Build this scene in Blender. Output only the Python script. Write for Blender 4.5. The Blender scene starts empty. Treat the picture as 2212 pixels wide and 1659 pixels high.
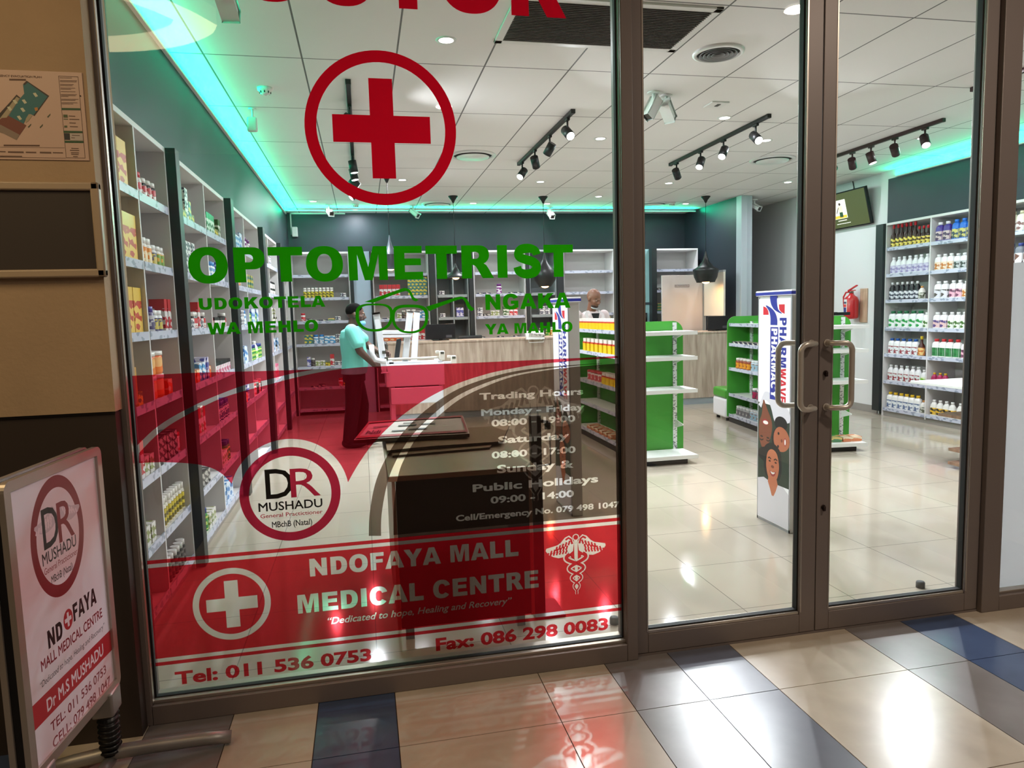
import bpy, bmesh, math, random
from mathutils import Vector, Matrix
from mathutils.geometry import delaunay_2d_cdt

random.seed(7)
C = bpy.context.scene.collection
R = math.radians
# ------------------------------------------------------------------ camera, world, exposure
IW, IH, FPX = 2212.0, 1659.0, 1518.34
YAW, PITCH, ROLL = 0.20597347, -0.10121968, -0.02814041
CAM = Vector((0.0, 0.0, 1.53))
_cy, _sy, _cp, _sp = math.cos(YAW), math.sin(YAW), math.cos(PITCH), math.sin(PITCH)
FWD = Vector((_sy * _cp, _cy * _cp, _sp))
_r = Vector((_cy, -_sy, 0.0))
_u = _r.cross(FWD)
RIGHT = math.cos(ROLL) * _r + math.sin(ROLL) * _u
UP = -math.sin(ROLL) * _r + math.cos(ROLL) * _u
cam_data = bpy.data.cameras.new('camera')
cam_data.sensor_width = 36.0
cam_data.lens = FPX / IW * 36.0
cam_data.clip_start = 0.05
cam = bpy.data.objects.new('camera', cam_data)
C.objects.link(cam)
cam.matrix_world = Matrix(((RIGHT.x, UP.x, -FWD.x, CAM.x), (RIGHT.y, UP.y, -FWD.y, CAM.y),
                           (RIGHT.z, UP.z, -FWD.z, CAM.z), (0, 0, 0, 1)))
sc = bpy.context.scene
sc.camera = cam
world = bpy.data.worlds.new('night')
sc.world = world
world.use_nodes = True
world.node_tree.nodes['Background'].inputs[0].default_value = (1.0, 0.86, 0.72, 1)
world.node_tree.nodes['Background'].inputs[1].default_value = 0.02
sc.view_settings.view_transform = 'Standard'
sc.view_settings.look = 'None'
sc.view_settings.gamma = 1.0
sc.view_settings.exposure = 0.22
sc.cycles.use_denoising = True
sc.cycles.max_bounces = 10
sc.cycles.transparent_max_bounces = 16
sc.cycles.caustics_reflective = False
sc.cycles.caustics_refractive = False
sc.cycles.sample_clamp_indirect = 4.0

POWER_DOWN = 16.0     # each ceiling downlight, W
POWER_TRACK = 18.0    # each lit track head, W
POWER_LED = 18.0       # green strip, W per metre
POWER_MALL = 24.0     # mall ceiling lamps, W

ZC = 3.25             # shop ceiling
GY = 2.83             # glass plane of the shop front


# ------------------------------------------------------------------ measuring helpers
def ray(px, py):
    return RIGHT * ((px - IW / 2) / FPX) - UP * ((py - IH / 2) / FPX) + FWD


def at(axis, val, px, py):
    d = ray(px, py)
    return CAM + d * ((val - CAM[axis]) / d[axis])


def gl(px, py, y=GY):
    p = at(1, y, px, py)
    return (p.x, p.z)


# ------------------------------------------------------------------ materials
MATS = {}


def lin(c):
    return tuple(((v / 255.0) / 12.92 if v <= 10 else (((v / 255.0) + 0.055) / 1.055) ** 2.4) for v in c[:3])


def nodes_of(m):
    m.use_nodes = True
    nt = m.node_tree
    b = nt.nodes.get('Principled BSDF')
    return nt, nt.nodes, nt.links, b


def mat(name, rgb, rough=0.5, metal=0.0, spec=0.5, emit=None, estr=0.0, bump=0.0, bscale=200.0, coat=0.0, var=0.0, vscale=3.0):
    if name in MATS:
        return MATS[name]
    m = bpy.data.materials.new(name)
    nt, N, L, b = nodes_of(m)
    col = lin(rgb) + (1,)
    b.inputs['Base Color'].default_value = col
    b.inputs['Roughness'].default_value = rough
    b.inputs['Metallic'].default_value = metal
    b.inputs['Specular IOR Level'].default_value = spec
    b.inputs['Coat Weight'].default_value = coat
    if emit:
        b.inputs['Emission Color'].default_value = lin(emit) + (1,)
        b.inputs['Emission Strength'].default_value = estr
    if var or bump:
        tc = N.new('ShaderNodeTexCoord')
    if var:
        nz = N.new('ShaderNodeTexNoise')
        nz.inputs['Scale'].default_value = vscale
        nz.inputs['Detail'].default_value = 5
        L.new(tc.outputs['Object'], nz.inputs['Vector'])
        hs = N.new('ShaderNodeMapRange')
        hs.inputs['From Min'].default_value = 0.3
        hs.inputs['From Max'].default_value = 0.7
        hs.inputs['To Min'].default_value = 1.0 - var
        hs.inputs['To Max'].default_value = 1.0 + var
        L.new(nz.outputs[0], hs.inputs['Value'])
        mx = N.new('ShaderNodeVectorMath')
        mx.operation = 'SCALE'
        mx.inputs[0].default_value = col[:3]
        L.new(hs.outputs[0], mx.inputs['Scale'])
        L.new(mx.outputs[0], b.inputs['Base Color'])
    if bump:
        n2 = N.new('ShaderNodeTexNoise')
        n2.inputs['Scale'].default_value = bscale
        L.new(tc.outputs['Object'], n2.inputs['Vector'])
        bp = N.new('ShaderNodeBump')
        bp.inputs['Strength'].default_value = bump
        bp.inputs['Distance'].default_value = 0.005
        L.new(n2.outputs[0], bp.inputs['Height'])
        L.new(bp.outputs[0], b.inputs['Normal'])
    MATS[name] = m
    return m


def mat_print(base, ink, scale=30.0, thr=0.55, rough=0.4):
    """printed packaging: a paper colour with blotches of ink"""
    key = 'print_%s_%s_%g_%g' % (base, ink, scale, thr)
    if key in MATS:
        return MATS[key]
    m = bpy.data.materials.new('printed_pack')
    nt, N, L, b = nodes_of(m)
    tc = N.new('ShaderNodeTexCoord')
    nz = N.new('ShaderNodeTexVoronoi')
    nz.inputs['Scale'].default_value = scale
    mp = N.new('ShaderNodeMapping')
    mp.inputs['Scale'].default_value = (1.0, 1.0, 1.8)
    L.new(tc.outputs['Object'], mp.inputs['Vector'])
    L.new(mp.outputs[0], nz.inputs['Vector'])
    sep = N.new('ShaderNodeSeparateColor')
    L.new(nz.outputs['Color'], sep.inputs[0])
    gt = N.new('ShaderNodeMath')
    gt.operation = 'GREATER_THAN'
    gt.inputs[1].default_value = thr
    L.new(sep.outputs[0], gt.inputs[0])
    mx = N.new('ShaderNodeMix')
    mx.data_type = 'RGBA'
    mx.inputs[6].default_value = lin(base) + (1,)
    mx.inputs[7].default_value = lin(ink) + (1,)
    L.new(gt.outputs[0], mx.inputs[0])
    L.new(mx.outputs[2], b.inputs['Base Color'])
    b.inputs['Roughness'].default_value = rough
    MATS[key] = m
    return m


def mat_film(name, tint, trans, diff, haze=0.0):
    """translucent vinyl film on the glass: coloured see-through plus a little scattered light"""
    if name in MATS:
        return MATS[name]
    m = bpy.data.materials.new(name)
    m.use_nodes = True
    nt = m.node_tree
    N, L = nt.nodes, nt.links
    for n in list(N):
        N.remove(n)
    out = N.new('ShaderNodeOutputMaterial')
    t = N.new('ShaderNodeBsdfTransparent')
    t.inputs[0].default_value = lin(trans) + (1,)
    d = N.new('ShaderNodeBsdfDiffuse')
    d.inputs[0].default_value = lin(tint) + (1,)
    tl = N.new('ShaderNodeBsdfTranslucent')
    tl.inputs[0].default_value = lin(tint) + (1,)
    mxd = N.new('ShaderNodeMixShader')
    mxd.inputs[0].default_value = haze
    L.new(d.outputs[0], mxd.inputs[1])
    L.new(tl.outputs[0], mxd.inputs[2])
    mx = N.new('ShaderNodeMixShader')
    mx.inputs[0].default_value = diff
    L.new(t.outputs[0], mx.inputs[1])
    L.new(mxd.outputs[0], mx.inputs[2])
    L.new(mx.outputs[0], out.inputs[0])
    MATS[name] = m
    return m


def mat_glass(name='clear_glass'):
    if name in MATS:
        return MATS[name]
    m = bpy.data.materials.new(name)
    m.use_nodes = True
    nt = m.node_tree
    N, L = nt.nodes, nt.links
    for n in list(N):
        N.remove(n)
    out = N.new('ShaderNodeOutputMaterial')
    t = N.new('ShaderNodeBsdfTransparent')
    t.inputs[0].default_value = (0.96, 0.975, 0.965, 1)
    g = N.new('ShaderNodeBsdfGlossy')
    g.inputs['Roughness'].default_value = 0.0
    lw = N.new('ShaderNodeLayerWeight')
    lw.inputs['Blend'].default_value = 0.5
    pw = N.new('ShaderNodeMath')
    pw.operation = 'POWER'
    pw.inputs[1].default_value = 5.0
    L.new(lw.outputs['Facing'], pw.inputs[0])
    fr = N.new('ShaderNodeMath')
    fr.operation = 'MULTIPLY_ADD'
    fr.inputs[1].default_value = 0.95
    fr.inputs[2].default_value = 0.04
    L.new(pw.outputs[0], fr.inputs[0])
    mx = N.new('ShaderNodeMixShader')
    L.new(fr.outputs[0], mx.inputs[0])
    L.new(t.outputs[0], mx.inputs[1])
    L.new(g.outputs[0], mx.inputs[2])
    L.new(mx.outputs[0], out.inputs[0])
    MATS[name] = m
    return m


def mat_emit(name, rgb, strength):
    return mat(name, (20, 20, 20), 0.6, emit=rgb, estr=strength)


def mat_tiles(name, rgb, grout, pitch_x, pitch_y, off_x, off_y, joint=0.004, rough=0.18, var=0.05, bumpy=False, rot=0.0):
    if name in MATS:
        return MATS[name]
    m = bpy.data.materials.new(name)
    nt, N, L, b = nodes_of(m)
    tc = N.new('ShaderNodeTexCoord')
    mp = N.new('ShaderNodeMapping')
    mp.inputs['Location'].default_value = (-off_x, -off_y, 0)
    L.new(tc.outputs['Object'], mp.inputs['Vector'])
    br = N.new('ShaderNodeTexBrick')
    br.offset = 0.0
    br.squash = 1.0
    br.inputs['Scale'].default_value = 1.0
    br.inputs['Brick Width'].default_value = pitch_x
    br.inputs['Row Height'].default_value = pitch_y
    br.inputs['Mortar Size'].default_value = joint / 2
    br.inputs['Mortar Smooth'].default_value = 0.1
    br.inputs['Bias'].default_value = 0.0
    c = lin(rgb)
    br.inputs['Color1'].default_value = tuple(v * (1 - var) for v in c) + (1,)
    br.inputs['Color2'].default_value = tuple(v * (1 + var) for v in c) + (1,)
    br.inputs['Mortar'].default_value = lin(grout) + (1,)
    L.new(mp.outputs[0], br.inputs['Vector'])
    nz = N.new('ShaderNodeTexNoise')
    nz.inputs['Scale'].default_value = 2.5
    nz.inputs['Detail'].default_value = 8
    L.new(tc.outputs['Object'], nz.inputs['Vector'])
    mr = N.new('ShaderNodeMapRange')
    mr.inputs['From Min'].default_value = 0.3
    mr.inputs['From Max'].default_value = 0.7
    mr.inputs['To Min'].default_value = 1 - var
    mr.inputs['To Max'].default_value = 1 + var * 0.6
    L.new(nz.outputs[0], mr.inputs['Value'])
    vm = N.new('ShaderNodeVectorMath')
    vm.operation = 'SCALE'
    L.new(br.outputs['Color'], vm.inputs[0])
    L.new(mr.outputs[0], vm.inputs['Scale'])
    L.new(vm.outputs[0], b.inputs['Base Color'])
    b.inputs['Roughness'].default_value = rough
    if bumpy:
        bp = N.new('ShaderNodeBump')
        bp.invert = True
        bp.inputs['Strength'].default_value = 0.5
        bp.inputs['Distance'].default_value = 0.004
        L.new(br.outputs['Fac'], bp.inputs['Height'])
        L.new(bp.outputs[0], b.inputs['Normal'])
    MATS[name] = m
    return m


def mat_wood(name, c1, c2, scale=1.0, planks=0.0):
    """pale rustic board, grain running up (z)"""
    if name in MATS:
        return MATS[name]
    m = bpy.data.materials.new(name)
    nt, N, L, b = nodes_of(m)
    tc = N.new('ShaderNodeTexCoord')
    mp = N.new('ShaderNodeMapping')
    mp.inputs['Scale'].default_value = (9 * scale, 9 * scale, 0.9 * scale)
    L.new(tc.outputs['Object'], mp.inputs['Vector'])
    nz = N.new('ShaderNodeTexNoise')
    nz.inputs['Scale'].default_value = 2.0
    nz.inputs['Detail'].default_value = 9
    nz.inputs['Distortion'].default_value = 0.6
    L.new(mp.outputs[0], nz.inputs['Vector'])
    rp = N.new('ShaderNodeValToRGB')
    rp.color_ramp.elements[0].position = 0.3
    rp.color_ramp.elements[0].color = lin(c2) + (1,)
    rp.color_ramp.elements[1].position = 0.62
    rp.color_ramp.elements[1].color = lin(c1) + (1,)
    L.new(nz.outputs[0], rp.inputs[0])
    L.new(rp.outputs[0], b.inputs['Base Color'])
    b.inputs['Roughness'].default_value = 0.55
    MATS[name] = m
    return m


# ------------------------------------------------------------------ object helpers
def tag(o, label=None, cat=None, group=None, kind=None):
    if label:
        o['label'] = label
    if cat:
        o['category'] = cat
    if group:
        o['group'] = group
    if kind:
        o['kind'] = kind
    return o


def thing(name, label, cat, loc=(0, 0, 0), group=None, rotz=0.0):
    o = bpy.data.objects.new(name, None)
    o.empty_display_size = 0.1
    C.objects.link(o)
    o.location = loc
    o.rotation_euler = (0, 0, rotz)
    return tag(o, label, cat, group)


def origin_of(o):
    v = Vector((0, 0, 0))
    while o is not None:
        v = v + Vector(o.location)
        o = o.parent
    return v


class MB:
    """collects shapes, links them as one mesh object"""

    def __init__(self):
        self.bm = bmesh.new()

    def _faces(self, fs, mi, smooth=False):
        for f in fs:
            f.material_index = mi
            f.smooth = smooth

    def box(self, x0, x1, y0, y1, z0, z1, mi=0, bev=0.0, seg=2):
        x0, x1 = min(x0, x1), max(x0, x1)
        y0, y1 = min(y0, y1), max(y0, y1)
        z0, z1 = min(z0, z1), max(z0, z1)
        r = bmesh.ops.create_cube(self.bm, size=1.0)
        vs = r['verts']
        for v in vs:
            v.co = Vector(((x0 + x1) / 2 + v.co.x * (x1 - x0), (y0 + y1) / 2 + v.co.y * (y1 - y0), (z0 + z1) / 2 + v.co.z * (z1 - z0)))
        fs = set(f for v in vs for f in v.link_faces)
        self._faces(fs, mi)
        if bev > 0:
            es = set(e for v in vs for e in v.link_edges)
            rb = bmesh.ops.bevel(self.bm, geom=list(es), offset=bev, segments=seg, profile=0.5, affect='EDGES')
            self._faces(rb['faces'], mi, True)
        return self

    def obox(self, c, ax, ay, az, mi=0, bev=0.0):
        """box with centre c and half-axis vectors"""
        c, ax, ay, az = Vector(c), Vector(ax), Vector(ay), Vector(az)
        r = bmesh.ops.create_cube(self.bm, size=2.0)
        for v in r['verts']:
            v.co = c + ax * v.co.x + ay * v.co.y + az * v.co.z
        fs = set(f for v in r['verts'] for f in v.link_faces)
        self._faces(fs, mi)
        if bev > 0:
            es = set(e for v in r['verts'] for e in v.link_edges)
            rb = bmesh.ops.bevel(self.bm, geom=list(es), offset=bev, segments=2, profile=0.5, affect='EDGES')
            self._faces(rb['faces'], mi, True)
        return self

    def cyl(self, p0, p1, r0, r1=None, seg=20, mi=0, caps=True, smooth=True):
        p0, p1 = Vector(p0), Vector(p1)
        r1 = r0 if r1 is None else r1
        d = p1 - p0
        q = d.to_track_quat('Z', 'Y').to_matrix().to_4x4()
        ring = []
        for p, r in ((p0, r0), (p1, r1)):
            ring.append([self.bm.verts.new(p + q @ Vector((r * math.cos(2 * math.pi * i / seg), r * math.sin(2 * math.pi * i / seg), 0))) for i in range(seg)])
        for i in range(seg):
            j = (i + 1) % seg
            f = self.bm.faces.new((ring[0][i], ring[0][j], ring[1][j], ring[1][i]))
            f.material_index = mi
            f.smooth = smooth
        if caps:
            f = self.bm.faces.new(list(reversed(ring[0])))
            f.material_index = mi
            f = self.bm.faces.new(ring[1])
            f.material_index = mi
        return self

    def lathe(self, prof, c=(0, 0, 0), seg=20, mi=0, sx=1.0, sy=1.0, sq=2.0, close=True, axis=None):
        """rings (radius, height); sx, sy squash the section, sq > 2 squares it off"""
        c = Vector(c)
        q = Vector(axis).to_track_quat('Z', 'Y').to_matrix() if axis is not None else Matrix.Identity(3)
        rings = []
        for r, h in prof:
            ring = []
            for i in range(seg):
                a = 2 * math.pi * i / seg
                ca, sa = math.cos(a), math.sin(a)
                k = 1.0
                if sq != 2.0:
                    k = (abs(ca) ** sq + abs(sa) ** sq) ** (-1.0 / sq)
                ring.append(self.bm.verts.new(c + q @ Vector((r * sx * ca * k, r * sy * sa * k, h))))
            rings.append(ring)
        for a, b2 in zip(rings[:-1], rings[1:]):
            for i in range(seg):
                j = (i + 1) % seg
                f = self.bm.faces.new((a[i], a[j], b2[j], b2[i]))
                f.material_index = mi
                f.smooth = True
        if close:
            f = self.bm.faces.new(list(reversed(rings[0])))
            f.material_index = mi
            f = self.bm.faces.new(rings[-1])
            f.material_index = mi
        return self

    def tube(self, pts, r, seg=12, mi=0, closed=False):
        pts = [Vector(p) for p in pts]
        n = len(pts)
        rad = r if isinstance(r, (list, tuple)) else [r] * n
        rings = []
        prev = None
        for i, p in enumerate(pts):
            if closed:
                t = (pts[(i + 1) % n] - pts[i - 1]).normalized()
            else:
                t = (pts[min(i + 1, n - 1)] - pts[max(i - 1, 0)]).normalized()
            if prev is None:
                up = Vector((0, 0, 1)) if abs(t.z) < 0.9 else Vector((1, 0, 0))
                nx = up.cross(t).normalized()
            else:
                nx = (prev - t * prev.dot(t)).normalized()
            prev = nx
            ny = t.cross(nx)
            rings.append([self.bm.verts.new(p + (nx * math.cos(2 * math.pi * k / seg) + ny * math.sin(2 * math.pi * k / seg)) * rad[i]) for k in range(seg)])
        m = n if closed else n - 1
        for i in range(m):
            a, b2 = rings[i], rings[(i + 1) % n]
            for k in range(seg):
                j = (k + 1) % seg
                f = self.bm.faces.new((a[k], a[j], b2[j], b2[k]))
                f.material_index = mi
                f.smooth = True
        if not closed:
            self.bm.faces.new(list(reversed(rings[0]))).material_index = mi
            self.bm.faces.new(rings[-1]).material_index = mi
        return self

    def prism(self, poly, off, mi=0, smooth=False):
        """closed 3D polygon swept by vector off"""
        off = Vector(off)
        a = [self.bm.verts.new(Vector(p)) for p in poly]
        b2 = [self.bm.verts.new(Vector(p) + off) for p in poly]
        n = len(poly)
        self.bm.faces.new(list(reversed(a))).material_index = mi
        self.bm.faces.new(b2).material_index = mi
        for i in range(n):
            j = (i + 1) % n
            f = self.bm.faces.new((a[i], a[j], b2[j], b2[i]))
            f.material_index = mi
            f.smooth = smooth
        return self

    def ball(self, c, r, s=(1, 1, 1), mi=0, seg=16, rot=None):
        rr = bmesh.ops.create_uvsphere(self.bm, u_segments=seg, v_segments=max(6, seg // 2 + 2), radius=1.0)
        for v in rr['verts']:
            p = Vector((v.co.x * s[0] * r, v.co.y * s[1] * r, v.co.z * s[2] * r))
            if rot is not None:
                p = rot @ p
            v.co = p + Vector(c)
        for f in set(f for v in rr['verts'] for f in v.link_faces):
            f.material_index = mi
            f.smooth = True
        return self

    def quad(self, pts, mi=0):
        f = self.bm.faces.new([self.bm.verts.new(Vector(p)) for p in pts])
        f.material_index = mi
        return self

    def build(self, name, mats, parent=None, local=False, link=True, recalc=True):
        if recalc:
            bmesh.ops.recalc_face_normals(self.bm, faces=self.bm.faces)
        me = bpy.data.meshes.new(name)
        if parent is not None and not local:
            o0 = origin_of(parent)
            for v in self.bm.verts:
                v.co -= o0
        self.bm.to_mesh(me)
        self.bm.free()
        for m in (mats if isinstance(mats, (list, tuple)) else [mats]):
            me.materials.append(m)
        o = bpy.data.objects.new(name, me)
        if link:
            C.objects.link(o)
        if parent is not None:
            o.parent = parent
        return o


def set_structure(o):
    o['kind'] = 'structure'
    return o


def copy_tree(src, loc, rotz=0.0, label=None, group=None, name=None):
    """a thing with copies of its parts and sub-parts (mesh data shared)"""
    def cp(o, parent):
        c = o.copy()
        C.objects.link(c)
        if parent is not None:
            c.parent = parent
        for ch in KIDS.get(o.name, []):
            cp(ch, c)
        return c
    r = cp(src, None)
    r.location = loc
    r.rotation_euler = (0, 0, rotz)
    if label:
        r['label'] = label
    if group:
        r['group'] = group
    return r


KIDS = {}
ORD = ['first', 'second', 'third', 'fourth', 'fifth', 'sixth', 'seventh', 'eighth', 'ninth', 'tenth', 'eleventh', 'twelfth',
       'thirteenth', 'fourteenth', 'fifteenth', 'sixteenth', 'seventeenth', 'eighteenth', 'nineteenth', 'twentieth']


def area_light(name, loc, power, size, rgb, direction=(0, 0, -1), shape='DISK', size_y=None, spread=None, parent=None):
    d = bpy.data.lights.new(name, 'AREA')
    d.energy = power
    d.shape = shape
    d.size = size
    if size_y:
        d.size_y = size_y
    d.color = lin(rgb)
    if spread:
        d.spread = spread
    o = bpy.data.objects.new(name, d)
    C.objects.link(o)
    if parent is not None:
        o.parent = parent
        loc = Vector(loc) - origin_of(parent)
    o.location = loc
    o.rotation_euler = Vector(direction).to_track_quat('-Z', 'Y').to_euler()
    return o
# ------------------------------------------------------------------ setting
NAVY = mat('navy_paint', (36, 43, 54), 0.55, var=0.04)
WHITEWALL = mat('white_paint', (226, 228, 230), 0.6)
CEIL = mat_tiles('ceiling_tiles', (236, 234, 232), (100, 100, 100), 0.615, 1.163, -0.925, 5.04, joint=0.012, rough=0.7, var=0.015, bumpy=True)
SHOPFLOOR = mat_tiles('shop_floor_tiles', (178, 168, 152), (120, 112, 102), 0.61, 0.61, 2.43, 3.13, joint=0.005, rough=0.10, var=0.03, bumpy=False)
ALU = mat('bronze_aluminium', (124, 113, 108), 0.45, 0.2)
ALU_EDGE = mat('aluminium_bead', (176, 166, 156), 0.35, 0.7)
GASKET = mat('black_rubber', (14, 13, 13), 0.7)
GLASS = mat_glass()
PLASTER = mat('beige_plaster', (178, 152, 122), 0.85, var=0.06, vscale=4.0, bump=0.25, bscale=60)
DARKPANEL = mat('dark_panel', (52, 42, 36), 0.6)
WHITE = mat('white_melamine', (224, 222, 222), 0.5)
GREYP = mat('grey_tile_skirting', (150, 146, 142), 0.3)

# shop floor
b = MB()
b.box(-1.7, 9.0, 2.83, 12.4, -0.05, 0.0)
set_structure(b.build('floor_shop', SHOPFLOOR))

# mall floor: strips of tiles over grout, one mesh
TB = mat('mall_tile_beige', (182, 169, 152), 0.22, var=0.10, vscale=5)
TG = mat('mall_tile_grey', (118, 112, 110), 0.25, var=0.10, vscale=5)
TN = mat('mall_tile_blue', (62, 76, 104), 0.22, var=0.12, vscale=5)
TS = mat('mall_tile_slate', (92, 94, 106), 0.24, var=0.10, vscale=5)
GROUT = mat('mall_grout', (58, 44, 34), 0.9)
b = MB()
b.box(-4.2, 7.0, -4.0, 2.83, -0.06, -0.003, 4)
strips = [(-1.77, -1.47, 1), (-1.47, -1.17, 2), (-1.17, -0.87, 0), (-0.87, -0.565, 1), (-0.565, -0.245, 0), (-0.245, 0.055, 2),
          (0.055, 0.657, 0), (0.657, 0.955, 0), (0.955, 1.257, 1), (1.257, 1.56, 3), (1.56, 2.157, 0), (2.157, 2.46, 1), (2.46, 2.76, 2),
          (2.76, 3.36, 0), (3.36, 3.66, 1), (3.66, 3.96, 2), (3.96, 4.56, 0), (4.56, 4.86, 1)]
for x0, x1, mi in strips:
    for k in range(11):
        y1 = 2.83 if k == 0 else 2.405 - 0.6 * (k - 1)
        y0 = 2.405 - 0.6 * k
        b.box(x0 + 0.0018, x1 - 0.0018, y0 + 0.0018, y1 - 0.0018, -0.02, 0.0, mi)
set_structure(b.build('floor_mall', [TB, TG, TN, TS, GROUT]))

# shop ceiling
b = MB()
b.box(-1.7, 9.0, 2.9, 12.4, ZC, ZC + 0.05)
set_structure(b.build('ceiling', CEIL))

# walls
b = MB()
b.box(-1.75, -1.13, 2.9, 12.4, 2.56, ZC, 0)
b.box(-1.75, -1.56, 2.9, 12.4, 0.0, 2.56, 0)
set_structure(b.build('wall_left', NAVY))
b = MB()
b.box(-1.56, 6.92, 12.2, 12.4, 0.0, ZC, 0)
set_structure(b.build('wall_back', NAVY))
b = MB()
b.box(5.87, 5.99, 10.36, 12.2, 0.0, ZC, 0)
set_structure(b.build('wall_partition', NAVY))
b = MB()
b.box(5.87, 5.975, 10.2, 10.36, 0.0, ZC, 0, 0.004)
b.box(5.975, 6.07, 10.225, 10.36, 0.0, ZC, 0, 0.004)
set_structure(b.build('column', mat('grey_column_paint', (176, 186, 194), 0.5)))
b = MB()
b.box(6.92, 9.0, 8.38, 12.4, 0.0, ZC, 0)
b.box(7.3, 9.0, 2.9, 8.38, 0.0, 2.57, 0)
b.box(6.87, 9.0, 2.9, 8.38, 3.14, ZC, 0)
b.box(6.87, 9.0, 2.9, 8.25, 2.57, 3.14, 1)
b.box(6.87, 6.92, 8.25, 8.38, 2.57, 3.14, 0)
set_structure(b.build('wall_right', [WHITEWALL, NAVY]))
b = MB()
b.box(6.905, 6.92, 8.40, 12.2, 0.0, 0.10, 0, 0.002)
set_structure(b.build('baseboard_right', GREYP))

# shop front: pillar, header, frames
b = MB()
b.box(-4.2, -0.87, 2.70, 2.95, 1.222, 3.7, 0)
b.box(-4.2, -0.875, 2.712, 2.95, 0.0, 1.216, 1)
b.box(-4.2, -0.872, 2.706, 2.74, 1.214, 1.224, 2)
b.box(-4.2, -0.95, 2.95, 3.0, 0, 3.7, 0)
set_structure(b.build('wall_front', [PLASTER, DARKPANEL, mat('dark_trim', (30, 24, 20), 0.6)]))
b = MB()
b.box(-0.95, 6.0, 2.78, 2.92, 3.06, 3.7, 0)
set_structure(b.build('wall_header', PLASTER))

TOPF = 3.06
# fixed pane with its frame
w1 = thing('window_1', None, None, (-0.86, 2.83, 0.0))
set_structure(w1)
b = MB()
b.box(-0.95, -0.856, 2.775, 2.885, 0.0, TOPF, 0, 0.003)          # left jamb
b.box(-0.864, -0.852, 2.782, 2.80, 0.085, TOPF, 1)               # bright bead
b.box(-0.856, 1.062, 2.775, 2.885, 0.0, 0.075, 0, 0.003)         # bottom rail
b.box(-0.856, 1.062, 2.795, 2.885, 0.075, 0.088, 1, 0.002)
b.box(1.060, 1.075, 2.79, 2.885, 0.075, TOPF, 0, 0.002)          # right bead of the pane
b.box(1.062, 1.112, 2.775, 2.885, 0.0, TOPF, 0, 0.003)           # post
b.box(-0.856, 1.062, 2.775, 2.885, 3.0, TOPF, 0)
b.build('frame', [ALU, ALU_EDGE], w1)
b = MB()
for x0, x1, z0, z1 in ((-0.856, -0.848, 0.088, 3.0), (1.054, 1.062, 0.088, 3.0), (-0.85, 1.058, 0.084, 0.092)):
    b.box(x0, x1, 2.818, 2.842, z0, z1)
b.build('gasket', GASKET, w1)
b = MB()
b.box(-0.85, 1.058, 2.828, 2.832, 0.09, 3.0)
b.build('pane', GLASS, w1)


def door(name, xl, xr, gx0, gx1, lock_x):
    d = thing(name, None, None, ((xl + xr) / 2, 2.83, 0.0))
    set_structure(d)
    b = MB()
    zb, zt = 0.012, 3.03
    b.box(xl, gx0 - 0.004, 2.80, 2.86, zb, zt, 0, 0.003)
    b.box(gx1 + 0.004, xr, 2.80, 2.86, zb, zt, 0, 0.003)
    b.box(gx0 - 0.004, gx1 + 0.004, 2.80, 2.86, zb, 0.098, 0, 0.002)
    b.box(gx0 - 0.004, gx1 + 0.004, 2.806, 2.86, 0.098, 0.112, 1, 0.002)
    b.box(gx0 - 0.004, gx1 + 0.004, 2.80, 2.86, 2.96, zt, 0, 0.002)
    b.box(gx0 - 0.012, gx0 - 0.006, 2.798, 2.81, 0.11, 2.96, 1)
    b.box(gx1 + 0.006, gx1 + 0.012, 2.798, 2.81, 0.11, 2.96, 1)
    b.build('door_frame', [ALU, ALU_EDGE], d)
    b = MB()
    b.box(gx0 - 0.006, gx0 + 0.002, 2.816, 2.844, 0.112, 2.96)
    b.box(gx1 - 0.002, gx1 + 0.006, 2.816, 2.844, 0.112, 2.96)
    b.box(gx0, gx1, 2.816, 2.844, 0.110, 0.118)
    b.build('gasket', GASKET, d)
    b = MB()
    b.box(gx0, gx1, 2.828, 2.832, 0.114, 2.96)
    b.build('pane', GLASS, d)
    return d


def d_handle(parent, xm, side, y0, dy, z0=1.065, z1=1.355):
    """cranked tubular pull: mounts at xm, grip 0.09 to the side and dy off the leaf"""
    b = MB()
    xg = xm + side * 0.088
    pts = [(xm, y0, z1), (xm, y0 + dy * 0.6, z1)]
    for k in range(7):
        a = k / 6 * math.pi / 2
        pts.append((xg - side * 0.035 + side * 0.035 * math.sin(a), y0 + dy, z1 - 0.035 + 0.035 * math.cos(a)))
    for k in range(7):
        a = k / 6 * math.pi / 2
        pts.append((xg - side * 0.035 + side * 0.035 * math.cos(a), y0 + dy, z0 + 0.035 - 0.035 * math.sin(a)))
    pts += [(xm, y0 + dy * 0.6, z0), (xm, y0, z0)]
    b.tube(pts, 0.0125, 14)
    for z in (z0, z1):
        b.cyl((xm, y0, z), (xm, y0 + math.copysign(0.006, dy), z), 0.017, seg=16)
    return b.build('handle', mat('brushed_steel', (206, 198, 188), 0.35, 0.5), parent)


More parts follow.
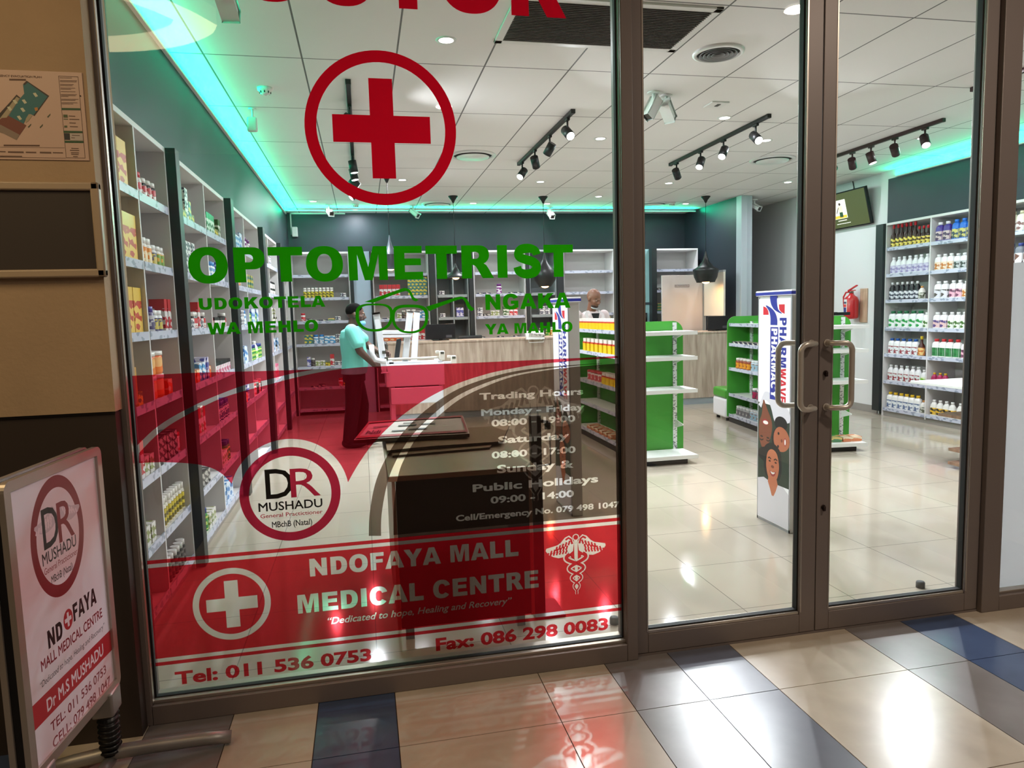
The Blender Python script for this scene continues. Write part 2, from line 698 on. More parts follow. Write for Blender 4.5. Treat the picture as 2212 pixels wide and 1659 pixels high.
d1 = door('door_1', 1.116, 1.995, 1.174, 1.911, 1.99)
d_handle(d1, 1.955, -1, 2.80, -0.055)
d_handle(d1, 1.955, -1, 2.86, 0.055)
d2 = door('door_2', 1.999, 2.893, 2.073, 2.816, 2.03)
d_handle(d2, 2.035, 1, 2.80, -0.055)
for z in (1.22, 0.60):
    b = MB()
    b.cyl((2.03, 2.801, z), (2.03, 2.794, z), 0.011, seg=16)
    b.box(2.024, 2.036, 2.786, 2.796, z - 0.016, z + 0.006, 0, 0.002)
    b.build('lock', mat('dark_lock', (48, 34, 30), 0.45, 0.6), d2)
b = MB()
b.box(1.112, 2.90, 2.80, 2.87, 0.0, 0.010, 0)
b.box(2.897, 3.0, 2.775, 2.885, 0.0, TOPF, 0, 0.003)
b.box(1.112, 2.897, 2.775, 2.885, 3.032, TOPF, 0)
b.box(2.893, 2.899, 2.81, 2.87, 0.0, TOPF, 1)
set_structure(b.build('trim_doorway', [ALU, GASKET]))
# right sidelight, its lower part frosted
w2 = thing('window_2', None, None, (3.4, 2.83, 0.0))
set_structure(w2)
b = MB()
b.box(3.0, 4.6, 2.775, 2.885, 0.0, 0.075, 0, 0.003)
b.box(3.0, 4.6, 2.795, 2.885, 0.075, 0.088, 1, 0.002)
b.box(2.998, 3.012, 2.79, 2.885, 0.075, TOPF, 1, 0.002)
b.box(4.6, 4.72, 2.775, 2.885, 0.0, TOPF, 0)
b.box(3.0, 4.6, 2.775, 2.885, 3.0, TOPF, 0)
b.build('frame', [ALU, ALU_EDGE], w2)
b = MB()
b.box(3.011, 4.6, 2.828, 2.832, 0.088, 3.0)
b.build('pane', GLASS, w2)
b = MB()
b.box(3.014, 4.598, 2.8335, 2.8345, 0.089, 1.70)
b.build('frosted_film', mat_film('frosted_film', (226, 226, 228), (150, 150, 150), 0.8, 0.7), w2)
# ------------------------------------------------------------------ ceiling fixtures
BLACKM = mat('black_metal', (22, 22, 24), 0.45, 0.3)
RED_REFLECTION = mat('dark_maroon_metal', (52, 22, 26), 0.5, 0.2)  # black track metal with the red sign's reflection painted into its colour
WPLAST = mat('white_plastic', (226, 226, 224), 0.4)
LAMP = mat_emit('lamp_glow', (255, 252, 246), 9.0)
LAMPDIM = mat_emit('lamp_glow_soft', (255, 250, 240), 3.0)

# downlights: (x, y, lit strength)
DL = [(-0.63, 10.98), (-0.03, 11.85), (2.43, 6.94), (2.40, 9.27), (1.78, 11.10), (2.98, 11.12), (4.23, 9.27), (5.34, 11.05), (5.95, 9.10),
      (3.33, 6.09), (0.58, 9.24), (4.22, 6.85), (0.6, 6.9), (0.6, 4.6), (2.9, 4.2), (4.9, 4.7), (5.9, 6.6), (3.6, 10.4)]
order = sorted(range(len(DL)), key=lambda i: (round(DL[i][1] / 2.4), DL[i][0]))
rowc = {}
ROWN = ['front', 'front', 'second', 'third', 'fourth', 'back']
for i in order:
    x, y = DL[i]
    rk = min(5, int((y - 2.9) / 1.9))
    rowc[rk] = rowc.get(rk, 0) + 1
    rn = ['the shopfront end', 'the ceiling grille side', 'the mid ceiling', 'the ceiling above the islands', 'the ceiling before the counter', 'the back of the ceiling'][rk]
    t = thing('downlight', '%s small round downlight from the left at %s' % (ORD[rowc[rk] - 1], rn), 'downlight', (x, y, ZC), 'ceiling downlights')
    b = MB()
    b.lathe([(0.045, -0.004), (0.062, -0.008), (0.066, -0.001), (0.066, 0.0)], (x, y, ZC), 24, close=False)
    b.build('trim_ring', WPLAST, t)
    b = MB()
    b.cyl((x, y, ZC - 0.003), (x, y, ZC - 0.0045), 0.046, seg=24)
    b.build('lamp_disc', LAMP, t)
    area_light('downlight_beam', (x, y, ZC - 0.012), POWER_DOWN, 0.09, (246, 246, 255), parent=t)

# track lights
def spot_head(t, p, aim, lit, m=None, power=None):
    """cylinder head on a stem below the track"""
    p = Vector(p)
    aim = Vector(aim).normalized()
    m = m or BLACKM
    c = p + Vector((0, 0, -0.12))
    b = MB()
    b.cyl(p, c + Vector((0, 0, 0.02)), 0.009, seg=10)
    b.box(p.x - 0.014, p.x + 0.014, p.y - 0.035, p.y + 0.035, p.z - 0.02, p.z, 0, 0.002)
    b.cyl(c - aim * 0.055, c + aim * 0.065, 0.042, seg=24)
    b.cyl(c + aim * 0.065, c + aim * 0.068, 0.042, 0.038, seg=24)
    h = b.build('spot_head', m, t)
    b = MB()
    b.cyl(c + aim * 0.0685, c + aim * 0.070, 0.036, seg=24)
    b.build('lamp_face', LAMP if lit else mat('dead_lamp', (180, 180, 180), 0.3), h)
    if lit:
        area_light('spot_beam', c + aim * 0.075, power or POWER_TRACK, 0.07, (246, 248, 255), aim, spread=R(110), parent=t)


def track(x, y0, y1, heads, label, m=None):
    t = thing('track_light', label, 'track light', (x, (y0 + y1) / 2, ZC), 'ceiling track lights')
    b = MB()
    b.box(x - 0.018, x + 0.018, y0, y1, ZC - 0.034, ZC, 0, 0.003)
    b.box(x - 0.02, x + 0.02, y0 - 0.03, y0, ZC - 0.036, ZC, 0, 0.003)
    b.box(x - 0.02, x + 0.02, y1, y1 + 0.03, ZC - 0.036, ZC, 0, 0.003)
    b.build('track_rail', m or BLACKM, t)
    for y, aim, lit in heads:
        spot_head(t, (x, y, ZC - 0.034), aim, lit, m)


track(-0.02, 5.45, 9.65, [(5.95, (0.9, -0.25, -0.55), 1), (6.35, (0.8, -0.1, -0.7), 1), (7.7, (0.15, 0.0, -1), 1), (8.1, (0.2, -0.05, -1), 1),
                          (8.6, (0.75, 0.1, -0.6), 1), (9.0, (0.1, -0.3, -1), 1), (9.45, (-0.7, -0.2, -0.7), 1)],
      'black ceiling track of spotlights seen through the red cross ring')
track(1.85, 6.0, 8.1, [(6.15, (0.15, -0.75, -0.6), 1), (6.75, (-0.4, 0.5, -0.8), 0), (7.35, (0.35, 0.6, -0.75), 0), (7.95, (-0.55, -0.45, -0.7), 1)],
      'black ceiling track with four spotlights left of the door post')
track(3.68, 5.95, 8.0, [(6.15, (0.0, -0.8, -0.6), 1), (6.75, (-0.5, -0.4, -0.75), 1), (7.25, (-0.45, -0.4, -0.8), 1), (7.85, (0.5, 0.5, -0.6), 0)],
      'black ceiling track of spotlights above the left door leaf')
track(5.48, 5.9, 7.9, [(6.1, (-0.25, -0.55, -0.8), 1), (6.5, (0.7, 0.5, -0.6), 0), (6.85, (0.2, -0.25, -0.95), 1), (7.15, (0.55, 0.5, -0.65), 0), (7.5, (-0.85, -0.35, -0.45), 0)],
      'black ceiling track, maroon reflection painted in, with five spotlights above the right door leaf', RED_REFLECTION)
track(4.95, 3.9, 5.0, [(4.15, (0.5, 0.3, -0.8), 1), (4.7, (-0.4, 0.5, -0.8), 0)], 'black ceiling track, maroon reflection painted in, cut off by the right door edge', RED_REFLECTION)


# round air diffusers
def diffuser(x, y, r, label, rings=4, big=True):
    t = thing('air_diffuser', label, 'air vent', (x, y, ZC), 'round ceiling air diffusers')
    b = MB()
    b.lathe([(r, 0.0), (r, -0.012), (r * 0.86, -0.02), (r * 0.84, -0.004)], (x, y, ZC), 40, close=False)
    b.build('outer_ring', WPLAST, t)
    b = MB()
    b.cyl((x, y, ZC - 0.001), (x, y, ZC - 0.003), r * 0.85, seg=40)
    b.build('duct_opening', mat('duct_dark', (30, 34, 36), 0.8), t)
    if big:
        b = MB()
        b.lathe([(r * 0.05, -0.03), (r * 0.7, -0.03), (r * 0.72, -0.022), (r * 0.5, -0.012)], (x, y, ZC), 40)
        b.build('cone', WPLAST, t)
    else:
        b = MB()
        for k in range(rings):
            rr = r * (0.18 + 0.16 * k)
            b.lathe([(rr, -0.006), (rr + 0.012, -0.022), (rr + 0.016, -0.022), (rr + 0.005, -0.006)], (x, y, ZC), 32, close=False)
        b.build('cone', mat('grey_vent', (120, 120, 122), 0.5), t)


diffuser(2.45, 4.57, 0.17, 'small round ceiling vent of concentric rings beside the rectangular grille', 4, False)
diffuser(1.26, 7.78, 0.25, 'round white air diffuser right of the red cross ring')
diffuser(4.84, 7.72, 0.26, 'round white air diffuser above the track by the door')
diffuser(1.23, 11.17, 0.25, 'round air diffuser in the back ceiling left of the pendant')
diffuser(4.77, 11.08, 0.25, 'round air diffuser in the back ceiling beyond the left door')

# big return-air grille
t = thing('air_grille', 'large rectangular ceiling grille of grey slats near the shopfront', 'air vent', (1.51, 4.28, ZC))
b = MB()
x0, x1, y0, y1 = 0.90, 2.13, 3.90, 4.58
for a in ((x0, x1, y0, y0 + 0.05), (x0, x1, y1 - 0.05, y1), (x0, x0 + 0.05, y0, y1), (x1 - 0.05, x1, y0, y1)):
    b.box(a[0], a[1], a[2], a[3], ZC - 0.014, ZC, 0, 0.003)
b.build('grille_frame', WPLAST, t)
b = MB()
b.box(x0 + 0.04, x1 - 0.04, y0 + 0.04, y1 - 0.04, ZC - 0.002, ZC, 1)
n = 26
for k in range(n):
    y = y0 + 0.055 + (y1 - y0 - 0.11) * k / (n - 1)
    b.obox((1.515, y, ZC - 0.010), (0.57, 0, 0), (0, 0.0075, 0.005), (0, -0.0006, 0.0012), 0)
b.build('slats', [mat('grey_slat', (150, 148, 148), 0.5), mat('duct_dark', (30, 34, 36), 0.8)], t)


# cameras, detectors
def camera_unit(x, y, z, aim, label, s=1.0):
    t = thing('security_camera', label, 'security camera', (x, y, z), 'ceiling security cameras')
    b = MB()
    b.cyl((x, y, z), (x, y, z - 0.012 * s), 0.05 * s, seg=20)
    b.tube([(x, y, z - 0.01 * s), (x, y, z - 0.05 * s), Vector((x, y, z - 0.075 * s)) + Vector(aim) * 0.02 * s], 0.012 * s, 10)
    b.build('bracket', WPLAST, t)
    a = Vector(aim).normalized()
    c = Vector((x, y, z - 0.10 * s)) + a * 0.03 * s
    sd = a.cross(Vector((0, 0, 1))).normalized()
    up = sd.cross(a)
    b = MB()
    b.obox(c, a * 0.085 * s, sd * 0.034 * s, up * 0.034 * s, 0, 0.012 * s)
    h = b.build('camera_body', WPLAST, t)
    b = MB()
    b.obox(c + a * 0.083 * s, a * 0.004 * s, sd * 0.028 * s, up * 0.026 * s, 0, 0.002 * s)
    b.build('lens_window', mat('lens_black', (10, 10, 12), 0.15), h)


camera_unit(2.50, 5.52, ZC, (0.5, 0.45, -0.55), 'white security camera facing right on the ceiling by the left door leaf')
camera_unit(2.36, 5.45, ZC, (-0.5, -0.2, -0.8), 'white security camera facing down beside its twin on the ceiling')
camera_unit(-0.42, 11.3, ZC, (0.3, -0.75, -0.4), 'white security camera at the far left back ceiling')
camera_unit(0.86, 11.35, ZC, (0.6, -0.5, -0.6), 'white security camera in the back ceiling under the red ring')
camera_unit(3.13, 11.5, ZC, (0.15, -0.8, -0.6), 'white security camera in the back ceiling left of the door post')
camera_unit(6.15, 10.3, ZC - 0.05, (0.3, -0.8, -0.5), 'white security camera on the grey column top')
_p = at(2, 3.13, 488, 6)
camera_unit(_p.x, _p.y, ZC, (0.05, 0.9, -0.35), 'white security camera cut off at the top beside the green strip', 1.0)


def detector(x, y, label, r=0.055):
    t = thing('smoke_detector', label, 'smoke detector', (x, y, ZC))
    b = MB()
    b.lathe([(r, 0), (r, -0.016), (r * 0.92, -0.022), (r * 0.7, -0.03), (r * 0.66, -0.042), (r * 0.3, -0.048)], (x, y, ZC), 28)
    for k in range(8):
        a = k * math.pi / 4
        b.box(x + math.cos(a) * r * 0.7 - 0.004, x + math.cos(a) * r * 0.7 + 0.004, y + math.sin(a) * r * 0.7 - 0.004, y + math.sin(a) * r * 0.7 + 0.004, ZC - 0.042, ZC - 0.024, 1)
    b.build('detector_head', [WPLAST, mat('vent_dark', (60, 60, 60), 0.7)], t)


detector(-0.63, 5.70, 'round white smoke detector left of the red cross ring')
detector(-0.02, 11.25, 'small white smoke detector at the back by the green strip')
detector(5.05, 10.95, 'small white smoke detector at the back above the wooden counter')
t = thing('motion_sensor', 'white motion sensor on a bracket beside the green light strip', 'motion sensor', (-0.80, 6.25, ZC))
b = MB()
b.tube([(-0.80, 6.25, ZC), (-0.80, 6.25, ZC - 0.06), (-0.80, 6.22, ZC - 0.09)], 0.008, 8)
b.cyl((-0.80, 6.25, ZC), (-0.80, 6.25, ZC - 0.01), 0.03, seg=16)
b.build('bracket', WPLAST, t)
b = MB()
b.obox((-0.80, 6.20, ZC - 0.14), (0.04, 0, 0), (0, 0.022, 0), (0, 0, 0.06), 0, 0.015)
b.build('sensor_body', WPLAST, t)
t = thing('motion_sensor', 'white motion sensor with cable conduit in the far left corner', 'motion sensor', (-1.03, 12.05, 2.95))
b = MB()
b.box(-1.06, -0.97, 12.12, 12.2, 2.86, 3.02, 0, 0.012)
b.build('sensor_body', WPLAST, t)
b = MB()
b.box(-1.08, -1.06, 12.18, 12.2, 2.9, ZC, 0)
b.box(-1.08, -0.2, 12.18, 12.2, ZC - 0.02, ZC, 0)
b.build('conduit', WPLAST, t)
t = thing('sprinkler', 'small flat white ceiling plate with a dark slot beside the cameras', 'ceiling plate', (3.04, 5.70, ZC))
b = MB()
b.box(2.96, 3.12, 5.62, 5.78, ZC - 0.012, ZC, 0, 0.004)
b.box(3.03, 3.06, 5.66, 5.72, ZC - 0.016, ZC - 0.01, 1)
b.build('cover', [WPLAST, mat('vent_dark', (60, 60, 60), 0.7)], t)


# green light strips
LEDM = mat_emit('green_led', (0, 255, 190), 4.0)


def led(name_label, p0, p1, aim, n, power, side):
    t = thing('light_strip', name_label, 'light strip', p0, 'green ceiling light strips')
    p0, p1 = Vector(p0), Vector(p1)
    d = (p1 - p0).normalized()
    s = Vector(side)
    b = MB()
    b.obox((p0 + p1) / 2 - Vector((0, 0, 0.012)), (p1 - p0) / 2, s * 0.012, Vector((0, 0, 0.007)), 0)
    b.build('profile', WPLAST, t)
    b = MB()
    b.obox((p0 + p1) / 2 - Vector((0, 0, 0.003)), (p1 - p0) / 2, s * 0.009, Vector((0, 0, 0.002)), 0)
    b.build('led_tape', LEDM, t)
    for k in range(n):
        L = (p1 - p0).length / n
        c = p0 + d * L * (k + 0.5)
        dd = bpy.data.lights.new('led_beam', 'AREA')
        dd.shape = 'RECTANGLE'
        dd.size = L
        dd.size_y = 0.016
        dd.energy = power * L
        dd.color = (0.0, 1.0, 0.50)
        o = bpy.data.objects.new('led_beam', dd)
        C.objects.link(o)
        o.parent = t
        o.location = c - Vector(t.location)
        z = -Vector(aim).normalized()
        y = z.cross(d).normalized()
        o.rotation_euler = Matrix(((d.x, y.x, z.x), (d.y, y.y, z.y), (d.z, y.z, z.z))).to_euler()


led('green light strip glowing along the top of the left wall', (-1.114, 2.95, 3.21), (-1.114, 11.9, 3.21), (0.9, 0, 0.55), 4, POWER_LED, (1, 0, 0))
led('green light strip glowing along the back ceiling', (-1.05, 11.62, 3.215), (5.8, 11.62, 3.215), (0, -1, 0.5), 3, POWER_LED * 0.7, (0, 1, 0))
led('green light strip glowing above the right wall shelving', (6.855, 4.0, 3.16), (6.855, 8.1, 3.16), (-0.5, 0, 1), 3, POWER_LED, (1, 0, 0))


# pendant lamps over the counter
def pendant(x, y, ztop_shade, prof, label, glow_r, rose=0.07, m=None):
    t = thing('pendant_lamp', label, 'pendant lamp', (x, y, ztop_shade), 'pendant lamps over the counter')
    b = MB()
    b.lathe([(0.012, -0.10), (0.03, -0.06), (rose, -0.012), (rose, 0)], (x, y, ZC), 24)
    b.build('ceiling_rose', BLACKM, t)
    b = MB()
    b.cyl((x, y, ztop_shade), (x, y, ZC - 0.09), 0.004, seg=8)
    b.build('cord', BLACKM, t)
    b = MB()
    b.lathe([(r, ztop_shade - h) for r, h in prof], (x, y, 0), 32, close=False)
    b.build('shade', m or mat('pendant_black', (20, 20, 22), 0.4), t)
    zb = ztop_shade - prof[-1][1]
    b = MB()
    b.ball((x, y, zb + 0.012), glow_r, (1, 1, 0.55))
    b.build('bulb', mat_emit('bulb_glow', (255, 190, 120), 14.0), t)
    area_light('pendant_beam', (x, y, zb - 0.02), 5.0, 0.05, (255, 196, 130), parent=t)


pendant(0.37, 8.9, 2.52, [(0.006, 0), (0.014, 0.06), (0.03, 0.13), (0.06, 0.20), (0.085, 0.235), (0.085, 0.24), (0.06, 0.245), (0.055, 0.40), (0.056, 0.42)],
        'tall horn shaped pendant lamp hanging over the M of the green lettering', 0.045, m=mat('pendant_grey', (70, 74, 82), 0.3, 0.4))
pendant(1.38, 10.45, 2.27, [(0.01, 0), (0.02, 0.03), (0.035, 0.07), (0.075, 0.13), (0.14, 0.175), (0.20, 0.20), (0.198, 0.215)],
        'wide flared black pendant lamp glowing under the T of the green lettering', 0.05)
pendant(2.74, 10.45, 2.42, [(0.012, 0), (0.03, 0.10), (0.07, 0.17), (0.15, 0.25), (0.185, 0.32), (0.16, 0.42), (0.10, 0.50), (0.098, 0.51)],
        'faceted black pendant lamp behind the final ST of the green lettering', 0.06)
pendant(5.33, 10.33, 2.40, [(0.01, 0), (0.03, 0.08), (0.06, 0.16), (0.13, 0.24), (0.20, 0.28), (0.20, 0.30), (0.18, 0.40), (0.145, 0.47), (0.145, 0.48)],
        'black pendant lamp with a pointed neck before the dark side wall', 0.06)
# ------------------------------------------------------------------ lettering and film on the glass
TEXT_CACHE = {}


def text_edges(s, bold=0.0, shear=0.0, spacing=1.0, res=3):
    """outline of a line of text: (points, edges, min x, max x, cap height)"""
    key = (s, bold, shear, spacing, res)
    if key in TEXT_CACHE:
        return TEXT_CACHE[key]

    def get(body):
        cu = bpy.data.curves.new('lettering', 'FONT')
        cu.body = body
        cu.size = 1.0
        cu.offset = bold
        cu.shear = shear
        cu.space_character = spacing
        cu.resolution_u = res
        cu.fill_mode = 'BOTH'
        cu.dimensions = '2D'
        ob = bpy.data.objects.new('lettering', cu)
        C.objects.link(ob)
        dg = bpy.context.evaluated_depsgraph_get()
        me = bpy.data.meshes.new_from_object(ob.evaluated_get(dg))
        bpy.data.objects.remove(ob)
        bpy.data.curves.remove(cu)
        return me
    hm = get('H')
    cap = max(v.co.y for v in hm.vertices)
    base = min(v.co.y for v in hm.vertices)
    me = get(s)
    cnt = {}
    for p in me.polygons:
        vs = list(p.vertices)
        for a, c in zip(vs, vs[1:] + vs[:1]):
            k = (min(a, c), max(a, c))
            cnt[k] = cnt.get(k, 0) + 1
    # weld coincident points so that shared triangle sides are inner edges
    loc = {}
    remap = {}
    pts = []
    for v in me.vertices:
        k = (round(v.co.x, 5), round(v.co.y, 5))
        if k not in loc:
            loc[k] = len(pts)
            pts.append((v.co.x, v.co.y - base))
        remap[v.index] = loc[k]
    cnt2 = {}
    for (a, c), n in cnt.items():
        a, c = remap[a], remap[c]
        if a != c:
            k = (min(a, c), max(a, c))
            cnt2[k] = cnt2.get(k, 0) + n
    edges = [k for k, n in cnt2.items() if n == 1]
    xs = [p[0] for p in pts]
    TEXT_CACHE[key] = (pts, edges, min(xs), max(xs), cap - base)
    return TEXT_CACHE[key]


def text_shape(s, x0, x1, zb, zcap, bold=0.0, shear=0.0, spacing=1.0, rot=None):
    """text fitted to the box: left x0, right x1, baseline zb, cap line zcap (plane coordinates)"""
    pts, edges, mn, mx, cap = text_edges(s, bold, shear, spacing)
    kx = (x1 - x0) / (mx - mn)
    kz = (zcap - zb) / cap
    return ([(x0 + (p[0] - mn) * kx, zb + p[1] * kz) for p in pts], edges)


def poly_shape(pts):
    n = len(pts)
    return (list(pts), [(i, (i + 1) % n) for i in range(n)])


def multi(*shapes):
    P, E_ = [], []
    for p, e in shapes:
        o = len(P)
        P += p
        E_ += [(a + o, c + o) for a, c in e]
    return (P, E_)


def ellipse(cx, cz, rx, rz, n=64):
    return poly_shape([(cx + rx * math.cos(2 * math.pi * i / n), cz + rz * math.sin(2 * math.pi * i / n)) for i in range(n)])


def ring_shape(cx, cz, rx, rz, ix, iz, n=72):
    return multi(ellipse(cx, cz, rx, rz, n), ellipse(cx, cz, ix, iz, n))


def smooth_line(pts, k=6):
    """Catmull-Rom through the points"""
    out = []
    n = len(pts)
    for i in range(n - 1):
        p0, p1, p2, p3 = pts[max(i - 1, 0)], pts[i], pts[i + 1], pts[min(i + 2, n - 1)]
        for j in range(k):
            t = j / k
            out.append(tuple(0.5 * (2 * p1[a] + (p2[a] - p0[a]) * t + (2 * p0[a] - 5 * p1[a] + 4 * p2[a] - p3[a]) * t * t + (3 * p1[a] - p0[a] - 3 * p2[a] + p3[a]) * t ** 3) for a in (0, 1)))
    out.append(tuple(pts[-1]))
    return out


def stroke(pts, w, closed=False):
    """polygon of a line of half width w (number or list)"""
    n = len(pts)
    ws = w if isinstance(w, (list, tuple)) else [w] * n
    L, Rr = [], []
    for i in range(n):
        a = Vector(pts[(i - 1) % n] if closed else pts[max(i - 1, 0)])
        c = Vector(pts[(i + 1) % n] if closed else pts[min(i + 1, n - 1)])
        t = (c - a).normalized()
        nn = Vector((-t.y, t.x))
        p = Vector(pts[i])
        L.append(tuple(p + nn * ws[i]))
        Rr.append(tuple(p - nn * ws[i]))
    if closed:
        return multi(poly_shape(L), poly_shape(Rr))
    return poly_shape(L + Rr[::-1])


def inside_edges(segs, x, z):
    c = False
    for ax, az, bx, bz in segs:
        if (az > z) != (bz > z):
            if x < (bx - ax) * (z - az) / (bz - az) + ax:
                c = not c
    return c


def paint(layers, place, thick, parent, matmap, names=None):
    """layers: [(key, shape)] painted bottom to top in the plane; key None cuts a clear gap. One mesh per key, none overlapping."""
    P, E_, segl = [], [], []
    for key, (pts, edges) in layers:
        o = len(P)
        P += [Vector(p) for p in pts]
        E_ += [(a + o, c + o) for a, c in edges]
        xs = [p[0] for p in pts]
        zs = [p[1] for p in pts]
        segl.append((key, [(pts[a][0], pts[a][1], pts[c][0], pts[c][1]) for a, c in edges], min(xs), max(xs), min(zs), max(zs)))
    # bucket segments by z band for speed
    res = delaunay_2d_cdt(P, E_, [], 0, 1e-7)
    vs, _, fs = res[0], res[1], res[2]
    nb = 220
    zmin = min(s[4] for s in segl)
    zmax = max(s[5] for s in segl)
    h = (zmax - zmin) / nb or 1.0
    bands = []
    for key, segs, a, c, d, e in segl:
        bd = {}
        for s in segs:
            i0 = int((min(s[1], s[3]) - zmin) / h)
            i1 = int((max(s[1], s[3]) - zmin) / h)
            for i in range(i0, i1 + 1):
                bd.setdefault(i, []).append(s)
        bands.append(bd)
    by = {}
    for f in fs:
        cx = sum(vs[i].x for i in f) / len(f)
        cz = sum(vs[i].y for i in f) / len(f)
        bi = int((cz - zmin) / h)
        hit = None
        for k in range(len(segl) - 1, -1, -1):
            key, segs, a, c, d, e = segl[k]
            if a <= cx <= c and d <= cz <= e and inside_edges(bands[k].get(bi, ()), cx, cz):
                hit = k
                break
        if hit is not None and segl[hit][0] is not None:
            by.setdefault(segl[hit][0], []).append(f)
    out = {}
    for key, faces in by.items():
        bm = bmesh.new()
        mp = {}
        for f in faces:
            loop = []
            for i in f:
                if i not in mp:
                    mp[i] = bm.verts.new(place(vs[i].x, vs[i].y))
                loop.append(mp[i])
            try:
                bm.faces.new(loop)
            except ValueError:
                pass
        bmesh.ops.recalc_face_normals(bm, faces=bm.faces)
        if thick:
            r = bmesh.ops.extrude_face_region(bm, geom=list(bm.faces))
            t = Vector(thick)
            for g in r['geom']:
                if isinstance(g, bmesh.types.BMVert):
                    g.co += t
            bmesh.ops.recalc_face_normals(bm, faces=bm.faces)
        nm = key.split('#')[0]
        me = bpy.data.meshes.new(nm)
        o0 = origin_of(parent) if parent is not None else Vector((0, 0, 0))
        for v in bm.verts:
            v.co -= o0
        bm.to_mesh(me)
        bm.free()
        me.materials.append(matmap[key])
        ob = bpy.data.objects.new(nm, me)
        C.objects.link(ob)
        if parent is not None:
            ob.parent = parent
        out[key] = ob
    return out


# heavy sans capitals drawn as outlines (1000 units to the em, caps 716 high)
def _arc(cx_, cz_, rx_, rz_, a0, a1, n=14, ex=2.25):
    out = []
    for i in range(n + 1):
        a = R(a0 + (a1 - a0) * i / n)
        c_, s_ = math.cos(a), math.sin(a)
        q = (abs(c_) ** ex + abs(s_) ** ex) ** (-1 / ex)
        out.append((cx_ + rx_ * c_ * q, cz_ + rz_ * s_ * q))
    return out


def heavy_glyph(ch):
    """(advance, [loops])"""
    if ch == ' ':
        return 333, []
    if ch == 'I':
        return 389, [[(84, 0), (84, 716), (306, 716), (306, 0)]]
    if ch == 'T':
        return 722, [[(22, 716), (700, 716), (700, 540), (472, 540), (472, 0), (250, 0), (250, 540), (22, 540)]]
    if ch == 'E':
        return 722, [[(73, 0), (73, 716), (666, 716), (666, 563), (295, 563), (295, 449), (639, 449), (639, 303), (295, 303), (295, 162), (677, 162), (677, 0)]]
    if ch == 'F':
        return 667, [[(73, 0), (73, 716), (621, 716), (621, 563), (295, 563), (295, 440), (573, 440), (573, 296), (295, 296), (295, 0)]]
    if ch == 'H':
        return 833, [[(73, 0), (73, 716), (295, 716), (295, 466), (537, 466), (537, 716), (760, 716), (760, 0), (537, 0), (537, 290), (295, 290), (295, 0)]]
    if ch == 'N':
        return 833, [[(73, 0), (73, 716), (280, 716), (550, 320), (550, 716), (758, 716), (758, 0), (552, 0), (282, 393), (282, 0)]]
    if ch == 'M':
        return 944, [[(70, 0), (70, 716), (362, 716), (473, 281), (584, 716), (874, 716), (874, 0), (693, 0), (693, 546), (554, 0), (390, 0), (251, 546), (251, 0)]]
    if ch == 'L':
        return 667, [[(73, 0), (73, 716), (295, 716), (295, 176), (646, 176), (646, 0)]]
    if ch == 'A':
        return 778, [[(0, 0), (269, 716), (510, 716), (778, 0), (548, 0), (512, 118), (261, 118), (226, 0)], [(309, 273), (466, 273), (388, 530)]]
    if ch == 'K':
        return 833, [[(75, 0), (75, 716), (297, 716), (297, 446), (528, 716), (824, 716), (561, 444), (836, 0), (563, 0), (411, 292), (297, 173), (297, 0)]]
    if ch == 'W':
        return 1000, [[(5, 716), (219, 716), (297, 316), (406, 716), (597, 716), (706, 316), (783, 716), (996, 716), (834, 0), (609, 0), (502, 404), (394, 0), (170, 0)]]
    if ch == 'V':
        return 778, [[(-1, 716), (233, 716), (395, 200), (555, 716), (782, 716), (513, 0), (271, 0)]]
    if ch == 'Y':
        return 778, [[(-1, 716), (246, 716), (391, 473), (536, 716), (782, 716), (502, 297), (502, 0), (280, 0), (280, 301)]]
    if ch == 'O':
        return 833, [_arc(416, 358, 374, 370, 0, 360, 48)[:-1], _arc(416, 358, 150, 206, 0, 360, 40)[:-1]]
    if ch == 'D':
        return 778, [[(73, 0), (73, 716)] + _arc(380, 358, 352, 358, 90, -90, 24), [(294, 162), (294, 554)] + _arc(365, 358, 142, 196, 90, -90, 18)]
    if ch == 'P':
        return 722, [[(73, 0), (73, 716)] + _arc(440, 490, 234, 226, 90, -90, 20) + [(295, 264), (295, 0)], [(295, 409), (295, 570)] + _arc(360, 489, 90, 81, 90, -90, 14)]
    if ch == 'R':
        return 778, [[(73, 0), (73, 716)] + _arc(450, 514, 232, 202, 90, -35, 18) + [(600, 342), (560, 322), (612, 288), (650, 232), (778, 0), (527, 0), (420, 198), (378, 262), (331, 291), (295, 291), (295, 0)],
                     [(295, 426), (295, 572)] + _arc(380, 499, 78, 73, 90, -90, 14)]
    if ch == 'U':
        return 833, [[(73, 716), (73, 280)] + _arc(416, 268, 343, 280, 180, 360, 24) + [(758, 716), (536, 716), (536, 280)] + _arc(416, 270, 120, 110, 360, 180, 16) + [(295, 716)]]
    if ch == 'C':
        return 778, [_arc(400, 358, 358, 370, 22, 322, 40) + [(545, 208)] + _arc(410, 358, 146, 206, 310, 40, 26) + [(528, 462)]]
    if ch == 'G':
        return 833, [_arc(410, 358, 372, 370, 30, 285, 36) + [(620, 20), (755, 96), (755, 402), (405, 402), (405, 254), (560, 254), (560, 190)] + _arc(412, 358, 150, 206, 318, 42, 26) + [(530, 482)]]
    if ch == 'S':
        pts = smooth_line([(588, 500), (555, 588), (455, 636), (345, 640), (232, 612), (176, 528), (205, 450), (330, 396), (455, 362), (548, 306), (576, 214), (522, 118), (400, 78), (280, 84), (176, 138), (140, 236)], 5)
        m = len(pts)
        w = [96 - 8 * math.cos(4 * math.pi * i / (m - 1)) + 12 * math.exp(-((i / (m - 1) - 0.5) / 0.12) ** 2) for i in range(m)]
        p, e = stroke(pts, w)
        return 722, [p]
    return None


